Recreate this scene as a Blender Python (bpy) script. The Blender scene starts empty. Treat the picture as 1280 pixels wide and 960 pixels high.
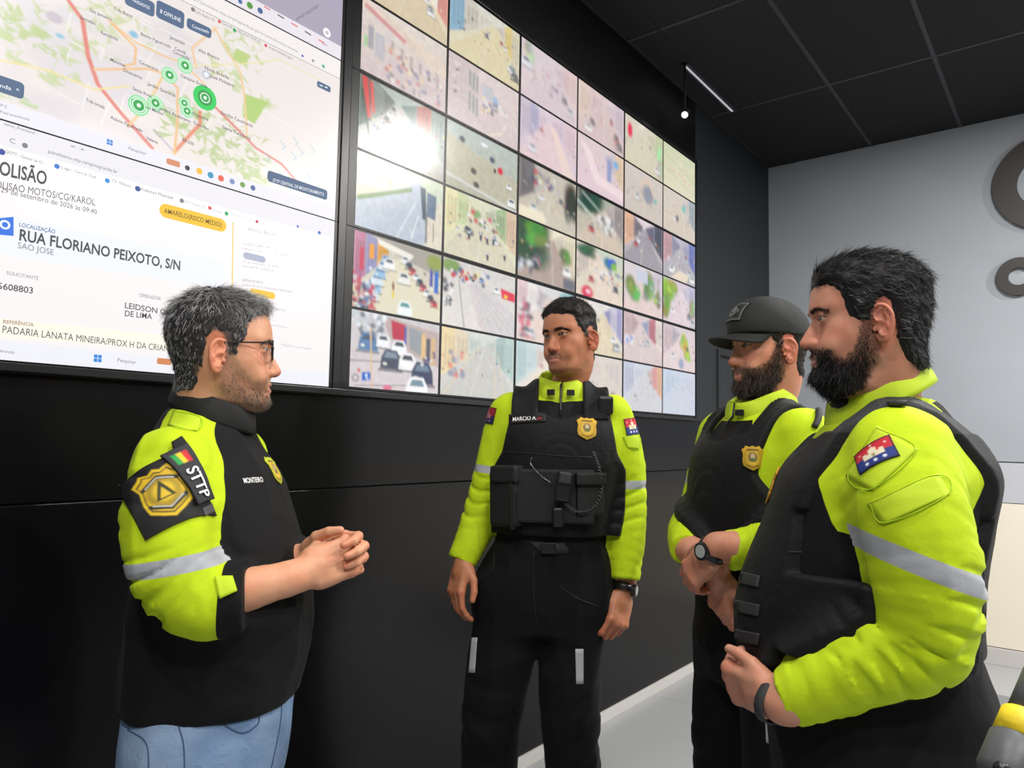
import bpy, bmesh, math, random, time
import numpy as np
from mathutils import Vector, Matrix
from mathutils.bvhtree import BVHTree

# ------------------------------------------------------------------ camera, world, light, exposure
SC = bpy.context.scene
FPX, CAMH = 905.0, 1.38                      # focal length in pixels of the 1280 wide frame, camera height
def _cd(px, py): return np.array([(px - 640.0) / FPX, -(py - 480.0) / FPX, -1.0])
_Y = _cd(1353, 561); _Y /= np.linalg.norm(_Y)          # direction along the video wall
_X = -_cd(-480, 527); _X -= _Y * (_X @ _Y); _X /= np.linalg.norm(_X)
RW = np.stack([_X, _Y, np.cross(_X, _Y)])              # camera space -> room space
CAMP = np.array([0, 0, CAMH])
cam_d = bpy.data.cameras.new('camera'); cam = bpy.data.objects.new('camera', cam_d); SC.collection.objects.link(cam)
cam_d.sensor_width = 36.0; cam_d.lens = FPX / 1280.0 * 36.0; cam_d.clip_start = 0.02
cam.matrix_world = Matrix.Translation(Vector(CAMP)) @ Matrix(RW.tolist()).to_4x4()
SC.camera = cam

world = bpy.data.worlds.new('room ambience'); SC.world = world; world.use_nodes = True
world.node_tree.nodes['Background'].inputs[0].default_value = (0.86, 0.93, 1.0, 1)
world.node_tree.nodes['Background'].inputs[1].default_value = 0.12
vs = SC.view_settings
vs.view_transform = 'Standard'; vs.look = 'None'; vs.gamma = 1.0; vs.use_curve_mapping = False; vs.exposure = 0.0
CEIL = 3.556; XW = -1.892; YE = 5.643
# recessed ceiling lamps: (x, y, watts); the lamps themselves are built with the ceiling below
LAMPS = [(-0.35, -0.55, 34), (1.2, -0.55, 40), (-0.35, 0.95, 22), (1.2, 0.95, 34), (2.5, 2.4, 50), (0.288, 3.638, 78), (2.5, 4.2, 170)]  # unseen, added to light faces and end wall; one inferred from screen glare

def P3(px, py, dep):
    """room point seen at pixel (px, py) at depth dep along the view axis"""
    return CAMP + dep * (RW @ _cd(px, py))
def on_wall(px, py, x=None):
    d = RW @ _cd(px, py); x = XW if x is None else x; return CAMP + d * (x / d[0])
def on_end(px, py):
    d = RW @ _cd(px, py); return CAMP + d * (YE / d[1])
def on_plane_z(px, py, z):
    d = RW @ _cd(px, py); return CAMP + d * ((z - CAMH) / d[2])

# ------------------------------------------------------------------ helpers
COL = bpy.context.scene.collection
MATS = {}

def nd(nt, typ, **kw):
    n = nt.nodes.new(typ)
    for k, v in kw.items():
        if k.startswith('i_'):
            n.inputs[k[2:].replace('_', ' ')].default_value = v
        else:
            setattr(n, k, v)
    return n

def rgb(r, g, b):
    """sRGB 0-255 -> linear rgba"""
    def c(v):
        v = v / 255.0
        return v / 12.92 if v <= 0.04045 else ((v + 0.055) / 1.055) ** 2.4
    return (c(r), c(g), c(b), 1.0)

def mat(name, color, rough=0.6, metal=0.0, bump=0.0, bscale=200.0, var=0.0, vscale=8.0,
        coat=0.0, sheen=0.0, spec=0.5, detail=3.0):
    """plain procedural material: base colour with noise variation and noise relief"""
    if name in MATS: return MATS[name]
    m = bpy.data.materials.new(name); m.use_nodes = True; nt = m.node_tree
    p = nt.nodes['Principled BSDF']
    p.inputs['Base Color'].default_value = color
    p.inputs['Roughness'].default_value = rough
    p.inputs['Metallic'].default_value = metal
    p.inputs['Coat Weight'].default_value = coat
    p.inputs['Sheen Weight'].default_value = sheen
    p.inputs['Specular IOR Level'].default_value = spec
    tc = nd(nt, 'ShaderNodeTexCoord')
    if var > 0:
        n = nd(nt, 'ShaderNodeTexNoise'); n.inputs['Scale'].default_value = vscale; n.inputs['Detail'].default_value = 4
        nt.links.new(tc.outputs['Object'], n.inputs['Vector'])
        mr = nd(nt, 'ShaderNodeMapRange'); mr.inputs['To Min'].default_value = 1 - var; mr.inputs['To Max'].default_value = 1 + var
        nt.links.new(n.outputs['Fac'], mr.inputs['Value'])
        mx = nd(nt, 'ShaderNodeMix', data_type='RGBA', blend_type='MULTIPLY'); mx.inputs['Factor'].default_value = 1
        mx.inputs['A'].default_value = color
        nt.links.new(mr.outputs['Result'], mx.inputs['B']); nt.links.new(mx.outputs['Result'], p.inputs['Base Color'])
    if bump > 0:
        n2 = nd(nt, 'ShaderNodeTexNoise'); n2.inputs['Scale'].default_value = bscale; n2.inputs['Detail'].default_value = detail
        nt.links.new(tc.outputs['Object'], n2.inputs['Vector'])
        b = nd(nt, 'ShaderNodeBump'); b.inputs['Strength'].default_value = bump; b.inputs['Distance'].default_value = 0.004
        nt.links.new(n2.outputs['Fac'], b.inputs['Height']); nt.links.new(b.outputs['Normal'], p.inputs['Normal'])
    MATS[name] = m
    return m

def col_mat(name, rough=0.6, emit=0.0, attr='Col', spec=0.5, coat=0.0, gloss_base=None):
    """material whose colour is the printed / displayed picture stored on the mesh"""
    if name in MATS: return MATS[name]
    m = bpy.data.materials.new(name); m.use_nodes = True; nt = m.node_tree
    p = nt.nodes['Principled BSDF']; a = nd(nt, 'ShaderNodeVertexColor', layer_name=attr)
    p.inputs['Roughness'].default_value = rough; p.inputs['Specular IOR Level'].default_value = spec
    if emit > 0:
        p.inputs['Base Color'].default_value = (0.01, 0.01, 0.012, 1)
        nt.links.new(a.outputs['Color'], p.inputs['Emission Color']); p.inputs['Emission Strength'].default_value = emit
    else:
        nt.links.new(a.outputs['Color'], p.inputs['Base Color'])
    MATS[name] = m
    return m

def emit_mat(name, color, strength):
    if name in MATS: return MATS[name]
    m = bpy.data.materials.new(name); m.use_nodes = True
    p = m.node_tree.nodes['Principled BSDF']
    p.inputs['Base Color'].default_value = (0.02, 0.02, 0.02, 1)
    p.inputs['Emission Color'].default_value = color; p.inputs['Emission Strength'].default_value = strength
    MATS[name] = m
    return m

def mesh_obj(name, v, faces, material=None, parent=None, smooth=False, attrs=None, col=None):
    me = bpy.data.meshes.new(name)
    v = np.asarray(v, dtype=np.float64)
    me.from_pydata(v.tolist(), [], faces.tolist() if hasattr(faces, 'tolist') else faces)
    if smooth: me.polygons.foreach_set('use_smooth', np.ones(len(me.polygons), dtype=bool))
    if attrs:
        for k, arr in attrs.items():
            a = me.attributes.new(k, 'FLOAT', 'POINT'); a.data.foreach_set('value', np.asarray(arr, dtype=np.float32))
    if col is not None:
        a = me.color_attributes.new('Col', 'FLOAT_COLOR', 'POINT')
        c = np.ones((len(v), 4), dtype=np.float32); c[:, :3] = col
        a.data.foreach_set('color', c.ravel())
    me.update()
    o = bpy.data.objects.new(name, me); COL.objects.link(o)
    if material is not None:
        for mm in (material if isinstance(material, (list, tuple)) else [material]): me.materials.append(mm)
    if parent is not None: o.parent = parent
    return o

def tag(o, label=None, cat=None, group=None, kind=None):
    if label: o['label'] = label
    if cat: o['category'] = cat
    if group: o['group'] = group
    if kind: o['kind'] = kind
    return o

def empty(name, loc=(0, 0, 0), rz=0.0):
    o = bpy.data.objects.new(name, None); COL.objects.link(o)
    o.location = loc; o.rotation_euler = (0, 0, rz); o.empty_display_size = 0.1
    return o

class MB:
    """collects boxes, prisms and tubes into one mesh"""
    def __init__(s): s.v = []; s.f = []
    def box(s, x0, x1, y0, y1, z0, z1, bev=0.0):
        if bev <= 0:
            b = len(s.v)
            s.v += [(x, y, z) for z in (z0, z1) for y in (y0, y1) for x in (x0, x1)]
            s.f += [tuple(b + i for i in q) for q in ((0, 2, 3, 1), (4, 5, 7, 6), (0, 1, 5, 4), (2, 6, 7, 3), (0, 4, 6, 2), (1, 3, 7, 5))]
            return s
        bm = bmesh.new(); bmesh.ops.create_cube(bm, size=1)
        for vv in bm.verts:
            vv.co = Vector(((x0 + x1) / 2 + vv.co.x * (x1 - x0), (y0 + y1) / 2 + vv.co.y * (y1 - y0), (z0 + z1) / 2 + vv.co.z * (z1 - z0)))
        bmesh.ops.bevel(bm, geom=bm.edges[:], offset=bev, segments=2, affect='EDGES', profile=0.6)
        b = len(s.v); bm.verts.index_update()
        s.v += [tuple(vv.co) for vv in bm.verts]; s.f += [tuple(b + vv.index for vv in ff.verts) for ff in bm.faces]
        bm.free(); return s
    def tube(s, pts, r, n=8, cap=True):
        pts = [np.array(p, float) for p in pts]; rs = r if hasattr(r, '__len__') else [r] * len(pts)
        b = len(s.v); u = None
        for i, p in enumerate(pts):
            t = pts[min(i + 1, len(pts) - 1)] - pts[max(i - 1, 0)]; t = t / (np.linalg.norm(t) + 1e-9)
            if u is None:
                u = np.cross(t, (0, 0, 1.0))
                if np.linalg.norm(u) < 1e-3: u = np.cross(t, (1.0, 0, 0))
            u = u - t * (u @ t); u /= np.linalg.norm(u); w = np.cross(t, u)
            for k in range(n):
                a = 2 * math.pi * k / n
                s.v.append(tuple(p + rs[i] * (math.cos(a) * u + math.sin(a) * w)))
        for i in range(len(pts) - 1):
            for k in range(n):
                k2 = (k + 1) % n
                s.f.append((b + i * n + k, b + i * n + k2, b + (i + 1) * n + k2, b + (i + 1) * n + k))
        if cap:
            s.f.append(tuple(b + k for k in range(n))[::-1]); e = b + (len(pts) - 1) * n
            s.f.append(tuple(e + k for k in range(n)))
        return s
    def prism(s, poly, org, ux, uy, depth):
        """polygon (2D) extruded by vector depth"""
        org, ux, uy, dp = (np.array(a, float) for a in (org, ux, uy, depth)); b = len(s.v); n = len(poly)
        for k in (0, 1):
            for (a, c) in poly: s.v.append(tuple(org + a * ux + c * uy + k * dp))
        s.f.append(tuple(b + i for i in range(n))[::-1]); s.f.append(tuple(b + n + i for i in range(n)))
        for i in range(n):
            j = (i + 1) % n; s.f.append((b + i, b + j, b + n + j, b + n + i))
        return s
    def build(s, name, m, parent=None, smooth=False):
        return mesh_obj(name, s.v, s.f, m, parent, smooth)

# ---------------------------------------------------------------- noise
def vnoise(p, seed=0):
    """smooth value noise -1..1 at points p (N,3)"""
    p = np.asarray(p, dtype=np.float32); i = np.floor(p).astype(np.int64); fr = p - i
    u = fr * fr * (3 - 2 * fr)
    def h(ix, iy, iz):
        n = (ix * 374761393 + iy * 668265263 + iz * 2147483647 + seed * 1274126177) & 0xffffffff
        n = ((n ^ (n >> 13)) * 1274126177) & 0xffffffff
        return ((n ^ (n >> 16)) & 0xffff).astype(np.float32) / 32767.5 - 1
    r = 0
    for dx in (0, 1):
        for dy in (0, 1):
            for dz in (0, 1):
                w = (u[:, 0] if dx else 1 - u[:, 0]) * (u[:, 1] if dy else 1 - u[:, 1]) * (u[:, 2] if dz else 1 - u[:, 2])
                r = r + w * h(i[:, 0] + dx, i[:, 1] + dy, i[:, 2] + dz)
    return r

# ---------------------------------------------------------------- implicit surfaces
def smin(a, b, k):
    if k <= 0: return np.minimum(a, b)
    h = np.maximum(k - np.abs(a - b), 0) / k
    return np.minimum(a, b) - h * h * k * 0.25

def smoothstep(a, b, x):
    t = np.clip((x - a) / (b - a), 0, 1); return t * t * (3 - 2 * t)

def crom(pts, n):
    """Catmull-Rom resample of rows to n rows"""
    pts = np.asarray(pts, float); m = len(pts)
    if m == 2:
        t = np.linspace(0, 1, n)[:, None]; return pts[0] * (1 - t) + pts[1] * t
    e = np.vstack([2 * pts[0] - pts[1], pts, 2 * pts[-1] - pts[-2]])
    t = np.linspace(0, m - 1 - 1e-6, n); i = t.astype(int); u = (t - i)[:, None]
    p0, p1, p2, p3 = e[i], e[i + 1], e[i + 2], e[i + 3]
    return 0.5 * (2 * p1 + (p2 - p0) * u + (2 * p0 - 5 * p1 + 4 * p2 - p3) * u ** 2 + (3 * p1 - p0 - 3 * p2 + p3) * u ** 3)

def cone(a, b, r1, r2):
    a = np.array(a, np.float32); b = np.array(b, np.float32); d = b - a; dd = float(d @ d) + 1e-12; R = max(r1, r2)
    def fn(X, Y, Z):
        t = np.clip(((X - a[0]) * d[0] + (Y - a[1]) * d[1] + (Z - a[2]) * d[2]) / dd, 0, 1)
        return np.sqrt((X - a[0] - t * d[0]) ** 2 + (Y - a[1] - t * d[1]) ** 2 + (Z - a[2] - t * d[2]) ** 2) - (r1 + (r2 - r1) * t)
    return fn, np.minimum(a, b) - R, np.maximum(a, b) + R

def ball(c, r): return cone(c, c, r, r)

def ell(c, r, rot=None):
    c = np.array(c, np.float32); r = np.array(r, np.float32); M = None if rot is None else np.array(rot.to_3x3() if hasattr(rot, 'to_3x3') else rot, np.float32)
    R = max(r) if M is not None else r
    def fn(X, Y, Z):
        x, y, z = X - c[0], Y - c[1], Z - c[2]
        if M is not None:
            x, y, z = (M[0, 0] * x + M[1, 0] * y + M[2, 0] * z, M[0, 1] * x + M[1, 1] * y + M[2, 1] * z, M[0, 2] * x + M[1, 2] * y + M[2, 2] * z)
        k0 = np.sqrt((x / r[0]) ** 2 + (y / r[1]) ** 2 + (z / r[2]) ** 2); k1 = np.sqrt((x / r[0] ** 2) ** 2 + (y / r[1] ** 2) ** 2 + (z / r[2] ** 2) ** 2)
        return k0 * (k0 - 1) / (k1 + 1e-6)
    return fn, c - R, c + R

def rbox(c, hs, rnd, rot=None):
    c = np.array(c, np.float32); hs = np.array(hs, np.float32); M = None if rot is None else np.array(rot.to_3x3() if hasattr(rot, 'to_3x3') else rot, np.float32)
    R = float(np.linalg.norm(hs)) if M is not None else hs
    def fn(X, Y, Z):
        x, y, z = X - c[0], Y - c[1], Z - c[2]
        if M is not None:
            x, y, z = (M[0, 0] * x + M[1, 0] * y + M[2, 0] * z, M[0, 1] * x + M[1, 1] * y + M[2, 1] * z, M[0, 2] * x + M[1, 2] * y + M[2, 2] * z)
        qx, qy, qz = np.abs(x) - hs[0] + rnd, np.abs(y) - hs[1] + rnd, np.abs(z) - hs[2] + rnd
        return np.sqrt(np.maximum(qx, 0) ** 2 + np.maximum(qy, 0) ** 2 + np.maximum(qz, 0) ** 2) + np.minimum(np.maximum(qx, np.maximum(qy, qz)), 0) - rnd
    return fn, c - R, c + R

def limb(pts, rad, n=14, folds=(), flat=False):
    """bent tube through pts with radii; folds = [(t0, t1, count, amplitude, skew, seed)] cloth rings"""
    Q = crom(np.column_stack([np.asarray(pts, float), np.asarray(rad, float)]), n).astype(np.float32)
    A = Q[:, :3]; Rr = Q[:, 3]; mx = Rr.max() + 0.02
    axis = A[-1] - A[0]; axis = axis / np.linalg.norm(axis)
    ref = np.cross(axis, (0.3, 0.9, 0.1)); ref /= np.linalg.norm(ref); ref2 = np.cross(axis, ref)
    def fn(X, Y, Z):
        best = None; tb = None; cb = None
        for i in range(n - 1):
            a = A[i]; d = A[i + 1] - a; dd = float(d @ d) + 1e-12
            t = np.clip(((X - a[0]) * d[0] + (Y - a[1]) * d[1] + (Z - a[2]) * d[2]) / dd, 0, 1)
            qx, qy, qz = X - a[0] - t * d[0], Y - a[1] - t * d[1], Z - a[2] - t * d[2]
            dist = np.sqrt(qx * qx + qy * qy + qz * qz) - (Rr[i] + (Rr[i + 1] - Rr[i]) * t)
            if best is None:
                best = dist; tb = (i + t) / (n - 1)
                if folds: cb = np.arctan2(qx * ref[0] + qy * ref[1] + qz * ref[2], qx * ref2[0] + qy * ref2[1] + qz * ref2[2])
            else:
                m = dist < best; best = np.where(m, dist, best); tb = np.where(m, (i + t) / (n - 1), tb)
                if folds: cb = np.where(m, np.arctan2(qx * ref[0] + qy * ref[1] + qz * ref[2], qx * ref2[0] + qy * ref2[1] + qz * ref2[2]), cb)
        if flat:
            td = A[-1] - A[-2]; td = td / np.linalg.norm(td); e = (X - A[-1][0]) * td[0] + (Y - A[-1][1]) * td[1] + (Z - A[-1][2]) * td[2]
            best = np.where(tb > 0.9, np.maximum(best, e), best)
        for (t0, t1, cnt, amp, skew, seed) in folds:
            rs = random.Random(seed); p1, p2, p3 = (rs.uniform(0, 6.28) for _ in range(3))
            w = smoothstep(t0 - 0.05, t0 + 0.08, tb) * (1 - smoothstep(t1 - 0.08, t1 + 0.05, tb))
            ph = 6.283 * cnt * (tb - t0) / (t1 - t0) + 1.7 * skew * np.sin(cb + p1) + 0.9 * np.sin(2 * cb + p2 + 4 * tb) + 0.5 * np.sin(3 * cb + p3)
            sgn = np.sin(ph); best = best - w * amp * (sgn * 0.6 + 0.4 * (1 - 2 * np.abs(sgn))) * (0.25 + 0.75 * np.clip(0.5 + 0.8 * np.sin(cb + p3 + 5 * tb), 0, 1))
        return best
    return fn, A.min(0) - mx, A.max(0) + mx

def loft(sec, cap=0.02):
    """vertical body: rows (z, cx, cy, half width, front depth, back depth, exponent)"""
    S = np.array(sec, float); S = S[np.argsort(S[:, 0])]; D = crom(S, 80)
    zs = D[:, 0]
    def fn(X, Y, Z):
        z = np.clip(Z, zs[0], zs[-1]); g = [np.interp(z, zs, D[:, i]).astype(np.float32) for i in range(1, 7)]
        dx = X - g[0]; dy = Y - g[1]; b = np.where(dy > 0, g[3], g[4]); a = g[2]; n = g[5]
        r = ((np.abs(dx) / a) ** n + (np.abs(dy) / b) ** n) ** (1 / n) + 1e-6
        q = np.sqrt(dx * dx + dy * dy); d = np.where(q < 1e-4, -np.minimum(a, b), q - q / r)
        e = np.maximum(Z - zs[-1], zs[0] - Z)
        return np.where(e > -cap, np.where((d > -cap), np.sqrt(np.maximum(d + cap, 0) ** 2 + np.maximum(e + cap, 0) ** 2) - cap, e), d)
    mw = S[:, 3].max() + np.abs(S[:, 1]).max(); md = max(S[:, 4].max(), S[:, 5].max()) + np.abs(S[:, 2]).max()
    return fn, np.array([-mw, -md, S[0, 0] - cap]), np.array([mw, md, S[-1, 0] + cap])

class Field:
    def __init__(s, lo, hi, h):
        s.lo = np.array(lo, np.float64); s.h = h; s.n = np.ceil((np.array(hi) - s.lo) / h).astype(int) + 1
        s.ax = [(s.lo[i] + h * np.arange(s.n[i])).astype(np.float32) for i in range(3)]
        s.f = np.full(s.n, 0.08, np.float32)
    def sl(s, lo, hi):
        a = np.clip(np.floor((np.asarray(lo) - s.lo) / s.h).astype(int), 0, s.n); b = np.clip(np.ceil((np.asarray(hi) - s.lo) / s.h).astype(int) + 1, 0, s.n)
        if (b <= a).any(): return None
        S = tuple(slice(a[i], b[i]) for i in range(3))
        return S, s.ax[0][S[0]][:, None, None], s.ax[1][S[1]][None, :, None], s.ax[2][S[2]][None, None, :]
    def _op(s, pr, k, fun, m=None):
        fn, lo, hi = pr; m = (k + 3 * s.h + 0.004) if m is None else m
        q = s.sl(lo - m, hi + m)
        if q is None: return s
        S, X, Y, Z = q; s.f[S] = fun(s.f[S], fn(X, Y, Z)); return s
    def add(s, pr, k=0.0, m=None): return s._op(pr, k, lambda a, b: smin(a, b, k), m)
    def sub(s, pr, k=0.0): return s._op(pr, k, lambda a, b: -smin(-a, b, k))
    def clip(s, fn, k=0.0):
        X, Y, Z = s.ax[0][:, None, None], s.ax[1][None, :, None], s.ax[2][None, None, :]
        s.f = (-smin(-s.f, -fn(X, Y, Z), k)).astype(np.float32); return s
    def pts(s, mask):
        i = np.argwhere(mask); return s.lo + i * s.h
    def displace(s, fn, band=0.02):
        m = np.abs(s.f) < band; p = s.pts(m); s.f[m] += fn(p).astype(np.float32); return s
    def sample(s, p):
        q = (np.asarray(p) - s.lo) / s.h; i = np.clip(np.floor(q).astype(int), 0, s.n - 2); u = np.clip(q - i, 0, 1); r = 0
        for dx in (0, 1):
            for dy in (0, 1):
                for dz in (0, 1):
                    w = (u[:, 0] if dx else 1 - u[:, 0]) * (u[:, 1] if dy else 1 - u[:, 1]) * (u[:, 2] if dz else 1 - u[:, 2])
                    r = r + w * s.f[i[:, 0] + dx, i[:, 1] + dy, i[:, 2] + dz]
        return r
    def mesh(s, relax=1):
        """naive surface nets -> verts, quads"""
        f = s.f; n = s.n; sg = f < 0
        cnt = np.zeros(n - 1, np.int8)
        for dx in (0, 1):
            for dy in (0, 1):
                for dz in (0, 1): cnt += sg[dx:n[0] - 1 + dx, dy:n[1] - 1 + dy, dz:n[2] - 1 + dz]
        act = (cnt > 0) & (cnt < 8); ci = np.argwhere(act); idx = np.full(n - 1, -1, np.int64); idx[act] = np.arange(len(ci))
        cor = [(dx, dy, dz) for dx in (0, 1) for dy in (0, 1) for dz in (0, 1)]
        F = np.stack([f[ci[:, 0] + c[0], ci[:, 1] + c[1], ci[:, 2] + c[2]] for c in cor])
        acc = np.zeros((len(ci), 3)); k = np.zeros(len(ci))
        for a in range(8):
            for b in range(a + 1, 8):
                if sum(x != y for x, y in zip(cor[a], cor[b])) != 1: continue
                m = (F[a] < 0) != (F[b] < 0); t = np.where(m, F[a] / np.where(m, F[a] - F[b], 1), 0)
                pa = np.array(cor[a], float); pb = np.array(cor[b], float)
                acc += np.where(m[:, None], pa + t[:, None] * (pb - pa), 0); k += m
        v = s.lo + (ci + acc / np.maximum(k, 1)[:, None]) * s.h
        qs = []
        for ax in range(3):
            o1, o2 = [(1, 2), (2, 0), (0, 1)][ax]
            A = [slice(None)] * 3; B = [slice(None)] * 3; A[ax] = slice(0, n[ax] - 1); B[ax] = slice(1, n[ax])
            e = sg[tuple(A)] != sg[tuple(B)]; ij = np.argwhere(e)
            ok = (ij[:, o1] > 0) & (ij[:, o2] > 0) & (ij[:, o1] < n[o1] - 1) & (ij[:, o2] < n[o2] - 1); ij = ij[ok]
            neg = sg[tuple(A)][tuple(ij.T)]
            def cell(d1, d2):
                q = ij.copy(); q[:, o1] -= d1; q[:, o2] -= d2; return idx[tuple(q.T)]
            q = np.stack([cell(1, 1), cell(0, 1), cell(0, 0), cell(1, 0)], 1)
            q[~neg] = q[~neg][:, ::-1]; qs.append(q)
        q = np.concatenate(qs)
        for _ in range(relax):
            s1 = np.zeros_like(v); c1 = np.zeros(len(v))
            for a, b in ((0, 1), (1, 2), (2, 3), (3, 0)):
                np.add.at(s1, q[:, a], v[q[:, b]]); np.add.at(c1, q[:, a], 1)
                np.add.at(s1, q[:, b], v[q[:, a]]); np.add.at(c1, q[:, b], 1)
            v = v * 0.5 + 0.5 * s1 / np.maximum(c1, 1)[:, None]
        return v, q

def vnormals(v, q):
    nrm = np.cross(v[q[:, 2]] - v[q[:, 0]], v[q[:, 3]] - v[q[:, 1]]); out = np.zeros_like(v)
    for k in range(4): np.add.at(out, q[:, k], nrm)
    return out / (np.linalg.norm(out, axis=1)[:, None] + 1e-12)

def sdpoly(poly, a, b):
    """signed distance (negative inside) of 2D points (a, b) to polygon"""
    P = np.asarray(poly, float); d = np.full(a.shape, 1e9); ins = np.zeros(a.shape, bool)
    for i in range(len(P)):
        p, q = P[i], P[(i + 1) % len(P)]; e = q - p
        t = np.clip(((a - p[0]) * e[0] + (b - p[1]) * e[1]) / (e @ e + 1e-12), 0, 1)
        d = np.minimum(d, (a - p[0] - t * e[0]) ** 2 + (b - p[1] - t * e[1]) ** 2)
        c = ((p[1] > b) != (q[1] > b)) & (a < (q[0] - p[0]) * (b - p[1]) / (q[1] - p[1] + 1e-12) + p[0]); ins ^= c
    return np.where(ins, -1, 1) * np.sqrt(d)

def strands(P, N, D, length, width, lift, curl=0.0, segs=3, seed=1):
    """tapered hair strands rooted at P, normals N, comb directions D"""
    rs = np.random.RandomState(seed); n = len(P)
    D = D - N * (D * N).sum(1)[:, None]; D /= np.linalg.norm(D, axis=1)[:, None] + 1e-9
    D = D + rs.normal(0, 0.22, (n, 3)); D /= np.linalg.norm(D, axis=1)[:, None]
    S = np.cross(N, D); S /= np.linalg.norm(S, axis=1)[:, None] + 1e-9
    L = length * rs.uniform(0.6, 1.25, n) if np.isscalar(length) else length * rs.uniform(0.6, 1.25, n)
    lf = lift * rs.uniform(0.4, 1.6, n); vs = []; cw = rs.normal(0, curl, (n, 1))
    for k in range(segs + 1):
        t = k / segs; c = P + D * (L * t)[:, None] + N * (L * lf * (t - 0.55 * t * t))[:, None] + S * cw * (L * t * t)[:, None]
        w = width * (1 - 0.8 * t)
        vs.append(c + S * w); vs.append(c - S * w * 0.5 + N * w * 0.8); vs.append(c - S * w * 0.5 - N * w * 0.8)
    V = np.stack(vs, 1).reshape(-1, 3); m = 3 * (segs + 1); base = (np.arange(n) * m)[:, None]; F = []
    for k in range(segs):
        for j in range(3):
            j2 = (j + 1) % 3; F.append(np.concatenate([base + k * 3 + j, base + k * 3 + j2, base + (k + 1) * 3 + j2, base + (k + 1) * 3 + j], 1))
    return V, np.concatenate(F), m

def sample_surface(v, q, n, weight=None, seed=0):
    rs = np.random.RandomState(seed); c = v[q].mean(1); ar = np.linalg.norm(np.cross(v[q[:, 2]] - v[q[:, 0]], v[q[:, 3]] - v[q[:, 1]]), axis=1)
    w = ar if weight is None else ar * weight[q].mean(1)
    if w.sum() <= 0: return np.zeros((0, 3)), np.zeros((0, 3))
    i = rs.choice(len(q), n, p=w / w.sum()); a, b = rs.rand(n, 1), rs.rand(n, 1)
    V = v[q[i]]; P = (1 - a) * (1 - b) * V[:, 0] + a * (1 - b) * V[:, 1] + a * b * V[:, 2] + (1 - a) * b * V[:, 3]
    nn = np.cross(V[:, 2] - V[:, 0], V[:, 3] - V[:, 1]); return P, nn / (np.linalg.norm(nn, axis=1)[:, None] + 1e-12)
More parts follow.
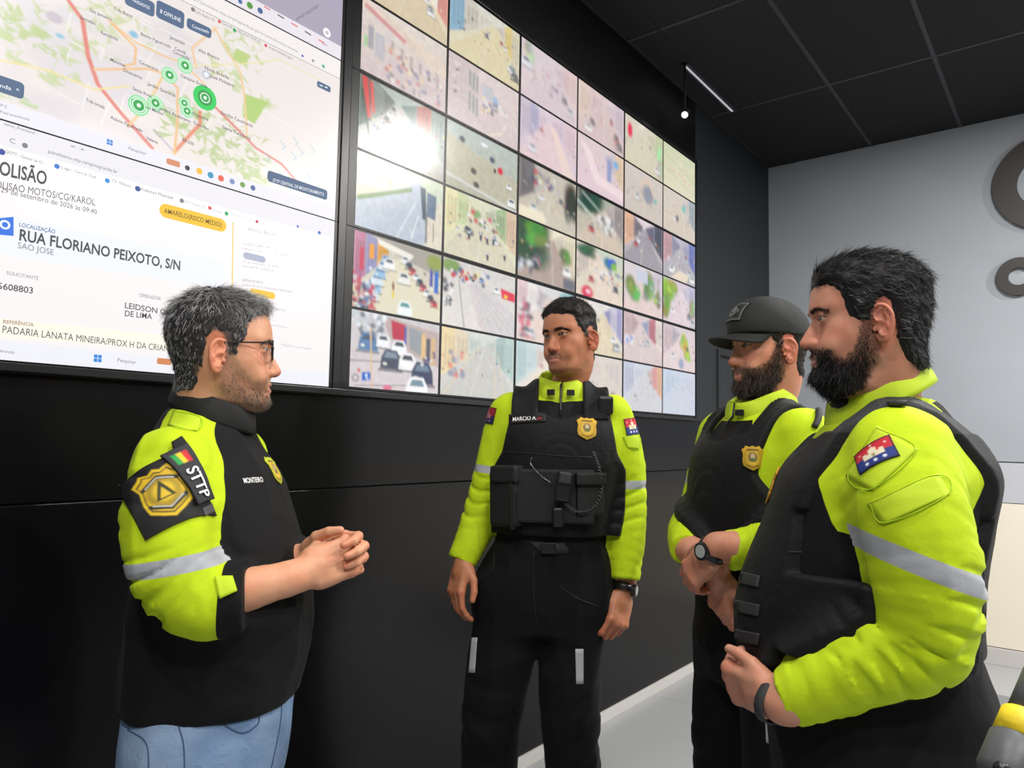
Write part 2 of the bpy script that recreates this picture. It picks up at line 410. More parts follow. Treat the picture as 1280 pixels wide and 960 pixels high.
# ---------------------------------------------------------------- heads
def head_field(c, h):
    """skin surface of a head: x right, y forward, z up, origin at eye level above the ear canals"""
    F = Field((-0.12, -0.135, -0.235), (0.12, 0.15, 0.145), h)
    w = c.get('wide', 1.0); fat = c.get('fat', 0.0); ch = c.get('chin', 0.0)
    F.add(ell((0, -0.002, 0.030), (0.0765 * w, 0.1, 0.088)))
    F.add(loft([(0.085, 0, 0.02, 0.050 * w, 0.055, 0.06, 2.1), (0.06, 0, 0.01, 0.064 * w, 0.080, 0.08, 2.2), (0.03, 0, 0.0, 0.069 * w, 0.0955, 0.09, 2.3), (0.014, 0, 0, 0.069 * w, 0.0945, 0.09, 2.3),
                (-0.004, 0, 0, 0.0685 * w, 0.087, 0.085, 2.3), (-0.026, 0, 0, 0.0675 * w + fat * .4, 0.0865, 0.075, 2.25), (-0.05, 0, 0.005, 0.0645 * w + fat * .8, 0.0835, 0.06, 2.25),
                (-0.072, 0, 0.012, 0.0565 * w + fat, 0.078, 0.04, 2.2), (-0.092, 0, 0.022, 0.049 * w + fat, 0.066, 0.03, 2.2), (-0.108, 0, 0.035, 0.040 * w + fat * .8, 0.052, 0.03, 2.2), (-0.118, 0, 0.045, 0.026 * w + fat * .6, 0.034, 0.03, 2)], cap=0.008), 0.02)
    for s in (-1, 1):
        F.add(cone((s * (0.0455 * w + fat * .7), 0.002, -0.066), (s * 0.018, 0.075, -0.104), 0.013, 0.013), 0.025)      # jaw
        F.add(ell((s * 0.047 * w, 0.050, -0.028), (0.016, 0.022, 0.018)), 0.03)                                       # cheekbone
        F.add(cone((s * 0.047, 0.066, 0.019), (s * 0.014, 0.086, 0.0165), 0.009, 0.010), 0.015)                        # brow ridge
        F.add(ell((s * 0.034, 0.07, -0.058), (0.020 + fat, 0.020, 0.024)), 0.02)                                        # cheek
    F.add(ell((0, 0.078 + ch, -0.107), (0.020, 0.0175, 0.014)), 0.014)                                                 # chin
    for s in (-1, 1): F.sub(ell((s * 0.033, 0.100, 0.001), (0.0175, 0.015, 0.0115)), 0.010)                               # eye sockets
    # neck
    nt = c.get('neck_to', (0, -0.05, -0.22)); nr = c.get('neck_r', 0.058)
    F.add(limb([(0, -0.02, -0.03), (0, -0.026, -0.09), nt], [nr * 1.0, nr * 0.98, nr * 1.06]), 0.03)
    F.add(ell((0, 0.03, -0.105), (0.036 + fat, 0.045, 0.018 + fat * .6)), 0.03)                                        # under the chin
    if fat > 0.004: F.add(ell((0, 0.025, -0.128), (0.045 + fat, 0.045, 0.022)), 0.03)
    # nose
    nl = c.get('nose', 1.0); nw = c.get('nose_w', 1.0); nz = -0.043 + c.get('nose_z', 0)
    F.add(limb([(0, 0.076, 0.008), (0, 0.08, -0.012), (0, 0.088, -0.03), (0, 0.092, -0.044)], [0.011, 0.0125, 0.0145 * nw, 0.0145 * nw], 8), 0.010)
    F.add(limb([(0, 0.083, 0.012), (0, 0.0905 + 0.002 * nl, -0.008), (0, 0.0995 + 0.003 * nl, -0.026), (0, 0.1035 + 0.006 * nl, nz)], [0.0072, 0.0068, 0.0085, 0.0105 * nw], 8), 0.009)
    F.add(ell((0, 0.096, -0.048), (0.0135 * nw, 0.015, 0.0095)), 0.008)
    for s in (-1, 1):
        F.add(ell((s * 0.0125 * nw, 0.0965, -0.047), (0.0072, 0.0105, 0.0082)), 0.006)
        F.sub(ell((s * 0.0068 * nw, 0.104, -0.0555), (0.0036, 0.0065, 0.004)), 0.002)
    # mouth
    F.add(ell((0, 0.083, -0.076), (0.026, 0.0165, 0.02)), 0.014)
    mw = 0.0245
    F.add(limb([(-mw, 0.0815, -0.0765), (-0.012, 0.0945, -0.0722), (0, 0.0975, -0.0722), (0.012, 0.0945, -0.0722), (mw, 0.0815, -0.0765)], [0.0025, 0.005, 0.0054, 0.005, 0.0025], 11), 0.004)
    F.add(limb([(-mw, 0.0815, -0.0775), (-0.012, 0.0928, -0.0832), (0, 0.0962, -0.0842), (0.012, 0.0928, -0.0832), (mw, 0.0815, -0.0775)], [0.0025, 0.0052, 0.006, 0.0052, 0.0025], 11), 0.004)
    mo = c.get('mouth_open', 0.0)
    F.sub(limb([(-mw - 0.001, 0.0845, -0.0772), (-0.012, 0.099, -0.078), (0, 0.1025, -0.0782), (0.012, 0.099, -0.078), (mw + 0.001, 0.0845, -0.0772)], [0.0008, 0.0016 + mo, 0.0017 + mo, 0.0016 + mo, 0.0008], 11), 0.0025)
    F.sub(cone((0, 0.1035, -0.059), (0, 0.1015, -0.067), 0.0028, 0.0025), 0.005)                                          # philtrum
    # eyelids around the eyeballs
    for s in (-1, 1):
        ec = np.array((s * 0.0318, 0.0772, 0.0))
        F.add(ell(ec, (0.0152, 0.0150, 0.0148)), 0.005)
        def slit(X, Y, Z, ec=ec, s=s):
            u = (X - ec[0]); z = Z - ec[2] + 0.001 - 0.06 * np.abs(u) * 0 - s * u * 0.08
            up = c.get('eye_up', 0.0052) * (1 - (u / 0.0152) ** 2); dn = -0.0048 * (1 - (u / 0.0152) ** 2)
            d = np.maximum(z - up, dn - z); return np.maximum(d, ec[1] + 0.000 - Y)
        F.sub((slit, ec - (0.016, 0.0, 0.008), ec + (0.016, 0.025, 0.008)), 0.0012)
    # ears
    for s in (-1, 1):
        base = np.array((s * (0.0735 * w), -0.006, -0.021)); fl = math.radians(c.get('ear_flare', 24)); ti = math.radians(-14)
        def E(u, v, o, s=s, base=base):
            u2, v2 = u * math.cos(ti) - v * math.sin(ti), u * math.sin(ti) + v * math.cos(ti)
            es = c.get('ear', 1.0); u2 *= es; v2 *= es
            # u forward, v up, o outward
            return base + np.array((s * (o * math.cos(fl) - (u2 - 0.012) * math.sin(fl)), u2 * math.cos(fl) + o * math.sin(fl) * 0.5, v2))
        rim = [(0.006, -0.006, 0.003), (0.013, 0.006, 0.004), (0.012, 0.020, 0.006), (0.002, 0.030, 0.008), (-0.012, 0.027, 0.010), (-0.0195, 0.012, 0.011), (-0.017, -0.004, 0.010), (-0.010, -0.019, 0.008), (-0.001, -0.030, 0.006), (0.008, -0.029, 0.004), (0.012, -0.019, 0.003)]
        rp = [E(*q) for q in rim]
        plate = [E(-0.003, 0.012, 0.004), E(-0.004, -0.006, 0.004), E(0.001, -0.020, 0.003)]
        F.add(limb(plate, [0.0135, 0.0125, 0.0095], 8), 0.004)
        F.sub(cone(E(-0.001, 0.016, 0.0185), E(-0.006, 0.004, 0.0185), 0.0115, 0.0105), 0.002)
        F.sub(cone(E(0.003, -0.006, 0.0165), E(0.002, -0.013, 0.0165), 0.0105, 0.0085), 0.003)
        F.add(limb(rp, [0.003, 0.0036, 0.0038, 0.004, 0.004, 0.0038, 0.0036, 0.004, 0.0055, 0.0055, 0.004], 26), 0.0028)
        F.add(limb([E(-0.010, 0.014, 0.006), E(-0.0125, 0.002, 0.008), E(-0.008, -0.010, 0.007), E(0.0, -0.017, 0.006)], [0.003, 0.0035, 0.0035, 0.003], 10), 0.003)
        F.add(ell(E(0.0125, -0.007, 0.005), (0.0035, 0.005, 0.005)), 0.003)
    return F

def skin_mat(name, base, beardcol, flush=(0.75, 0.32, 0.25), lip=(0.5, 0.19, 0.16), hairc=(0.03, 0.025, 0.02)):
    m = bpy.data.materials.new(name); m.use_nodes = True; nt = m.node_tree; p = nt.nodes['Principled BSDF']; L = nt.links.new
    tc = nd(nt, 'ShaderNodeTexCoord')
    n = nd(nt, 'ShaderNodeTexNoise'); n.inputs['Scale'].default_value = 26; n.inputs['Detail'].default_value = 5; L(tc.outputs['Object'], n.inputs['Vector'])
    mx = nd(nt, 'ShaderNodeMix', data_type='RGBA'); mx.inputs['A'].default_value = base; mx.inputs['B'].default_value = tuple(b * f for b, f in zip(base, (1.0, 0.80, 0.74, 1)))
    mr = nd(nt, 'ShaderNodeMapRange'); mr.inputs['From Min'].default_value = 0.35; mr.inputs['From Max'].default_value = 0.75; L(n.outputs['Fac'], mr.inputs['Value']); L(mr.outputs['Result'], mx.inputs['Factor'])
    cur = mx.outputs['Result']
    def over(attr, color, gain=1.0, speck=0.0):
        nonlocal cur
        a = nd(nt, 'ShaderNodeAttribute', attribute_name=attr); q = nd(nt, 'ShaderNodeMix', data_type='RGBA')
        g = nd(nt, 'ShaderNodeMath', operation='MULTIPLY', use_clamp=True); L(a.outputs['Fac'], g.inputs[0]); g.inputs[1].default_value = gain
        out = g.outputs[0]
        if speck > 0:
            n2 = nd(nt, 'ShaderNodeTexNoise'); n2.inputs['Scale'].default_value = 900; n2.inputs['Detail'].default_value = 2; L(tc.outputs['Object'], n2.inputs['Vector'])
            m2 = nd(nt, 'ShaderNodeMapRange'); m2.inputs['From Min'].default_value = 0.3; m2.inputs['From Max'].default_value = 0.65; m2.inputs['To Min'].default_value = 1 - speck
            L(n2.outputs['Fac'], m2.inputs['Value']); g2 = nd(nt, 'ShaderNodeMath', operation='MULTIPLY'); L(out, g2.inputs[0]); L(m2.outputs['Result'], g2.inputs[1]); out = g2.outputs[0]
        L(cur, q.inputs['A']); q.inputs['B'].default_value = color; L(out, q.inputs['Factor']); cur = q.outputs['Result']
    over('flush', (base[0] * 1.0, base[1] * 0.62, base[2] * 0.58, 1), 0.8)
    over('lip', lip + (1,), 0.85)
    over('beard', beardcol, 0.9, 0.55)
    over('scalp', hairc + (1,), 1.0, 0.25)
    L(cur, p.inputs['Base Color'])
    p.inputs['Roughness'].default_value = 0.47
    p.inputs['Specular IOR Level'].default_value = 0.4
    p.inputs['Subsurface Weight'].default_value = 0.12; p.inputs['Subsurface Radius'].default_value = (0.012, 0.005, 0.003); p.inputs['Subsurface Scale'].default_value = 0.6
    nb = nd(nt, 'ShaderNodeTexNoise'); nb.inputs['Scale'].default_value = 380; nb.inputs['Detail'].default_value = 3; L(tc.outputs['Object'], nb.inputs['Vector'])
    b = nd(nt, 'ShaderNodeBump'); b.inputs['Strength'].default_value = 0.16; b.inputs['Distance'].default_value = 0.002; L(nb.outputs['Fac'], b.inputs['Height']); L(b.outputs['Normal'], p.inputs['Normal'])
    return m

def hair_mat(name, dark, light, amount=0.4):
    """strand colour picked per strand from the stored random value"""
    m = bpy.data.materials.new(name); m.use_nodes = True; nt = m.node_tree; p = nt.nodes['Principled BSDF']
    a = nd(nt, 'ShaderNodeAttribute', attribute_name='shade'); r = nd(nt, 'ShaderNodeValToRGB')
    r.color_ramp.elements[0].position = 1 - amount - 0.15; r.color_ramp.elements[0].color = dark; r.color_ramp.elements[1].position = min(1.0, 1 - amount + 0.25); r.color_ramp.elements[1].color = light
    nt.links.new(a.outputs['Fac'], r.inputs['Fac']); nt.links.new(r.outputs['Color'], p.inputs['Base Color'])
    p.inputs['Roughness'].default_value = 0.6; p.inputs['Specular IOR Level'].default_value = 0.25
    return m

def rotm(yaw=0, pitch=0, roll=0):
    """yaw left (+) about z, pitch up (+) about x, roll about y"""
    return (Matrix.Rotation(math.radians(yaw), 3, 'Z') @ Matrix.Rotation(math.radians(pitch), 3, 'X') @ Matrix.Rotation(math.radians(roll), 3, 'Y'))

def build_head(c, root, smat, h=0.0021):
    """returns skin verts / quads / attributes in person space; adds eyes, hair, beard as children of root"""
    if c.get('neck_at') is not None:
        c['neck_to'] = tuple((np.array(rotm(*c.get('rot', (0, 0, 0)))).T @ (np.array(c['neck_at']) - np.array(c['pos']))) / c.get('scale', 1.0))
    F = head_field(c, h); v, q = F.mesh(1); nrm = vnormals(v, q)
    x, y, z = v.T; ax = np.abs(x)
    M = np.array(rotm(*c.get('rot', (0, 0, 0)))); sc = c.get('scale', 1.0); o = np.array(c['pos'], float)
    T = lambda p: (p * sc) @ M.T + o
    hp = c['hairline']; hd = sdpoly(hp, y, z)
    hd = np.where((ax > 0.068) & (((y + 0.011) / 0.020) ** 2 + ((z + 0.021) / 0.033) ** 2 < 1), 0.02, hd)
    scalp = smoothstep(0.004, -0.004, hd + vnoise(v * 180) * 0.0025)
    # lips, flush
    lipd = np.minimum(((x / 0.0245) ** 2 + ((z + 0.0742) / 0.0036) ** 2), ((x / 0.0225) ** 2 + ((z + 0.0838) / 0.0056) ** 2))
    lip = np.where(y > 0.076, smoothstep(1.25, 0.7, lipd), 0)
    flush = np.maximum.reduce([np.exp(-(((ax - 0.045) / 0.02) ** 2 + ((z + 0.03) / 0.02) ** 2)) * (y > 0.02) * 0.5, np.exp(-((x / 0.014) ** 2 + ((z + 0.046) / 0.014) ** 2)) * (y > 0.09) * 0.7,
                               smoothstep(0.07, 0.078, ax) * (np.abs(y + 0.008) < 0.035) * (z < 0.04) * 0.8, np.exp(-(((ax - 0.032) / 0.013) ** 2 + ((z + 0.012) / 0.006) ** 2)) * (y > 0.05) * 0.45])
    bd = np.full(len(v), 0.1)
    if c.get('beardline') is not None:
        bd = sdpoly(c['beardline'], y, z)
        mo = sdpoly(c.get('mouth_gap', [(-0.027, -0.071), (0.027, -0.071), (0.022, -0.092), (-0.022, -0.092)]), x, z)
        bd = np.where(y > 0.07, np.maximum(bd, -mo), bd)
        bd = np.where((ax > 0.076 * c.get('wide', 1) + c.get('fat', 0) * 0.5) & (y > -0.03) & (y < 0.014) & (z < 0.03) & (z > -0.04), 0.03, bd)
    if c.get('moustache') is not None:
        md = sdpoly(c['moustache'], x, z); bd = np.where(y > 0.07, np.minimum(bd, md), bd)
    beard = smoothstep(0.007, -0.006, bd + vnoise(v * 150, 3) * 0.004) * c.get('beard_cover', 0.9)
    beard = beard * (lip < 0.4); dense = c['beard_dense'](v) if c.get('beard_dense') else np.ones(len(v)); bden = beard * dense; beard = beard * (c.get('stubble', 0.55) + (1 - c.get('stubble', 0.55)) * dense)
    for s in (-1, 1):                                                   # lash lines
        u = x - s * 0.0318; zz = z + 0.001 - s * u * 0.08; w_ = np.clip(1 - (u / 0.0152) ** 2, 0, 1)
        e1 = np.abs(zz - c.get('eye_up', 0.0052) * w_); e2 = np.abs(zz + 0.0048 * w_); on = (np.abs(u) < 0.0165) & (y > 0.066)
        beard = np.where(on, np.maximum(beard, 1.0 * smoothstep(0.0024, 0.0008, e1)), beard); beard = np.where(on, np.maximum(beard, 0.55 * smoothstep(0.0018, 0.0006, e2)), beard)
    # eyes
    for s in (-1, 1):
        ec = np.array((s * 0.0318, 0.0772, 0.0)); g = c.get('gaze', (0, 0)); gd = np.array(rotm(g[0], g[1]) @ Vector((0, 1, 0)))
        up = np.array((0, 0, 1.0)); u = np.cross(gd, up); u /= np.linalg.norm(u); w2 = np.cross(u, gd); vs = []; fs = []; mi = []
        angs = [0, 9, 16, 24, 27, 40, 60, 85, 115, 150, 180]; nseg = 20
        for a in angs:
            for k in range(nseg):
                t = 2 * math.pi * k / nseg; a2 = math.radians(a); rr = 0.0124 * (1.03 if a < 25 else 1)
                vs.append(ec + rr * (math.cos(a2) * gd + math.sin(a2) * (math.cos(t) * u + math.sin(t) * w2)))
        for i in range(len(angs) - 1):
            for k in range(nseg):
                k2 = (k + 1) % nseg; fs.append((i * nseg + k, (i + 1) * nseg + k, (i + 1) * nseg + k2, i * nseg + k2)); mi.append(2 if i < 1 else 1 if i < 3 else 0)
        e = mesh_obj('eye', T(np.array(vs)), fs, [mat('eye white', rgb(188, 176, 168), 0.3, coat=0.2), mat('iris brown', (0.035, 0.016, 0.008, 1), 0.15, coat=0.5), mat('pupil', (0.002, 0.002, 0.002, 1), 0.1)], root, True)
        e.data.polygons.foreach_set('material_index', mi)
    # hair mass and strands
    hm = c.get('hair_mat')
    if c.get('hair_thick') is not None:
        G = Field(F.lo, F.lo + 3 * F.h, h); G.n, G.ax = F.n, F.ax
        G.f = F.f; X, Y, Z = G.ax[0][:, None, None], G.ax[1][None, :, None], G.ax[2][None, None, :]; tk = c['hair_thick'](X, Y, Z)
        Y2, Z2 = np.meshgrid(G.ax[1], G.ax[2], indexing='ij'); pd = sdpoly(hp, Y2, Z2)[None]
        ear = (np.abs(X) > 0.070) & (((Y + 0.011) / 0.020) ** 2 + ((Z + 0.021) / 0.033) ** 2 < 1)
        G.f = np.maximum(G.f - tk * smoothstep(0.004, -0.012, pd), pd - 0.003 + 0 * X).astype(np.float32)
        G.f = np.where(ear, 0.02, G.f).astype(np.float32); G.f = np.where(Z < -0.13, 0.02, G.f).astype(np.float32)
        nf = c.get('hair_noise', (70, 0.003)); st = c.get('hair_stretch', (1, 1, 1))
        G.displace(lambda p: vnoise(p * nf[0] * np.array(st), 5) * nf[1] + vnoise(p * nf[0] * 2.3 * np.array(st), 6) * nf[1] * 0.5)
        hv, hq = G.mesh(1); 
    else:
        hv, hq = v, q
    parts_v, parts_q, shade = [], [], []; off = 0
    def put(V, Q, S):
        nonlocal off
        parts_v.append(V); parts_q.append(Q + off); shade.append(S); off += len(V)
    if c.get('hair_thick') is not None: put(hv, hq, np.full(len(hv), 0.05))
    rs = np.random.RandomState(c.get('seed', 1))
    if c.get('hair_n', 0):
        hw = smoothstep(0.003, -0.004, sdpoly(hp, hv[:, 1], hv[:, 2])) * (np.abs(hv[:, 0]) + hv[:, 2] * 0 > -1)
        hw = hw * np.where((np.abs(hv[:, 0]) > 0.070) & (((hv[:, 1] + 0.011) / 0.021) ** 2 + ((hv[:, 2] + 0.021) / 0.034) ** 2 < 1), 0, 1)
        if c.get('hair_hide') is not None: hw = hw * c['hair_hide'](hv)
        P, N = sample_surface(hv, hq, c['hair_n'], hw, 3); D = c['comb'](P); ln = c['hair_len'](P)
        V, Q, m = strands(P - N * 0.001, N, D, ln, c.get('hair_w', 0.0006), c.get('hair_lift', 0.35), 0.25, 2, 7)
        put(V, Q, np.repeat(np.clip(rs.rand(len(P)) * 0.9 + c.get('grey', lambda p: 0 * p[:, 0])(P), 0, 1), m))
    if parts_v:
        ho = mesh_obj('hair', T(np.concatenate(parts_v)), np.concatenate(parts_q), hm, root, True, {'shade': np.concatenate(shade)})
    # beard
    parts_v, parts_q, shade = [], [], []; off = 0
    if c.get('beard_n', 0):
        P, N = sample_surface(v, q, c['beard_n'], (bden > 0.12) * bden, 11); D = np.tile(np.array((0, 0.25, -1.0)), (len(P), 1)) + np.stack([P[:, 0] * 2, 0 * P[:, 0], 0 * P[:, 0]], 1)
        bt = sdpoly(c['beardline'], P[:, 1], P[:, 2]) if c.get('beardline') is not None else np.full(len(P), -0.01)
        ln = c.get('beard_len', 0.006) * (0.45 + 0.9 * smoothstep(0.0, -0.025, bt)) * (0.7 + 0.6 * smoothstep(-0.07, -0.11, P[:, 2]))
        V, Q, m = strands(P - N * 0.0006, N, D, ln, c.get('beard_w', 0.00055), c.get('beard_lift', 0.7), 0.35, 2, 9)
        put(V, Q, np.repeat(np.clip(rs.rand(len(P)) * 0.9 + c.get('beard_grey', lambda p: 0 * p[:, 0])(P), 0, 1), m))
        mesh_obj('beard', T(np.concatenate(parts_v)), np.concatenate(parts_q), c.get('beard_mat', hm), root, True, {'shade': np.concatenate(shade)})
    # eyebrows
    parts_v, parts_q, shade = [], [], []; off = 0
    for s in (-1, 1):
        br = crom([(s * 0.012, 0.0125), (s * 0.024, 0.0158), (s * 0.036, 0.0165), (s * 0.050, 0.0105)], 24)
        bdist = np.min(np.hypot(x[:, None] - br[None, :, 0], (z[:, None] - br[None, :, 1])), 1)
        wgt = smoothstep(0.0042, 0.0012, bdist) * (y > 0.04); 
        P, N = sample_surface(v, q, c.get('brow_n', 260), wgt, 17 + s); D = np.column_stack([np.full(len(P), s * 1.0), np.full(len(P), -0.3), np.where(np.abs(P[:, 0]) < 0.036, 0.35, -0.4)])
        V, Q, m = strands(P, N, D, 0.0070, 0.00045, 0.2, 0.1, 2, 5 + s); put(V, Q, np.repeat(rs.rand(len(P)) * 0.55, m))
    mesh_obj('eyebrows', T(np.concatenate(parts_v)), np.concatenate(parts_q), c.get('brow_mat', hm), root, True, {'shade': np.concatenate(shade)})
    return T(v), q, {'lip': lip, 'flush': flush, 'beard': beard, 'scalp': scalp}, T, M
HAIR_FULL = [(0.086, 0.074), (0.066, 0.068), (0.056, 0.052), (0.050, 0.030), (0.030, 0.016), (0.022, -0.012), (0.010, -0.014), (0.006, 0.020), (-0.010, 0.030), (-0.026, 0.020), (-0.032, -0.02), (-0.042, -0.055), (-0.055, -0.082), (-0.13, -0.088), (-0.13, 0.15), (0.07, 0.15), (0.10, 0.12)]
BEARD_FULL = [(0.022, -0.005), (0.010, -0.006), (0.000, -0.05), (0.000, -0.085), (0.03, -0.125), (0.07, -0.14), (0.13, -0.14), (0.13, -0.062), (0.092, -0.0605), (0.078, -0.066), (0.066, -0.068), (0.050, -0.058), (0.036, -0.04), (0.028, -0.02)]
# ------------------------------------------------------------------ the room
def room():
    m_floor = mat('grey floor', rgb(168, 170, 172), 0.38, bump=0.05, bscale=60, var=0.05, vscale=3)
    m_pan = mat('black gloss panel', (0.0035, 0.0035, 0.0045, 1), 0.26, spec=0.26, bump=0.012, bscale=12)
    m_dark = mat('charcoal wall paint', (0.018, 0.021, 0.024, 1), 0.55, var=0.1, vscale=2.0, bump=0.05, bscale=120)
    m_ceil = mat('black ceiling board', (0.0045, 0.0046, 0.006, 1), 0.8, var=0.15, vscale=5, bump=0.1, bscale=300)
    m_tb = mat('dark grey ceiling bar', (0.034, 0.036, 0.043, 1), 0.5)
    m_grey = mat('blue grey plaster', rgb(172, 178, 186), 0.7, var=0.10, vscale=1.6, bump=0.10, bscale=40, detail=6)
    m_band = mat('light grey board', rgb(196, 199, 206), 0.55, var=0.03)
    m_cream = mat('cream board', rgb(242, 234, 216), 0.6, var=0.04, vscale=2)
    m_base = mat('pale grey skirting', rgb(205, 203, 200), 0.45)
    m_gap = mat('joint dark', (0.02, 0.02, 0.02, 1), 0.8)
    X1, Y0 = 3.6, -3.2
    # floor with large tiles as pieces of the floor
    fl = tag(MB().box(XW - 0.12, X1, Y0, YE + 0.12, -0.12, -0.006).build('floor', mat('floor joint', rgb(120, 121, 122), 0.6)), 'light grey smooth floor between the walls', kind='structure')
    for i in range(6):
        for j in range(9):
            xa, ya = XW + 0.92 * i, YE - 0.98 * (j + 1)
            MB().box(xa + 0.0008, min(xa + 0.9192, X1), ya + 0.0008, ya + 0.9792, -0.006, 0.0).build('floor_tile', m_floor, fl)
    # side wall behind the screens, in panels
    wl = tag(MB().box(XW - 0.12, XW - 0.012, Y0, YE, 0, CEIL).build('wall_left', m_gap), 'black panelled wall that carries the video wall', kind='structure')
    ys = [Y0, -0.5, 4.60]
    for a, b in zip(ys[:-1], ys[1:]):
        MB().box(XW - 0.012, XW, a + 0.0008, b - 0.0008, 0.0, 1.208, 0.002).build('panel', m_pan, wl)
        MB().box(XW - 0.012, XW, a + 0.0008, b - 0.0008, 1.2125, 1.505, 0.002).build('panel', m_pan, wl)
    for a, b in ((Y0, -1.98), (-1.98, -0.5)): MB().box(XW - 0.012, XW, a, b, 1.508, 3.15, 0.002).build('panel', m_dark, wl)
    MB().box(XW - 0.012, XW, -0.5, 4.26, 1.505, 3.16).build('panel', m_gap, wl)
    MB().box(XW - 0.012, XW, Y0, 4.26, 3.16, CEIL).build('panel', mat('matt black board', (0.004, 0.004, 0.005, 1), 0.35), wl)
    MB().box(XW - 0.012, XW, 4.26, YE, 2.0, CEIL).build('panel', m_dark, wl)
    MB().box(XW - 0.012, XW, 4.26, 4.60, 1.508, 2.0).build('panel', m_dark, wl)
    MB().box(XW - 0.012, XW, 5.50, YE, 0, 2.0).build('panel', m_dark, wl)
    tag(MB().box(XW, XW + 0.014, Y0, 4.60, 0.0, 0.055, 0.003).build('baseboard_left', m_base), 'pale skirting strip along the foot of the black wall', kind='structure')
    # door in the far end of the side wall
    d = tag(MB().box(XW - 0.03, XW - 0.010, 4.64, 5.46, 0.01, 1.955, 0.004).build('door_1', mat('dark door', (0.022, 0.024, 0.028, 1), 0.42)), 'dark grey door beyond the video wall', kind='structure')
    fr = MB(); fr.box(XW - 0.012, XW + 0.012, 4.60, 4.635, 0, 2.0, 0.003); fr.box(XW - 0.012, XW + 0.012, 5.465, 5.50, 0, 2.0, 0.003); fr.box(XW - 0.012, XW + 0.012, 4.635, 5.465, 1.962, 2.0, 0.003)
    fr.build('door_frame', m_dark, d)
    hd = MB(); hd.tube([(XW - 0.01, 4.70, 1.0), (XW + 0.045, 4.70, 1.0), (XW + 0.045, 4.82, 1.0)], 0.009); hd.build('door_handle', mat('brushed metal', rgb(160, 160, 165), 0.3, 1.0), d, True)
    # end wall
    we = tag(MB().box(XW - 0.12, X1, YE + 0.01, YE + 0.12, 0, CEIL).build('wall_end', m_gap), 'blue grey end wall with cream lower panels', kind='structure')
    MB().box(XW, X1, YE, YE + 0.011, 1.2885, CEIL).build('plaster', m_grey, we)
    xs = [XW + k * 1.22 for k in range(5)] + [X1]
    for a, b in zip(xs[:-1], xs[1:]):
        MB().box(a + 0.001, b - 0.001, YE - 0.004, YE + 0.011, 1.026, 1.281, 0.002).build('panel', m_band, we)
        MB().box(a + 0.001, b - 0.001, YE - 0.002, YE + 0.011, 0.11, 1.0215, 0.002).build('panel', m_cream, we)
    tag(MB().box(XW, X1, YE - 0.012, YE + 0.011, 0, 0.105, 0.003).build('baseboard_end', m_base), 'pale skirting at the foot of the end wall', kind='structure')
    # raised letters on the end wall
    m_let = mat('dark brown letter face', rgb(58, 54, 52), 0.5, var=0.08, vscale=9)
    def ring(px_l, py_t, py_b, stroke_px, a0, a1, label):
        c1, c2 = on_end(px_l + 60, py_t), on_end(px_l + 60, py_b); R = (c1[2] - c2[2]) / 2; cz = (c1[2] + c2[2]) / 2
        left = on_end(px_l, (py_t + py_b) / 2)[0]; cx = left + R; w = stroke_px / ((py_b - py_t) / 2) * R
        n = 48; pl = []
        for k in range(n + 1):
            a = math.radians(a0 + (a1 - a0) * k / n); pl.append((R * math.cos(a), R * math.sin(a)))
        for k in range(n, -1, -1):
            a = math.radians(a0 + (a1 - a0) * k / n); pl.append(((R - w) * math.cos(a), (R - w) * math.sin(a)))
        b = MB(); m = len(pl)
        for y in (YE - 0.028, YE - 0.0005):
            for (x, z) in pl: b.v.append((cx + x, y, cz + z))
        for k in range(n):
            q = (k, k + 1, m - 2 - k, m - 1 - k); b.f.append(q); b.f.append(tuple(i + m for i in q)[::-1])
        for k in range(m):
            k2 = (k + 1) % m; b.f.append((k2, k, k + m, k2 + m))
        o = b.build('wall_letter', m_let)
        tag(o, label, 'letter')
    ring(1240, 168, 290, 26, 40, 320, 'big dark round letter fixed high on the grey end wall')
    ring(1245, 319, 367, 13, 40, 320, 'small dark round letter below the big letter on end wall')
    # ceiling: bars and boards
    ce = tag(MB().box(XW - 0.12, X1, Y0, YE + 0.12, CEIL + 0.006, CEIL + 0.12).build('ceiling', m_gap), 'black suspended ceiling of large boards between grey bars', kind='structure')
    gx = [XW + 0.012, -1.698, -1.141] + [-1.141 + 0.557 * k for k in range(1, 10)]
    gy = [4.502 - 1.142 * k for k in range(7)][::-1] + [YE]
    for a, b in zip(gx[:-1], gx[1:]):
        for c, d2 in zip(gy[:-1], gy[1:]):
            MB().box(a + 0.011, b - 0.011, c + 0.011, d2 - 0.011, CEIL - 0.001, CEIL + 0.007).build('ceiling_board', m_ceil, ce)
    for x in gx[1:]: MB().box(x - 0.011, x + 0.011, gy[0], YE, CEIL - 0.004, CEIL + 0.006).build('ceiling_bar', m_tb if x > -1.6 else m_ceil, ce)
    for y in gy[1:-1]: MB().box(gx[0], gx[-1], y - 0.011, y + 0.011, CEIL - 0.0035, CEIL + 0.006).build('ceiling_bar', m_tb, ce)
    # linear lamp in the ceiling beside the video wall
    t = empty('linear_lamp', (-1.735, 4.13, CEIL)); tag(t, 'thin linear ceiling lamp beside the top of the video wall', 'lamp')
    MB().box(-0.024, 0.024, -0.375, 0.375, -0.012, 0.0, 0.002).build('housing', m_tb, t)
    MB().box(-0.006, 0.006, -0.355, 0.355, -0.0145, -0.0121).build('diffuser', emit_mat('linear lamp glow', (0.95, 0.9, 1.0, 1), 0.5), t)
    # small wall-washing spot above the screens
    p = P3(856, 146, 4.15); t = empty('ceiling_spot', (p[0], p[1], CEIL)); tag(t, 'small black spotlight glowing above the far screens', 'lamp')
    dz = p[2] - CEIL
    MB().tube([(0, 0, 0), (0, 0, dz + 0.05)], 0.007).build('stem', m_ceil, t, True)
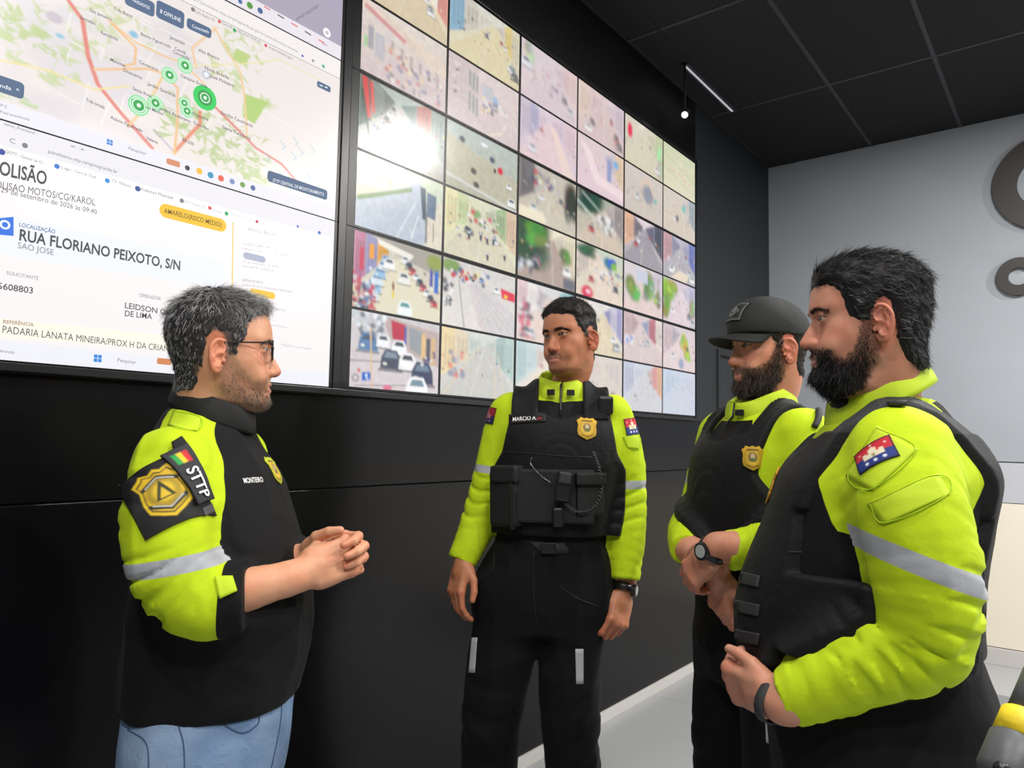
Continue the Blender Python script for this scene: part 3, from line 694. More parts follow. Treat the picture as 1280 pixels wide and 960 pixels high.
    MB().tube([(-0.01, 0.05, dz + 0.055), (0.0, 0.0, dz + 0.012)], [0.018, 0.022], 16).build('shade', m_ceil, t, True)
    MB().tube([(0.0, 0.0, dz + 0.012), (0.004, -0.012, dz + 0.002)], [0.019, 0.012], 16).build('bulb', emit_mat('spot glow', (1, 0.9, 0.85, 1), 1.6), t, True)
    # recessed ceiling lamps, all but the glare one added to light the room
    names = ['added behind the camera on the left', 'added behind the camera on the right', 'added above the group on the left', 'added above the group on the right', 'added near the middle of the right side', 'before the end wall', 'added before the end wall, rightmost']
    for (x, y, wt), nm in zip(LAMPS, names):
        t = empty('recessed_lamp', (x, y, CEIL)); tag(t, 'round recessed ceiling lamp ' + nm, 'lamp', 'recessed ceiling lamps')
        rg = MB(); n = 28
        for r, z in ((0.125, -0.001), (0.125, -0.010), (0.105, -0.012), (0.105, -0.003)):
            for k in range(n): rg.v.append((r * math.cos(6.2832 * k / n), r * math.sin(6.2832 * k / n), z))
        for i in range(3):
            for k in range(n): rg.f.append((i * n + k, i * n + (k + 1) % n, (i + 1) * n + (k + 1) % n, (i + 1) * n + k))
        rg.build('trim_ring', mat('white lamp ring', rgb(230, 230, 230), 0.4), t, True)
        MB().tube([(0, 0, -0.002), (0, 0, -0.0045)], 0.104, 28).build('lens', emit_mat('lamp lens', (1, 0.97, 0.92, 1), 12.0), t)
        ld = bpy.data.lights.new('recessed_light', 'AREA'); ld.shape = 'DISK'; ld.size = 0.2; ld.energy = wt; ld.color = (1.0, 0.965, 0.92); ld.spread = math.radians(180)
        lo = bpy.data.objects.new('light_source', ld); COL.objects.link(lo); lo.parent = t; lo.location = (0, 0, -0.02)
room()
# ------------------------------------------------------------------ pictures shown on the screens
class Img:
    """little raster painter, u to the right, v down, both 0..1"""
    def __init__(s, nx, ny, top, bot):
        s.nx, s.ny = nx, ny; s.u, s.v = np.meshgrid((np.arange(nx)) / (nx - 1), (np.arange(ny)) / (ny - 1))
        t = s.v[..., None]; s.a = np.array(rgb(*top)[:3]) * (1 - t) + np.array(rgb(*bot)[:3]) * t
    def put(s, m, c, al=1.0):
        m = np.clip(m, 0, 1)[..., None] * al; s.a = s.a * (1 - m) + np.array(rgb(*c)[:3]) * m; return s
    def poly(s, pts, c, al=1.0, soft=None):
        soft = 0.6 / s.ny if soft is None else soft
        asp = s.nx / s.ny; d = sdpoly([(p[0] * asp, p[1]) for p in pts], s.u * asp, s.v); return s.put(0.5 - d / (2 * soft), c, al)
    def rect(s, u0, v0, u1, v1, c, al=1.0): return s.poly([(u0, v0), (u1, v0), (u1, v1), (u0, v1)], c, al)
    def ell(s, cu, cv, ru, rv, c, al=1.0, soft=0.25):
        d = np.sqrt(((s.u - cu) / ru) ** 2 + ((s.v - cv) / rv) ** 2); return s.put((1 + soft - d) / (2 * soft), c, al)
    def line(s, pts, w, c, al=1.0):
        asp = s.nx / s.ny; d = np.full(s.u.shape, 9.0)
        for p, q in zip(pts[:-1], pts[1:]):
            px, qx = p[0] * asp, q[0] * asp; ex, ey = qx - px, q[1] - p[1]; t = np.clip(((s.u * asp - px) * ex + (s.v - p[1]) * ey) / (ex * ex + ey * ey + 1e-9), 0, 1)
            d = np.minimum(d, np.hypot(s.u * asp - px - t * ex, s.v - p[1] - t * ey))
        return s.put(0.5 + (w - d) * s.ny * 0.8, c, al)
    def speckle(s, amt, seed, sc=24):
        rs = np.random.RandomState(seed); k = rs.rand(sc, int(sc * 1.5), 3) - 0.5
        iu = np.clip((s.u * (k.shape[1] - 1)), 0, k.shape[1] - 1.001); iv = np.clip(s.v * (k.shape[0] - 1), 0, k.shape[0] - 1.001); i, j = iu.astype(int), iv.astype(int); fu, fv = (iu - i)[..., None], (iv - j)[..., None]
        n = k[j, i] * (1 - fu) * (1 - fv) + k[j, i + 1] * fu * (1 - fv) + k[j + 1, i] * (1 - fu) * fv + k[j + 1, i + 1] * fu * fv
        s.a = np.clip(s.a * (1 + amt * (n * 0.5 + n.mean(-1, keepdims=True) * 1.5)), 0, 1); return s
    def car(s, cu, cv, L, c, ang=0.0, glass=(70, 85, 100)):
        asp = s.nx / s.ny; ca, sa = math.cos(ang), math.sin(ang)
        def q(pts): return [(cu + (x * ca - y * sa) * L / asp, cv + (x * sa + y * ca) * L) for x, y in pts]
        s.poly(q([(-.62, .36), (.62, .36), (.66, .46), (-.66, .46)]), (60, 60, 64), .7)
        s.poly(q([(-.5, -.1), (-.3, -.42), (.3, -.42), (.5, -.1), (.55, .36), (-.55, .36)]), c)
        s.poly(q([(-.36, -.1), (-.24, -.33), (.24, -.33), (.36, -.1)]), glass)
        s.rect(cu - .4 * L / asp, cv + .10 * L, cu - .22 * L / asp, cv + .2 * L, (250, 248, 235)) if ang == 0 else None
        return s
    def clutter(s, u0, v0, u1, v1, n, seed, size=0.03, cols=None):
        r = random.Random(seed); cols = cols or [(235, 235, 238), (60, 64, 72), (200, 60, 60), (70, 100, 160), (240, 220, 160), (120, 125, 130)]
        for _ in range(n):
            u, v = r.uniform(u0, u1), r.uniform(v0, v1); k = size * r.uniform(.5, 1.4); s.ell(u, v, k * .7, k, r.choice(cols), .8, .4)
        return s
    def blur(s, n):
        for _ in range(n):
            E = np.pad(s.a, ((1, 1), (1, 1), (0, 0)), mode='edge'); s.a = 0.36 * s.a + 0.16 * (E[:-2, 1:-1] + E[2:, 1:-1] + E[1:-1, :-2] + E[1:-1, 2:])
        return s
    def wash(s, c, al):  # pale tint mixed into the picture, imitating screen wash-out seen at an angle
        s.a = s.a * (1 - al) + np.array(rgb(*c)[:3]) * al; return s

def street(nx, ny, seed, ground, far, road=None, lb=None, rb=None, cars=6, trees=(), wash=None, roadpts=None, vp=0.55, carcols=None):
    r = random.Random(seed); I = Img(nx, ny, far, ground)
    for side, cols in ((0, lb), (1, rb)):
        if not cols: continue
        n = len(cols)
        for k, c in enumerate(cols):
            a, b = k / n, (k + 1) / n; X = lambda t: (t * vp * 0.92) if side == 0 else 1 - t * (1 - vp) * 0.92
            y0 = lambda t: -0.15 + 0.3 * t; y1 = lambda t: 0.72 - 0.46 * t
            I.poly([(X(a), y0(a)), (X(b), y0(b)), (X(b), y1(b)), (X(a), y1(a))], c)
            for w in range(3):
                ta = a + (b - a) * (0.2 + 0.28 * w); I.poly([(X(ta), y0(ta) + .25 * (1 - ta)), (X(ta + .09 / n * 2), y0(ta) + .25 * (1 - ta)), (X(ta + .09 / n * 2), y1(ta) - .12), (X(ta), y1(ta) - .1)], tuple(int(q * .72) for q in c), .4)
    if road:
        I.poly(roadpts or [(vp - .05, .2), (vp + .06, .2), (1.05, 1.02), (-.05, 1.02)], road)
        I.line([(vp, .24), (r.uniform(.3, .7), 1)], .006, (240, 235, 225), .7)
    for (u, v, ru, rv, c) in trees:
        for k in range(9): I.ell(u + r.uniform(-.5, .5) * ru, v + r.uniform(-.5, .5) * rv, ru * .5, rv * .5, tuple(min(255, max(0, int(q * r.uniform(.7, 1.25)))) for q in c), .85, .4)
    cc = carcols or [(240, 240, 242), (225, 228, 232), (70, 74, 84), (200, 205, 210), (120, 128, 140), (190, 60, 60)]
    for k in sorted([r.random() for _ in range(cars)]):
        side = r.choice((-1, 1)); y = .28 + .62 * k; x = vp + side * (.05 + .42 * (y - .2)) + r.uniform(-.03, .03); I.car(x, y, .06 + .15 * k, r.choice(cc), 0)
    I.clutter(0, .3, 1, .7, 26, seed + 5, .018)
    I.speckle(.15, seed, 26)
    if wash: I.wash(*wash)
    return I

def feed(c, r, nx, ny):
    S = lambda *a, **k: street(nx, ny, c * 10 + r + 3, *a, **k)
    G, DG = (105, 150, 70), (50, 85, 55)
    pink = (222, 205, 208); beige = (226, 218, 200)
    if c == 0:
        if r == 0: I = S((226, 208, 170), (230, 222, 205), (214, 196, 160), [(235, 205, 150), (190, 175, 160)], [(220, 120, 110), (240, 235, 225), (90, 120, 130)], 5, wash=(beige, .25))
        elif r == 1:
            I = Img(nx, ny, (226, 220, 208), (208, 192, 190)); I.poly([(0, 0), (1, .25), (1, .5), (0, .12)], (228, 212, 190)); I.poly([(.03, .06), (.5, .26), (.48, .32), (.02, .13)], (205, 90, 105))
            I.rect(.07, .34, .13, .66, (120, 130, 150)); I.rect(.145, .38, .25, .72, (170, 178, 190)); I.rect(.03, .50, .065, .66, (110, 205, 110))
            for k in range(6): I.rect(.32 + k * .11, .38 + k * .03, .36 + k * .11, .55 + k * .03, (165, 150, 150))
            I.poly([(.3, .62), (1, .75), (1, 1), (.2, 1)], (205, 190, 192)); I.clutter(.25, .5, 1, .95, 60, 4, .03); I.speckle(.25, 5); I.wash((224, 208, 204), .42)
        elif r == 2:
            I = S((190, 190, 184), (175, 185, 178), (186, 184, 176), [(95, 115, 105), (140, 150, 140), (120, 130, 120)], [(150, 165, 160), (185, 120, 110), (120, 140, 135)], 3, vp=.42)
            for k in range(7): I.car(.16 + .035 * k, .86 - .10 * k, .20 - .022 * k, (236, 238, 238) if k % 2 else (70, 76, 80))
            for k in range(6): I.car(.52 + .045 * k * .9, .42 + .08 * k, .10 + .012 * k, (228, 230, 230) if k % 2 else (90, 95, 98))
            I.poly([(.02, .0), (.08, .0), (.13, .52), (.08, .56)], (215, 80, 80)); I.poly([(.10, .02), (.14, .04), (.17, .44), (.14, .46)], (222, 92, 88)); I.line([(.03, .2), (.14, .95)], .02, (70, 90, 72)); I.ell(.09, .9, .03, .05, (205, 60, 75)); I.clutter(.6, .5, .78, .75, 30, 7, .03, [(200, 90, 110), (120, 150, 160), (225, 225, 225)])
        elif r == 3:
            I = Img(nx, ny, (214, 222, 196), (196, 204, 212)); I.poly([(0, .52), (.55, .12), (.72, .12), (.80, 1), (0, 1)], (190, 200, 212)); I.poly([(0, .1), (.55, .06), (.6, .2), (0, .62)], (214, 212, 186))
            I.clutter(.05, .02, .4, .22, 26, 3, .07, [G, (150, 180, 90), (215, 215, 120)]); I.line([(.03, .62), (.6, .26)], .03, (120, 150, 90)); I.line([(.45, 1), (.66, .42)], .007, (240, 242, 245)); I.line([(.62, .95), (.70, .6)], .01, (235, 238, 240))
            I.poly([(.80, .3), (1, .32), (1, 1), (.78, 1)], (226, 218, 200)); I.poly([(.71, .16), (.78, .16), (.80, .62), (.75, .62)], (84, 100, 112)); I.poly([(.80, .2), (.92, .22), (.91, .58), (.80, .56)], (112, 128, 150)); I.rect(.785, .5, .81, .95, (130, 135, 138)); I.rect(.885, .62, .893, .9, (70, 70, 70)); I.speckle(.18, 9)
        elif r == 4:
            I = S((222, 214, 186), (206, 200, 190), None, [(190, 120, 150), (150, 150, 190), (222, 165, 70)], None, 0, vp=.4)
            I.poly([(.30, .30), (.52, .22), (1, .85), (1, 1), (.25, 1)], (226, 218, 192)); I.poly([(.2, 0), (1, 0), (1, .34), (.52, .2)], (170, 165, 155)); I.poly([(.24, .02), (.66, .12), (.62, .2), (.26, .1)], (240, 236, 226))
            for k in range(6): I.car(.19 + .03 * k, .78 - .10 * k, .24 - .02 * k, (150, 190, 225) if k % 2 else (215, 228, 238), glass=(90, 130, 165))
            I.car(.38, .33, .19, (244, 244, 244)); I.car(.55, .48, .20, (236, 236, 232)); I.car(.57, .90, .26, (238, 244, 244), glass=(90, 150, 150))
            for k in range(9): I.car(.56 + .045 * k, .22 + .065 * k, .13, ((235, 235, 235), (70, 74, 84), (200, 70, 70))[k % 3])
            I.rect(.86, .18, .90, .5, (90, 90, 170)); I.rect(.92, .22, .97, .58, (50, 110, 200)); I.ell(.92, .14, .1, .12, (150, 165, 70), .9); I.clutter(0, .62, .24, 1, 80, 5, .03, [(60, 60, 70), (220, 225, 230), (200, 60, 80), (90, 120, 160)]); I.rect(.06, .2, .1, .5, (205, 60, 90)); I.rect(.16, .12, .21, .32, (240, 160, 40)); I.ell(.43, .62, .012, .07, (150, 90, 60)); I.ell(.43, .74, .014, .05, (235, 205, 60))
        else:
            I = Img(nx, ny, (205, 200, 200), (216, 206, 208)); I.poly([(.3, 0), (1, .12), (1, .62), (.7, .5), (.42, .3)], (190, 170, 165)); I.poly([(.42, .05), (.58, .08), (.58, .36), (.44, .3)], (190, 40, 70)); I.rect(.575, .1, .60, .36, (60, 90, 170)); I.poly([(.62, .1), (.8, .14), (.8, .5), (.64, .4)], (150, 155, 160)); I.rect(.78, .16, .83, .55, (226, 190, 130)); I.rect(.9, .2, .95, .6, (214, 180, 130)); I.rect(.84, .22, .89, .55, (90, 84, 92))
            I.clutter(.02, .0, .35, .3, 70, 6, .035, [(235, 236, 240), (90, 100, 115), (200, 205, 212)])
            for (x, y, L, cc, g) in ((.18, .40, .30, (90, 130, 175), (70, 90, 110)), (.34, .36, .22, (238, 240, 242), (70, 80, 95)), (.52, .42, .26, (242, 243, 245), (60, 70, 85)), (.43, .60, .34, (66, 74, 96), (130, 145, 160)), (.62, .60, .30, (244, 244, 246), (60, 64, 74)), (.80, .74, .40, (52, 60, 92), (110, 130, 150)), (.74, .96, .40, (248, 248, 250), (120, 145, 160))): I.car(x, y, L, cc, 0, g)
            I.line([(0, .66), (.5, .62)], .005, (60, 60, 64)); I.line([(.05, .98), (.62, .92)], .004, (70, 70, 74)); I.line([(.20, .2), (.23, .98)], .012, (224, 190, 140)); I.poly([(.125, .80), (.215, .79), (.215, .90), (.125, .91)], (40, 100, 205)); I.ell(.17, .835, .012, .02, (240, 245, 255)); I.line([(.17, .85), (.17, .875), (.19, .885)], .008, (240, 245, 255)); I.ell(.06, .88, .035, .05, (110, 112, 118)); I.ell(.06, .88, .022, .032, (214, 208, 210)); I.ell(.09, .78, .012, .03, (220, 60, 70)); I.ell(.40, .98, .05, .04, (225, 110, 140)); I.clutter(.7, .4, .95, .6, 10, 12, .03, [(70, 70, 120), (235, 235, 240)]); I.speckle(.14, 3)
    elif c == 1:
        if r == 0: I = S((222, 212, 176), (214, 214, 206), (220, 208, 168), [(110, 170, 205), (200, 195, 185), (215, 210, 200)], [(214, 205, 180), (220, 200, 120), (205, 200, 190)], 9, vp=.62, wash=(beige, .2))
        elif r == 1:
            I = Img(nx, ny, (222, 208, 204), (212, 198, 198)); I.poly([(.0, 0), (.4, 0), (.4, .75), (0, .6)], (206, 192, 190))
            for k in range(3):
                I.rect(.27 + .05 * k, .1 + .02 * k, .30 + .05 * k, .36 + .02 * k, (130, 150, 150)); I.rect(.27 + .05 * k, .45 + .02 * k, .30 + .05 * k, .75 + .02 * k, (140, 158, 155))
            I.rect(.45, .2, .62, .42, (185, 195, 205)); I.rect(.62, .3, .68, .45, (130, 180, 225)); I.clutter(.45, .4, .85, .65, 34, 8, .03); I.line([(.55, 1.0), (.75, .85), (.8, .7)], .02, (235, 225, 205)); I.clutter(.08, .1, .14, .9, 20, 4, .02, [(90, 85, 95), (230, 225, 225)]); I.speckle(.2, 14); I.wash((224, 208, 206), .3)
        elif r == 2:
            I = Img(nx, ny, (186, 196, 190), (186, 184, 164)); I.poly([(0, .2), (1, .5), (1, 1), (0, .8)], (192, 188, 166)); I.speckle(.16, 4)
            for (x, y, cc) in ((.2, .2, (60, 70, 84)), (.62, .3, (70, 84, 104)), (.36, .62, (66, 66, 64)), (.40, .82, (70, 72, 66))): I.ell(x, y, .04, .05, cc, .9)
            I.ell(.74, .42, .04, .06, (215, 50, 80)); I.ell(.66, .46, .02, .04, (80, 80, 80)); I.car(.88, .62, .12, (240, 242, 240)); I.car(.92, .88, .18, (232, 238, 236)); I.ell(.5, .12, .05, .03, (235, 240, 240)); I.line([(0, .82), (1, 1.0)], .02, (214, 214, 210))
        elif r == 3:
            I = S((222, 218, 190), (220, 222, 196), (216, 210, 186), [(232, 224, 180), (206, 214, 170), (225, 220, 190)], [(222, 196, 170), (170, 190, 150), (200, 205, 180)], 4, vp=.5)
            I.clutter(.3, .22, .72, .42, 26, 3, .035, [(240, 240, 240), (90, 95, 110), (210, 90, 100), (140, 175, 120)])
            for (x, y) in ((.32, .62), (.48, .58), (.57, .60), (.66, .58), (.58, .86), (.83, .78)): I.ell(x, y, .018, .07, (84, 88, 100)); I.ell(x, y - .05, .012, .02, (225, 225, 230))
        elif r == 4:
            I = Img(nx, ny, (214, 210, 206), (226, 220, 214)); I.poly([(.28, .22), (.42, .18), (1.1, .72), (1.05, 1.02), (.52, 1.02)], (212, 206, 206)); I.ell(.1, .1, .12, .1, (130, 160, 90)); I.clutter(.1, .1, .6, .28, 40, 3, .03); I.poly([(.78, .24), (1, .28), (1, .42), (.8, .40)], (225, 50, 80)); I.ell(.86, .36, .03, .03, (240, 200, 60)); I.car(.72, .3, .13, (236, 238, 240)); I.car(.5, .2, .1, (120, 150, 200)); I.ell(.3, .24, .025, .035, (215, 50, 60)); I.ell(.39, .24, .02, .025, (60, 60, 66))
            for k in range(5): I.line([(.34 + .02 * k, .28), (.55 + .14 * k, 1)], .004, (232, 200, 196) if k == 0 else (176, 172, 174), .7)
            I.line([(.2, .3), (.28, 1)], .006, (80, 78, 80)); I.clutter(0, .35, .12, .7, 16, 5, .04, [(70, 74, 84), (235, 235, 240)]); I.speckle(.12, 8)
        else:
            I = S((206, 202, 194), (206, 214, 208), (196, 194, 188), [(238, 210, 150), (225, 205, 170), (190, 205, 200)], [(170, 200, 196), (150, 180, 178), (190, 200, 198)], 0, vp=.56, wash=((224, 222, 214), .22)); I.line([(.04, .98), (.5, .2)], .008, (232, 208, 170)); I.line([(.72, 1), (.7, .2)], .008, (225, 205, 180)); I.line([(.86, .98), (.76, .3)], .01, (228, 210, 190)); I.clutter(.1, .35, .3, .7, 18, 4, .04, [(200, 190, 190), (150, 150, 170), (225, 120, 110)])
    elif c == 2:
        if r == 0: I = S((222, 205, 206), (216, 206, 210), (214, 200, 206), None, [(226, 200, 195), (222, 190, 190), (210, 195, 205)], 2, [(.12, .18, .1, .2, (190, 205, 160))], wash=((222, 205, 208), .3)); I.car(.08, .38, .22, (225, 225, 230)); I.clutter(.5, .5, .65, .8, 14, 4, .04, [(120, 120, 150), (210, 190, 200)])
        elif r == 1: I = S((214, 198, 212), (224, 208, 214), (230, 206, 206), [(200, 190, 205), (170, 170, 200), (215, 200, 210)], [(225, 200, 205), (215, 195, 210)], 3, vp=.5, wash=((220, 202, 214), .25)); I.poly([(.5, .2), (.62, .25), (.95, 1), (.75, 1)], (236, 214, 206))
        elif r == 2: I = S((204, 194, 180), (198, 190, 178), (206, 198, 182), [(120, 115, 118), (190, 185, 180)], None, 5, [(.92, .4, .14, .4, (60, 72, 58))]); I.poly([(0, .82), (.4, .80), (.46, .95), (.4, 1), (0, 1)], (240, 230, 205)); I.clutter(.1, .1, .6, .35, 24, 6, .04)
        elif r == 3: I = S((176, 158, 148), (240, 232, 206), (178, 160, 150), None, [(226, 216, 190), (214, 205, 190)], 5, [(.18, .28, .36, .5, DG), (.3, .2, .2, .22, G), (.82, .45, .12, .2, (110, 140, 80))]); I.car(.85, .68, .2, (244, 244, 240)); I.rect(.78, .8, 1, 1, (110, 112, 122)); I.clutter(0, .7, .25, .95, 16, 4, .05, [(235, 238, 242), (80, 90, 104)])
        elif r == 4: I = S((226, 206, 200), (214, 214, 214), (228, 208, 198), [(225, 200, 205), (235, 230, 225), (200, 190, 195)], [(130, 180, 186), (150, 190, 195), (230, 220, 210)], 4); I.clutter(.05, .3, .24, .95, 60, 5, .04, [(220, 90, 110), (240, 235, 235), (80, 84, 100)])
        else: I = S((226, 218, 205), (200, 216, 220), (232, 222, 200), [(160, 200, 205), (190, 215, 220), (205, 190, 180)], [(226, 205, 200), (214, 195, 190)], 2, wash=((230, 222, 214), .3))
    elif c == 3:
        if r == 0: I = S((216, 196, 194), (222, 204, 200), (212, 192, 190), [(226, 205, 190), (215, 195, 195)], [(206, 190, 205), (215, 200, 210)], 8, wash=((222, 202, 200), .3))
        elif r == 1: I = S((226, 204, 212), (222, 205, 205), None, None, [(226, 200, 160), (190, 190, 205)], 0, wash=((226, 206, 212), .25)); I.poly([(.05, .1), (.25, .2), (.45, .62), (1, .7), (1, .9), (.35, .8)], (240, 220, 224)); I.rect(.62, .2, .72, .65, (150, 160, 200)); I.ell(.82, .22, .05, .08, (120, 180, 230))
        elif r == 2: I = S((206, 192, 176), (170, 176, 160), (208, 194, 178), None, [(160, 150, 150), (190, 180, 175)], 2, [(.25, .15, .3, .3, (36, 70, 56))]); I.line([(0, .25), (.4, .5)], .02, (200, 214, 205)); I.line([(.1, .05), (.5, .3)], .014, (190, 205, 196)); I.clutter(.45, .35, .75, .65, 40, 7, .05, [(238, 238, 238), (120, 120, 125)]); I.line([(.4, .75), (1, .92)], .01, (226, 200, 160))
        elif r == 3: I = S((226, 210, 194), (200, 210, 190), (228, 212, 196), [(214, 200, 190), (235, 215, 200)], None, 4, [(.2, .1, .2, .15, (50, 90, 70)), (.7, .22, .14, .14, (60, 120, 190)), (.78, .24, .08, .1, (130, 185, 60))]); I.ell(.22, .92, .12, .12, (220, 40, 80)); I.clutter(.5, .35, 1, .6, 30, 9, .03); I.ell(.24, .90, .05, .04, (245, 215, 225))
        elif r == 4: I = S((226, 214, 190), (222, 220, 214), (222, 208, 180), [(205, 195, 180), (235, 230, 225)], [(170, 165, 205), (200, 195, 215), (150, 150, 190)], 4)
        else: I = S((216, 206, 196), (220, 206, 200), (214, 204, 192), [(226, 190, 180), (215, 200, 195)], [(210, 200, 195)], 2, wash=((220, 210, 202), .45))
    elif c == 4:
        if r == 0: I = S((214, 206, 184), (216, 210, 196), (216, 208, 184), None, [(190, 205, 160), (205, 205, 180)], 2, [(.92, .6, .1, .4, (185, 205, 150))], wash=((218, 210, 190), .3)); I.ell(.12, .3, .06, .16, (230, 50, 90))
        elif r == 1: I = S((206, 196, 186), (210, 202, 196), (206, 194, 184), None, None, 1, wash=((212, 202, 194), .25)); I.ell(.6, .45, .14, .2, (150, 152, 165)); I.line([(.4, .3), (.6, .1), (.8, .5)], .03, (226, 200, 180)); I.ell(.8, .5, .04, .06, (120, 190, 185))
        elif r == 2: I = S((170, 162, 168), (226, 212, 216), (160, 154, 162), [(226, 180, 150), (130, 120, 130)], [(84, 88, 104), (110, 110, 130)], 4, vp=.5)
        elif r == 3: I = S((222, 200, 196), (216, 208, 212), (224, 204, 200), None, [(205, 195, 205)], 1, [(.22, .5, .2, .3, (120, 150, 90)), (.62, .4, .16, .36, (130, 160, 100)), (.85, .6, .1, .2, (140, 165, 110))]); I.rect(.3, .08, .6, .34, (200, 205, 220))
        elif r == 4: I = S((220, 200, 196), (214, 196, 196), (214, 198, 196), [(205, 180, 180), (190, 165, 165)], [(226, 214, 208), (190, 120, 130), (160, 165, 190)], 2, vp=.4); I.clutter(.06, .5, .22, .7, 16, 4, .05, [(100, 130, 205), (235, 235, 240)])
        else: I = S((206, 206, 212), (200, 210, 220), (205, 205, 210), [(180, 190, 215), (205, 210, 225)], [(226, 160, 90), (222, 120, 110), (200, 170, 160)], 2, wash=((212, 210, 214), .3))
    else:
        if r == 0: I = S((224, 220, 192), (206, 214, 180), (226, 220, 196), None, None, 0, wash=((220, 216, 190), .3)); [I.line([(0, .25 + .15 * k), (1, .55 + .15 * k)], .02, ((186, 204, 150), (226, 200, 190))[k % 2], .6) for k in range(3)]
        elif r == 1: I = S((214, 202, 188), (216, 206, 196), (212, 200, 186), None, [(150, 170, 180), (205, 200, 200)], 3, wash=((216, 205, 192), .2)); I.ell(.62, .28, .05, .08, (110, 200, 190)); I.ell(.42, .6, .04, .08, (110, 105, 100))
        elif r == 2: I = S((176, 172, 178), (190, 186, 200), (180, 176, 182), [(200, 160, 165), (150, 150, 170)], [(120, 130, 190), (170, 170, 195)], 6); I.poly([(.2, 1), (.5, .75), (.8, .8), (.7, 1)], (232, 216, 196))
        elif r == 3: I = S((222, 204, 208), (212, 200, 210), (222, 206, 210), None, [(190, 185, 210), (205, 200, 215)], 4, [(.15, .3, .26, .34, (150, 190, 60)), (.1, .7, .14, .3, (140, 185, 60)), (.3, .15, .2, .16, (165, 195, 80)), (.9, .5, .1, .3, (150, 180, 120))])
        elif r == 4: I = S((226, 206, 206), (214, 200, 206), (224, 206, 206), [(210, 190, 195), (190, 180, 190)], None, 2, [(.62, .3, .14, .2, (180, 195, 90)), (.72, .5, .12, .24, (175, 195, 70)), (.8, .7, .06, .1, (180, 200, 90))]); I.ell(.55, .85, .08, .12, (150, 165, 190))
        else: I = S((196, 206, 220), (200, 208, 222), (200, 206, 216), [(190, 205, 225)], [(205, 210, 225)], 1, wash=((204, 212, 226), .45))
    return I

def grid_pic(name, x, y0, y1, z0, z1, img, material, parent, thick=0.0015):
    """flat picture as a fine mesh in the wall plane, top row of the raster at z1"""
    ny, nx = img.shape[:2]; Y, Z = np.meshgrid(np.linspace(y0, y1, nx), np.linspace(z1, z0, ny))
    v = np.column_stack([np.full(nx * ny, x), Y.ravel(), Z.ravel()]); i = (np.arange(ny - 1)[:, None] * nx + np.arange(nx - 1)[None, :]).ravel()
    q = np.column_stack([i, i + nx, i + nx + 1, i + 1]); return mesh_obj(name, v, q, material, parent, False, None, img.reshape(-1, 3))

_TXT = {}
def text_mesh(s, bold=0.0):
    k = (s, bold)
    if k in _TXT: return _TXT[k]
    cu = bpy.data.curves.new('t', 'FONT'); cu.body = s; cu.size = 1.0; cu.offset = bold; cu.resolution_u = 3; cu.align_x = 'LEFT'
    ob = bpy.data.objects.new('t', cu); COL.objects.link(ob); dg = bpy.context.evaluated_depsgraph_get(); dg.update()
    me = bpy.data.meshes.new_from_object(ob.evaluated_get(dg)); v = np.array([tuple(q.co) for q in me.vertices])[:, :2]; f = [tuple(p.vertices) for p in me.polygons]
    bpy.data.objects.remove(ob); bpy.data.curves.remove(cu); bpy.data.meshes.remove(me)
    _TXT[k] = (v, f); return _TXT[k]

SCREEN_X = XW + 0.021
def wall_text(s, pxa, pya, pxb, pyb, hpx, m, parent, bold=0.0, name='text', x=None):
    """writing on the wall plane: baseline start and end pixels, cap height in pixels at its middle"""
    x = SCREEN_X + 0.0012 if x is None else x; a, b = on_wall(pxa, pya, x), on_wall(pxb, pyb, x)
    mx_, my_ = (pxa + pxb) / 2, (pya + pyb) / 2; hh = abs(on_wall(mx_, my_ - hpx, x)[2] - on_wall(mx_, my_, x)[2])
    v, f = text_mesh(s, bold); w = v[:, 0].max() - v[:, 0].min(); d = (b - a) / w; s0 = hh / 0.70
    V = a + (v[:, 0:1] - v[:, 0].min()) * d + v[:, 1:2] * np.array((0, 0, s0)); return mesh_obj(name, V, f, m, parent)

def wall_poly(pxs, m, parent, name='panel_area', lift=0.0006):
    x = SCREEN_X + lift; pts = [on_wall(a, b, x) for a, b in pxs]; return mesh_obj(name, pts, [tuple(range(len(pts)))[::-1]], m, parent)

def wall_yz(poly, m, parent, name, lift=0.0006):
    x = SCREEN_X + lift; return mesh_obj(name, [(x, a, b) for a, b in poly], [tuple(range(len(poly)))], m, parent)

def disc(cy, cz, r, n=26): return [(cy + r * math.cos(6.2832 * k / n), cz + r * math.sin(6.2832 * k / n)) for k in range(n)]
def rrect(y0, y1, z0, z1, r, n=5):
    o = []
    for (cy, cz, a0) in ((y1 - r, z0 + r, -90), (y1 - r, z1 - r, 0), (y0 + r, z1 - r, 90), (y0 + r, z0 + r, 180)):
        for k in range(n + 1): a = math.radians(a0 + 90 * k / n); o.append((cy + r * math.cos(a), cz + r * math.sin(a)))
    return o

SCR_E = 1.0
def ink(r, g, b): return emit_mat('ink %d %d %d' % (r, g, b), rgb(r, g, b), SCR_E)

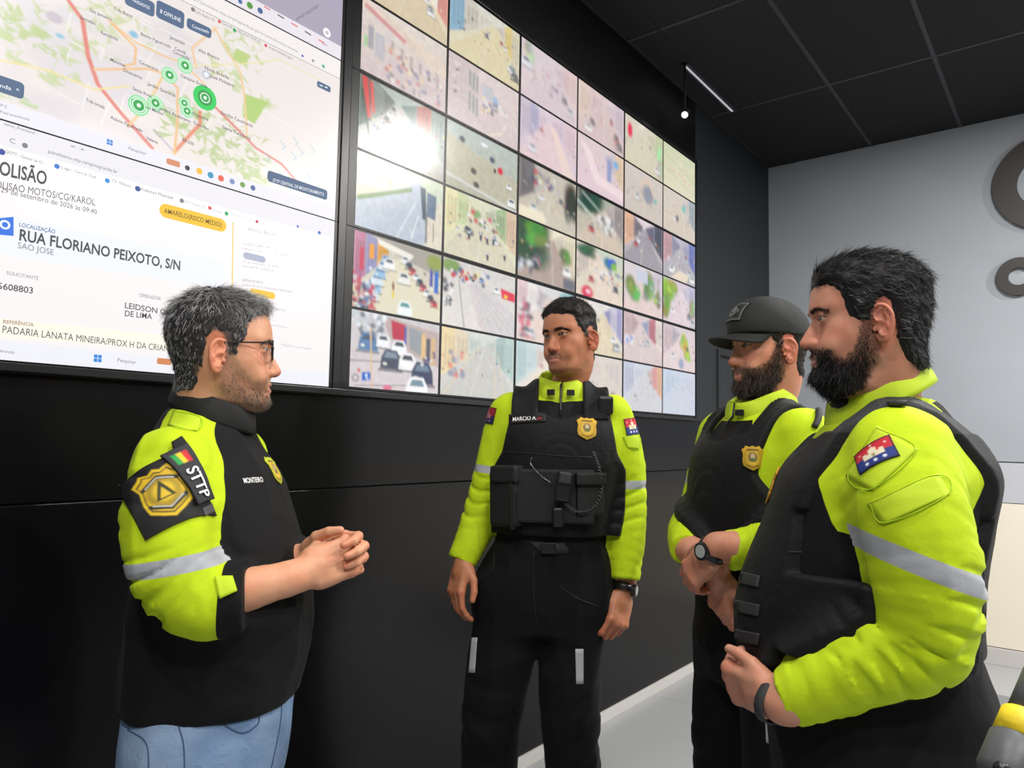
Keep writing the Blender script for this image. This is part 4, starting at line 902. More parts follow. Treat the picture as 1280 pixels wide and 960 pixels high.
def screens():
    m_bez = mat('black screen bezel', (0.004, 0.004, 0.005, 1), 0.35); m_pic = col_mat('camera picture', 0.20, SCR_E, spec=0.6); m_back = mat('screen glass off', (0.01, 0.01, 0.012, 1), 0.2)
    rows = [(2.6035, 3.141), (2.067, 2.6035), (1.530, 2.067)]; rown = ['top', 'middle', 'bottom']
    cols = [(1.486, 2.3935), (2.3935, 3.308), (3.308, 4.2185)]; coln = ['nearest', 'centre', 'farthest']
    for ci, (ya, yb) in enumerate(cols):
        for ri, (za, zb) in enumerate(rows):
            t = empty('video_wall_monitor', (XW, (ya + yb) / 2, za))
            lab = {(0, 2): 'showing parked cars and a blue disabled-parking sign', (0, 1): 'with lamp glare over its street pictures', (0, 0): 'cut by the top of the photo'}.get((ci, ri), 'of street camera pictures')
            tag(t, 'video wall monitor %s, %s column, %s row' % (lab, coln[ci], rown[ri]), 'monitor', 'camera monitors of the video wall')
            t['_k'] = 1; del t['_k']
            def loc(b, n, m):
                b.v = [(p[0] - XW, p[1] - (ya + yb) / 2, p[2] - za) for p in b.v]; return b.build(n, m, t)
            loc(MB().box(XW, XW + 0.020, ya + 0.0006, yb - 0.0006, za + 0.0006, zb - 0.0006, 0.001), 'housing', m_bez)
            my, mz = (ya + yb) / 2, (za + zb) / 2; e0 = 0.034 if ci == 0 else 0.008
            for cc in range(2):
                for rr in range(2):
                    y0, y1 = (ya + e0, my - 0.0065) if cc == 0 else (my + 0.0065, yb - (0.008 if ci < 2 else 0.014)); z1, z0 = (zb - 0.0085, mz + 0.005) if rr == 0 else (mz - 0.005, za + 0.0085)
                    C, R = ci * 2 + cc, ri * 2 + rr; nx, ny = (108, 68) if C < 2 else (58, 42)
                    I = feed(C, R, nx, ny).blur(1 if C < 2 else 2)
                    o = grid_pic('camera_picture', 0.021, y0 - my, y1 - my, z0 - za, z1 - za, I.a, m_pic, t)
    # outer frame of the video wall
    fr = MB(); fr.box(XW, XW + 0.024, 1.452, 1.484, 1.516, 3.155, 0.002); fr.box(XW, XW + 0.024, 4.220, 4.238, 1.516, 3.155, 0.002); fr.box(XW, XW + 0.026, -0.49, 4.238, 3.1425, 3.162, 0.002); fr.box(XW, XW + 0.026, -0.49, 4.238, 1.508, 1.528, 0.002)
    t = fr.build('video_wall_frame', mat('dark anodised trim', (0.012, 0.012, 0.014, 1), 0.3)); tag(t, 'thin black metal frame around the whole video wall', 'frame')
    # ---------------- the two big screens at the left
    ya, yb = 0.488, 1.4515
    def mon(ri, lab, base):
        za, zb = rows[ri]; t = empty('video_wall_monitor', (0, 0, 0)); tag(t, lab, 'monitor', 'desktop monitors of the video wall')
        MB().box(XW, XW + 0.020, ya, yb, za + 0.0004, zb - 0.0004, 0.0006).build('housing', m_bez, t)
        mesh_obj('screen', [(SCREEN_X, ya + .004, za + .002), (SCREEN_X, yb - .014, za + .002), (SCREEN_X, yb - .014, zb - .002), (SCREEN_X, ya + .004, zb - .002)], [(0, 1, 2, 3)], base, t)
        return t, za + .002, zb - .002, ya + .004, yb - .014
    glass = lambda nm, c: screen_mat(nm, c)
    # form screen
    t, za, zb, sa, sb = mon(2, 'large monitor with the incident form RUA FLORIANO PEIXOTO, bottom left', screen_mat('form white', rgb(250, 246, 246)))
    K = ink(52, 52, 58); GR = ink(120, 122, 130); LG = ink(196, 198, 205)
    Z = lambda px, py: on_wall(px, py, SCREEN_X)
    wall_yz([(sa, zb - .055), (sb, zb - .055), (sb, zb), (sa, zb)], ink(236, 234, 240), t, 'tab_bar', .0003)
    wall_yz([(sa, za), (sb, za), (sb, za + .042), (sa, za + .042)], ink(238, 238, 246), t, 'task_bar', .0003)
    wall_text('COLISÃO', -14, 215, 58, 231, 17, K, t, .02)
    wall_text('COLISAO MOTOS/CG/KAROL', -14, 233, 119, 257, 9, ink(84, 84, 92), t)
    wall_text('29 de setembro de 2026 às 09:40', 1, 240, 121, 268, 6.5, ink(100, 100, 108), t)
    wall_text('samu_frontend', 5, 156, 43, 168, 4, GR, t); wall_text('× +', 88, 184, 106, 190, 4, GR, t)
    wall_text('painelsamu.sttp.campinagrande.br', 60, 191, 147, 217, 4.5, GR, t); wall_text('C', 12, 178, 19, 180, 6, GR, t)
    wall_text('GOTT - Gestor de O...', 7, 191, 56, 206, 4, GR, t); wall_text('Login - Swoop Sege...', 77, 211, 124, 224, 4, GR, t); wall_text('Ck Mkbox', 140, 227, 164, 235, 4, GR, t); wall_text('Prefeitura Municipal', 176, 238, 216, 249, 4, GR, t); wall_text('GPS Radio V2', 230, 253, 256, 261, 3.5, LG, t); wall_text('Gmail', 264, 263, 277, 267, 3.5, LG, t); wall_text('ESCALA 2026.xls', 287, 268, 316, 277, 3.5, LG, t); wall_text('www.sistema.gov', 324, 279, 354, 288, 3.5, LG, t)
    wall_poly([(-5, 273), (17, 271), (17, 295), (-5, 293)], ink(20, 110, 225), t, 'icon'); p = Z(6, 281)
    wall_yz(disc(p[1], p[2], .0105), ink(235, 245, 255), t, 'icon', .001); wall_yz(disc(p[1], p[2], .006), ink(20, 110, 225), t, 'icon', .0014)
    wall_text('LOCALIZAÇÃO', 24, 283, 69, 292, 5, ink(40, 90, 160), t, .01)
    wall_poly([(-20, 268), (24, 272), (280, 327), (279, 360), (24, 322), (-20, 312)], ink(240, 243, 250), t, 'card', .0004)
    wall_text('RUA FLORIANO PEIXOTO, S/N', 24, 300, 225, 338, 13, ink(52, 55, 66), t, .022)
    wall_text('SAO JOSE', 22, 310, 67, 319, 7.5, ink(120, 124, 132), t)
    wall_text('SOLICITANTE', 8, 343, 48, 350, 4.5, ink(120, 124, 132), t); wall_text('5608803', -3, 361, 41, 367, 8, K, t, .012)
    wall_text('OPERADOR', 174, 371, 201, 375.5, 4.5, ink(120, 124, 132), t); wall_text('LEIDSON OLIVEIRA', 156, 385, 240, 399, 7, K, t, .012); wall_text('DE LIMA', 156, 395, 190, 399, 7, K, t, .012)
    wall_poly([(0, 398), (230, 421), (230, 440), (0, 421)], ink(252, 247, 232), t, 'card', .0003)
    wall_text('REFERÊNCIA', 4, 404, 42, 408, 4.5, ink(150, 110, 90), t, .008); wall_text('PADARIA LANATA MINEIRA/PROX H DA CRIANCA', 3, 416, 222, 441, 8.5, ink(70, 70, 76), t)
    # badge AMARELO
    a, b = Z(199, 264), Z(283, 281); wall_yz(rrect(a[1], b[1], (a[2] + b[2]) / 2 - .0185, (a[2] + b[2]) / 2 + .0185, .018), ink(246, 196, 20), t, 'yellow_pill'); wall_text('AMARELO(RISCO MÉDIO)', 205, 266, 277, 284, 6, ink(96, 70, 20), t, .008)
    wall_poly([(290.5, 278), (292, 278), (291, 362), (289.5, 362)], ink(246, 206, 100), t, 'rule')
    wall_text('Histórico Recente', 310, 288, 345, 295, 4.5, ink(130, 130, 140), t)
    for (x0, y0, s, cl) in ((303, 306, 'COLISÃO CARRO E MOTO', (130, 130, 140)), (303, 312, 'MARIANO LIMA DE SOUSA CABRAL', (178, 178, 186)), (303, 328, '29 de setembro de 2026', (178, 178, 186)), (303, 334, 'RUA MARTIN DOMINGOS', (178, 178, 186)), (302, 351, 'QUEDA DE MOTO', (130, 130, 140)), (302, 357, 'QUEDA DE MOTO PASSANDO SEMAFORO', (178, 178, 186)), (318, 384, 'RUA VIGARIO, CENTRO', (190, 190, 198)), (330, 406, 'em atendimento', (190, 190, 198)), (352, 432, 'Registro concluido', (190, 190, 198))):
        wall_text(s, x0, y0, x0 + 2.05 * len(s), y0 + 0.31 * len(s), 3.2, ink(*cl), t)
    a, b = Z(304, 317), Z(332, 322); wall_yz(rrect(a[1], b[1], a[2] - .014, a[2] + .006, .009), ink(176, 182, 205), t, 'grey_pill'); a, b = Z(312, 362), Z(344, 369); wall_yz(rrect(a[1], b[1], a[2] - .016, a[2] + .005, .010), ink(248, 200, 40), t, 'yellow_pill')
    def win_logo(px, py, par, s=.0095):
        c = Z(px, py)
        for dy in (0, 1):
            for dz in (0, 1): wall_yz([(c[1] + (dy - 1) * s + .0006, c[2] + (dz - 1) * s + .0006), (c[1] + dy * s - .0006, c[2] + (dz - 1) * s + .0006), (c[1] + dy * s - .0006, c[2] + dz * s - .0006), (c[1] + (dy - 1) * s + .0006, c[2] + dz * s - .0006)], ink(20, 130, 220), par, 'start_icon', .001)
    win_logo(122, 448, t); wall_text('Pesquisar', 147, 452, 170, 455, 4.5, GR, t); wall_text('larurado', 0, 440, 18, 442.5, 4, GR, t)
    a, b = Z(196, 452), Z(214, 457); wall_yz(rrect(a[1], b[1], a[2] - .006, a[2] + .010, .005), ink(214, 130, 80), t, 'icon')
    def icon(px, py, c, par, r=.006): q = Z(px, py); wall_yz(disc(q[1], q[2], r, 14), ink(*c), par, 'icon', .001)
    for (px, py, c, r) in ((2, 190, (20, 60, 160), .007), (71, 208, (40, 120, 210), .006), (134, 226, (30, 140, 220), .006), (172, 236, (30, 70, 150), .007), (227, 251, (120, 124, 130), .006), (262, 260, (225, 60, 60), .005), (283, 267, (40, 170, 90), .006), (321, 277, (205, 40, 80), .005), (372, 283, (40, 70, 210), .004), (399, 291, (60, 120, 190), .006), (31, 182, (120, 120, 126), .006)): icon(px, py, c, t, r)
    # ---------------- map screen
    t, za, zb, sa, sb = mon(1, 'large monitor with a city map and green unit markers, middle left', screen_mat('map white', rgb(246, 241, 238)))
    nx, ny = 300, 170; I = Img(nx, ny, (240, 233, 230), (242, 234, 228)); mz0, mz1 = za + .040, zb - .062
    def uv(px, py): q = Z(px, py); return ((q[1] - sa) / (sb - sa), (mz1 - q[2]) / (mz1 - mz0))
    r = random.Random(5)
    for (px, py, R, c, n) in ((40, 20, .12, (226, 222, 226), 9), (110, 120, .16, (228, 222, 226), 14), (180, 90, .16, (230, 224, 226), 14), (230, 60, .12, (228, 222, 224), 10), (70, 80, .14, (230, 224, 226), 10)):
        for _ in range(n): u, v = uv(px, py); I.ell(u + r.uniform(-1, 1) * R * .8, v + r.uniform(-1, 1) * R, R * .3, R * .4, c, .7, .5)
    for (px, py, R, n, c) in ((30, 25, .08, 26, (196, 212, 150)), (100, 10, .1, 16, (206, 218, 165)), (50, 75, .07, 12, (205, 218, 165)), (255, 165, .10, 30, (186, 206, 140)), (290, 190, .10, 30, (190, 208, 146)), (330, 225, .08, 18, (196, 212, 155)), (300, 60, .06, 16, (200, 216, 155)), (275, 90, .05, 9, (205, 218, 165)), (320, 120, .05, 8, (204, 218, 164)), (150, 30, .07, 10, (214, 222, 180)), (110, 70, .05, 7, (206, 218, 168)), (20, 115, .06, 10, (190, 214, 150))):
        for _ in range(n): u, v = uv(px, py); a = r.uniform(-1, 1) * R * 1.2; b = r.uniform(-1, 1) * R * 1.5; I.poly([(u + a + r.uniform(-.03, .03), v + b + r.uniform(-.05, .05)) for _ in range(6)], c, .8)
    I.poly([uv(306, 117), uv(335, 128), uv(318, 155), uv(302, 145)], (186, 214, 130)); I.poly([uv(295, 60), uv(314, 70), uv(305, 82), uv(290, 74)], (196, 214, 140)); I.ell(*uv(167, 43), .012, .02, (150, 200, 225)); I.ell(*uv(75, 45), .010, .012, (160, 205, 228)); I.ell(*uv(68, 22), .02, .03, (206, 198, 206))
    for k in range(40):   # faint street net
        a, b = (r.uniform(20, 330), r.uniform(0, 170)), None; an = r.choice((.3, 1.9)) + r.uniform(-.1, .1); l = r.uniform(15, 45); b = (a[0] + l * math.cos(an), a[1] + l * math.sin(an) + .2 * l * math.cos(an)); I.line([uv(*a), uv(*b)], .002, (255, 252, 250), .9)
    for pts, w, c in (([(85, 0), (103, 25), (110, 70), (122, 105), (150, 140), (190, 185)], .010, (232, 140, 130)), ([(255, 120), (275, 140), (320, 185), (352, 205), (370, 226)], .008, (232, 145, 135)), ([(250, 140), (250, 155), (218, 190)], .009, (236, 150, 120)), ([(218, 192), (222, 150), (222, 110), (205, 92), (185, 86), (118, 87)], .007, (244, 200, 150)), ([(135, 25), (168, 52), (200, 68), (230, 80), (255, 105)], .006, (246, 205, 160)), ([(268, 35), (300, 90), (306, 125), (308, 160), (308, 172)], .006, (244, 210, 160)), ([(0, 75), (60, 88), (118, 112), (160, 108)], .005, (244, 228, 160)), ([(140, 30), (170, 60), (168, 80), (155, 82)], .006, (245, 195, 140)), ([(270, 35), (240, 60), (245, 85)], .006, (244, 205, 160)), ([(205, 92), (185, 130), (160, 158)], .006, (245, 205, 150)), ([(230, 83), (300, 80), (350, 75), (400, 100)], .004, (240, 232, 180)), ([(192, 162), (215, 187)], .004, (190, 180, 215))):
        I.line([uv(*p) for p in pts], w, c)
    for _ in range(10): u, v = uv(r.uniform(330, 400), r.uniform(150, 220)); I.line([(u, v), (u + .02, v + .03), (u + .01, v + .05)], .003, (150, 200, 220), .8)
    grid_pic('map_picture', SCREEN_X + .0004, sa, sb, mz0, mz1, I.a, col_mat('map picture', 0.22, SCR_E), t)
    wall_yz([(sa, mz1), (sb, mz1), (sb, mz1 + .0015), (sa, mz1 + .0015)], ink(120, 130, 120), t, 'rule')
    def halo(px, py, r0, rings):
        q = Z(px, py)
        for k, (rr, c) in enumerate(rings): wall_yz(disc(q[1], q[2], rr * r0), ink(*c), t, 'unit_marker', .0008 + .0003 * k)
    gA, gB, gW = (20, 170, 70), (120, 225, 150), (225, 250, 232)
    halo(256, 122.5, .034, ((1, (14, 205, 84)), (.62, (10, 150, 60)), (.42, (230, 250, 235)), (.34, (14, 160, 64)), (.14, (240, 255, 244))))
    for (px, py, R) in ((231, 82, .021), (211.5, 94, .021), (173, 132, .026), (194, 129, .020), (230, 129, .016), (233.5, 139, .018)): halo(px, py, R, ((1, (120, 225, 150)), (.86, (226, 246, 226)), (.74, (60, 200, 110)), (.66, (222, 248, 228)), (.54, (16, 165, 66)), (.2, (240, 255, 244))))
    halo(257.5, 93.5, .012, ((1, (190, 194, 205)), (.6, (236, 238, 242))))
    T2 = ink(92, 88, 96)
    for (s, px, py) in (('Ramadinha', 126, 42), ('Bento Figueiredo', 176, 44), ('Malvinas', 138, 76), ('Dinamérica', 154, 89), ('Santa Rosa', 166, 112), ('Três Irmãs', 107, 126), ('Acácio Figueiredo', 138, 148), ('Velame', 183, 174), ('Centenário', 174, 79), ('Catolé', 218, 62), ('Campina Grande', 226, 96), ('Jardim Quarenta', 184, 106), ('Serrotão', 100, 23), ('São Januário', 112, 14), ('Três Bocas', 142, 12), ('Conceição', 216, 66), ('Nova Brasília', 256, 86), ('José Pinheiro', 262, 96), ('Catingueira', 234, 140), ('Sandra Cavalcante', 276, 142), ('Santa Terezinha', 278, 160), ('Presidente Médici', 164, 127), ('Jardim Paulistano', 198, 136), ('Distrito', 242, 155), ('BR-230', 228, 176), ('Jeremias', 212, 48), ('Alto Branco', 248, 64)):
        n = len(s); wall_text(s, px, py, px + 2.35 * n, py + 1.03 * n, 4.0, T2, t, .012)
    nav = ink(62, 92, 130)
    def nbox(px0, py0, px1, py1, hh, s, tx, ty, ex, ey, th):
        a, b = Z(px0, py0), Z(px1, py1); zc = (a[2] + b[2]) / 2; wall_yz(rrect(a[1], b[1], zc - hh, zc + hh, min(.009, hh * .6)), nav, t, 'button', .0012); wall_text(s, tx, ty, ex, ey, th, ink(240, 244, 250), t, .008, x=SCREEN_X + .0022)
    nbox(156, -4, 193, 13, .020, 'PASSADOS', 166, 2, 187, 12, 4); nbox(195, 11, 230, 26, .024, '8 OFFLINE', 200, 16, 226, 28, 5); nbox(233, 30, 264, 41, .015, 'Conectado', 240, 34, 261, 42, 4); nbox(396, 106, 413, 111, .010, '••', 399, 108, 410, 112, 4); nbox(-8, 104, 30, 113, .019, 'nda  ^', 0, 109, 24, 116, 5); nbox(334, 222, 409, 242, .0165, 'STTP CENTRAL DE MONITORAMENTO', 341, 227, 405, 245, 4)
    wall_yz([(sa, za), (sb, za), (sb, za + .040), (sa, za + .040)], ink(238, 236, 244), t, 'task_bar', .0004)
    win_logo(137, 178, t, .0075); wall_text('Pesquisar', 161, 187, 183, 194, 4, GR, t); wall_text('9°C', 0, 133, 9, 136, 4, GR, t); wall_text('Pred ensolarado', 0, 141, 37, 151, 3.6, GR, t)
    a, b = Z(208, 200), Z(225, 206); wall_yz(rrect(a[1], b[1], a[2] - .010, a[2] + .006, .005), ink(214, 140, 100), t, 'icon')
    for (px, py, c, r0) in ((234, 210, (40, 40, 44), .007), (249, 214, (245, 190, 50), .009), (263, 219, (30, 150, 190), .009), (276, 223, (230, 90, 60), .009), (290, 227, (120, 140, 190), .008), (303, 231, (110, 160, 60), .008), (316, 235, (70, 100, 160), .008)): icon(px, py, c, t, r0)
    wall_text('https://painelsamu.sttp.campinagrande.pb.gov.br/central/monitoramento', 236, -3, 372, 66, 4, ink(150, 146, 150), t); wall_text('GPS Radio V2', 244, 16, 268, 27, 3.5, GR, t); wall_text('Gmail', 277, 30, 290, 36, 3.5, GR, t); wall_text('ESCALA 2026.xls', 297, 40, 326, 54, 3.5, GR, t); wall_text('www.sistema.gov', 336, 60, 366, 75, 3.5, GR, t)
    for (px, py, c, r0) in ((241, 12, (120, 120, 124), .006), (274, 27, (225, 60, 60), .005), (293, 38, (40, 170, 90), .006), (332, 57, (225, 40, 80), .005), (378, 70, (40, 60, 200), .004), (391, 76, (150, 150, 156), .005), (404, 83, (90, 170, 160), .006)): icon(px, py, c, t, r0)
    # ---------------- grey screen at the top
    t, za, zb, sa, sb = mon(0, 'grey monitor cut by the photo top, API KEY REQUIRED', screen_mat('map grey', rgb(176, 170, 188)))
    wall_yz([(sa, za), (sb, za), (sb, za + .045), (sa, za + .045)], ink(232, 226, 234), t, 'task_bar', .0004)
    wall_text('API KEY REQUIRED', 370, 27, 398, 9, 4.5, ink(112, 106, 120), t, .01); halo2 = Z(408.5, 41); wall_yz(disc(halo2[1], halo2[2], .015), ink(246, 242, 246), t, 'round_button', .0008); wall_yz(disc(halo2[1], halo2[2], .006), ink(190, 186, 196), t, 'round_button', .0012)
    for (px, py, c, r0) in ((300, 2, (60, 100, 160), .007), (312, 7, (70, 150, 40), .010), (325, 13.5, (50, 90, 150), .009)): icon(px, py, c, t, r0)
    for k in range(5): wall_poly([(330 + k * 17, 7 + k * 10.4), (338 + k * 17, 12 + k * 10.4), (338 + k * 17, 13.6 + k * 10.4), (330 + k * 17, 8.6 + k * 10.4)], ink(*((225, 100, 110), (50, 50, 54))[k % 2]), t, 'rule', .0008)
    wall_text('10:14', 403, 56, 409, 58.5, 3, GR, t)

def screen_mat(name, color):
    if name in MATS: return MATS[name]
    m = bpy.data.materials.new(name); m.use_nodes = True; p = m.node_tree.nodes['Principled BSDF']
    p.inputs['Base Color'].default_value = (0.012, 0.012, 0.014, 1); p.inputs['Roughness'].default_value = 0.22; p.inputs['Emission Color'].default_value = color; p.inputs['Emission Strength'].default_value = SCR_E
    MATS[name] = m; return m
screens()
# ------------------------------------------------------------------ people: shared builders
class Person:
    def __init__(s, label, px, py, dep, toward, side):
        c = P3(px, py, dep); v = c[:2] / np.linalg.norm(c[:2]); rt = np.array([v[1], -v[0]]); a = math.radians(toward)
        f = rt * side * math.cos(a) - v * math.sin(a); s.rz = math.atan2(-f[0], f[1]); s.c = c
        s.root = empty('person', (c[0], c[1], 0), s.rz); tag(s.root, label, 'person', 'people talking in front of the video wall')
        s.skin = []
        w = CAMP - np.array([c[0], c[1], 0]); cs, sn = math.cos(-s.rz), math.sin(-s.rz); s.eye = np.array([cs * w[0] - sn * w[1], sn * w[0] + cs * w[1], w[2]])
    def L(s, px, py, dep):
        """pixel + depth -> point in the person's own frame (x right, y forward, z up)"""
        q = P3(px, py, dep) - np.array([s.c[0], s.c[1], 0]); cs, sn = math.cos(-s.rz), math.sin(-s.rz)
        return np.array([cs * q[0] - sn * q[1], sn * q[0] + cs * q[1], q[2]])
    def add_skin(s, v, q, at=None): s.skin.append((v, q, at or {}))
    def finish(s, m):
        V, Q, off = [], [], 0; A = {k: [] for k in ('lip', 'flush', 'beard', 'scalp')}
        for v, q, at in s.skin:
            V.append(v); Q.append(q + off); off += len(v)
            for k in A: A[k].append(at.get(k, np.zeros(len(v))))
        o = mesh_obj('body', np.concatenate(V), np.concatenate(Q), m, s.root, True, {k: np.concatenate(a) for k, a in A.items()})
        return o

def nz(v): v = np.array(v, float); return v / np.linalg.norm(v)

def hand_prims(F, wrist, fdir, dorsal, right, curls, spread=0.10, thumb=None, size=1.0, forearm=None, fr=(0.033, 0.027)):
    """adds a five-fingered hand (and bare forearm) to field F; curls = per finger (mcp, pip, dip) in degrees, index first"""
    y = nz(fdir); z = np.array(dorsal, float); z = nz(z - y * (z @ y)); x = np.cross(y, z); ts = -1 if right else 1; w = np.array(wrist, float)
    B = lambda a, b, c: w + size * (x * a * ts + y * b + z * c)       # a toward the thumb side
    M = np.column_stack([x, y, z])
    F.add(rbox(B(0.0, 0.052, 0.0), np.array((0.039, 0.046, 0.0135)) * size, 0.0125 * size, M))
    F.add(limb([B(0, -0.03, 0), B(0, 0.0, 0), B(0.0, 0.03, 0)], [0.026 * size, 0.0245 * size, 0.022 * size], 8), 0.02)
    F.add(ell(B(0.026, 0.034, -0.010), np.array((0.017, 0.03, 0.015)) * size, M), 0.012)
    F.add(ell(B(-0.026, 0.04, -0.008), np.array((0.013, 0.03, 0.013)) * size, M), 0.012)
    bases = [(0.0300, 0.092), (0.0100, 0.097), (-0.0105, 0.094), (-0.0295, 0.086)]; lens = [(0.043, 0.026, 0.021), (0.047, 0.030, 0.022), (0.044, 0.028, 0.021), (0.035, 0.021, 0.019)]; rad = [0.0094, 0.0096, 0.0090, 0.0080]
    tips = []
    for i in range(4):
        p = B(bases[i][0], bases[i][1], 0.0015); a = 0.0; sp = spread * (1.5 - i) / 1.5; chain = [p]
        for L, c in zip(lens[i], curls[i]):
            a += math.radians(c); d = (y * math.cos(a) - z * math.sin(a)); d = nz(d + x * ts * sp * max(0.0, math.cos(a))); p = p + d * L * size; chain.append(p)
        r = rad[i] * size
        F.add(ball(chain[0], r * 1.12), 0.010)
        F.add(cone(chain[0], chain[1], r * 1.06, r * 0.98), 0.006); F.add(cone(chain[1], chain[2], r * 1.0, r * 0.9), 0.003); F.add(cone(chain[2], chain[3], r * 0.9, r * 0.78), 0.003)
        tips.append(chain)
    t = thumb or [(0.030, 0.022, -0.012), (0.052, 0.052, -0.020), (0.060, 0.084, -0.024), (0.060, 0.108, -0.024)]
    tp = [B(*q) for q in t]
    F.add(cone(tp[0], tp[1], 0.0135 * size, 0.0115 * size), 0.012); F.add(cone(tp[1], tp[2], 0.0112 * size, 0.0100 * size), 0.004); F.add(cone(tp[2], tp[3], 0.0102 * size, 0.0082 * size), 0.003)
    if forearm is not None:
        F.add(limb([forearm, (np.array(forearm) * 0.5 + B(0, -0.02, 0) * 0.5), B(0, -0.02, 0)], [fr[0] * 1.25, fr[0] * 1.12, fr[1]], 10), 0.02)
    return tips, B

def add_hand(P, wrist, fdir, dorsal, right, curls, forearm=None, h=0.0028, extra=None, **kw):
    pts = [np.array(wrist, float)] + ([np.array(forearm, float)] if forearm is not None else []); pts.append(np.array(wrist) + nz(fdir) * 0.13)
    lo = np.min(pts, 0) - 0.10; hi = np.max(pts, 0) + 0.10; F = Field(lo, hi, h)
    t, B = hand_prims(F, wrist, fdir, dorsal, right, curls, forearm=forearm, **kw)
    F.displace(lambda p: vnoise(p * 70, 2) * 0.0006, 0.01)
    v, q = F.mesh(1)
    kn = np.array([c[k] for c in t for k in (0, 1, 3)]); dist = np.min(np.linalg.norm(v[:, None, :] - kn[None], axis=2), 1)
    P.add_skin(v, q, {'flush': 0.8 * np.exp(-(dist / 0.013) ** 2)}); return t, B, F

def cloth_mat(name, colA, colB, rough=0.75, bump=0.25, weave=900, band=(0.42, 0.44, 0.48, 1), pipe=(0.35, 0.36, 0.38, 1)):
    """zone > 0 shows colA, zone < 0 colB (real dyed panels with a sewn edge); band < 0 is a reflective tape"""
    m = bpy.data.materials.new(name); m.use_nodes = True; nt = m.node_tree; p = nt.nodes['Principled BSDF']; L = nt.links.new
    tc = nd(nt, 'ShaderNodeTexCoord')
    def th(attr, lo, hi):
        a = nd(nt, 'ShaderNodeAttribute', attribute_name=attr); r = nd(nt, 'ShaderNodeMapRange'); r.inputs['From Min'].default_value = lo; r.inputs['From Max'].default_value = hi; L(a.outputs['Fac'], r.inputs['Value']); return r.outputs['Result']
    n = nd(nt, 'ShaderNodeTexNoise'); n.inputs['Scale'].default_value = 14; n.inputs['Detail'].default_value = 5; L(tc.outputs['Object'], n.inputs['Vector'])
    mr = nd(nt, 'ShaderNodeMapRange'); mr.inputs['To Min'].default_value = 0.9; mr.inputs['To Max'].default_value = 1.08; L(n.outputs['Fac'], mr.inputs['Value'])
    mx = nd(nt, 'ShaderNodeMix', data_type='RGBA'); mx.inputs['A'].default_value = colB; mx.inputs['B'].default_value = colA; z = th('zone', -0.0005, 0.0005); L(z, mx.inputs['Factor'])
    mul = nd(nt, 'ShaderNodeMix', data_type='RGBA', blend_type='MULTIPLY'); mul.inputs['Factor'].default_value = 1; L(mx.outputs['Result'], mul.inputs['A']); L(mr.outputs['Result'], mul.inputs['B'])
    m2 = nd(nt, 'ShaderNodeMix', data_type='RGBA'); m2.inputs['B'].default_value = band; L(mul.outputs['Result'], m2.inputs['A']); bf = th('band', 0.0004, -0.0004); L(bf, m2.inputs['Factor'])
    L(m2.outputs['Result'], p.inputs['Base Color'])
    rr = nd(nt, 'ShaderNodeMapRange'); rr.inputs['To Min'].default_value = rough; rr.inputs['To Max'].default_value = 0.38; L(bf, rr.inputs['Value']); L(rr.outputs['Result'], p.inputs['Roughness'])
    p.inputs['Sheen Weight'].default_value = 0.02; p.inputs['Specular IOR Level'].default_value = 0.18
    w = nd(nt, 'ShaderNodeTexNoise'); w.inputs['Scale'].default_value = weave; w.inputs['Detail'].default_value = 2; L(tc.outputs['Object'], w.inputs['Vector'])
    w2 = nd(nt, 'ShaderNodeTexNoise'); w2.inputs['Scale'].default_value = 45; w2.inputs['Detail'].default_value = 4; w2.inputs['Distortion'].default_value = 1.2; L(tc.outputs['Object'], w2.inputs['Vector'])
    ad = nd(nt, 'ShaderNodeMath', operation='MULTIPLY_ADD'); ad.inputs[1].default_value = 3.0; L(w2.outputs['Fac'], ad.inputs[0]); L(w.outputs['Fac'], ad.inputs[2])
    b = nd(nt, 'ShaderNodeBump'); b.inputs['Strength'].default_value = bump; b.inputs['Distance'].default_value = 0.0015; L(ad.outputs[0], b.inputs['Height']); L(b.outputs['Normal'], p.inputs['Normal'])
    return m

def ridges(p, sc, seed, amp, sharp=3.0):
    q = p * np.array(sc); q = q + 0.35 * np.stack([vnoise(q * 0.7, seed + 1), vnoise(q * 0.7, seed + 2), vnoise(q * 0.7, seed + 3)], 1)
    return -amp * (1 - np.abs(vnoise(q, seed))) ** sharp

def bvh_of(v, q): return BVHTree.FromPolygons(v.tolist(), q.tolist())

def on_surf(bv, c, n, back=0.10, reach=0.25):
    n = Vector(n).normalized(); h = bv.ray_cast(Vector(c) + n * back, -n, reach)
    return h[0], h[1]

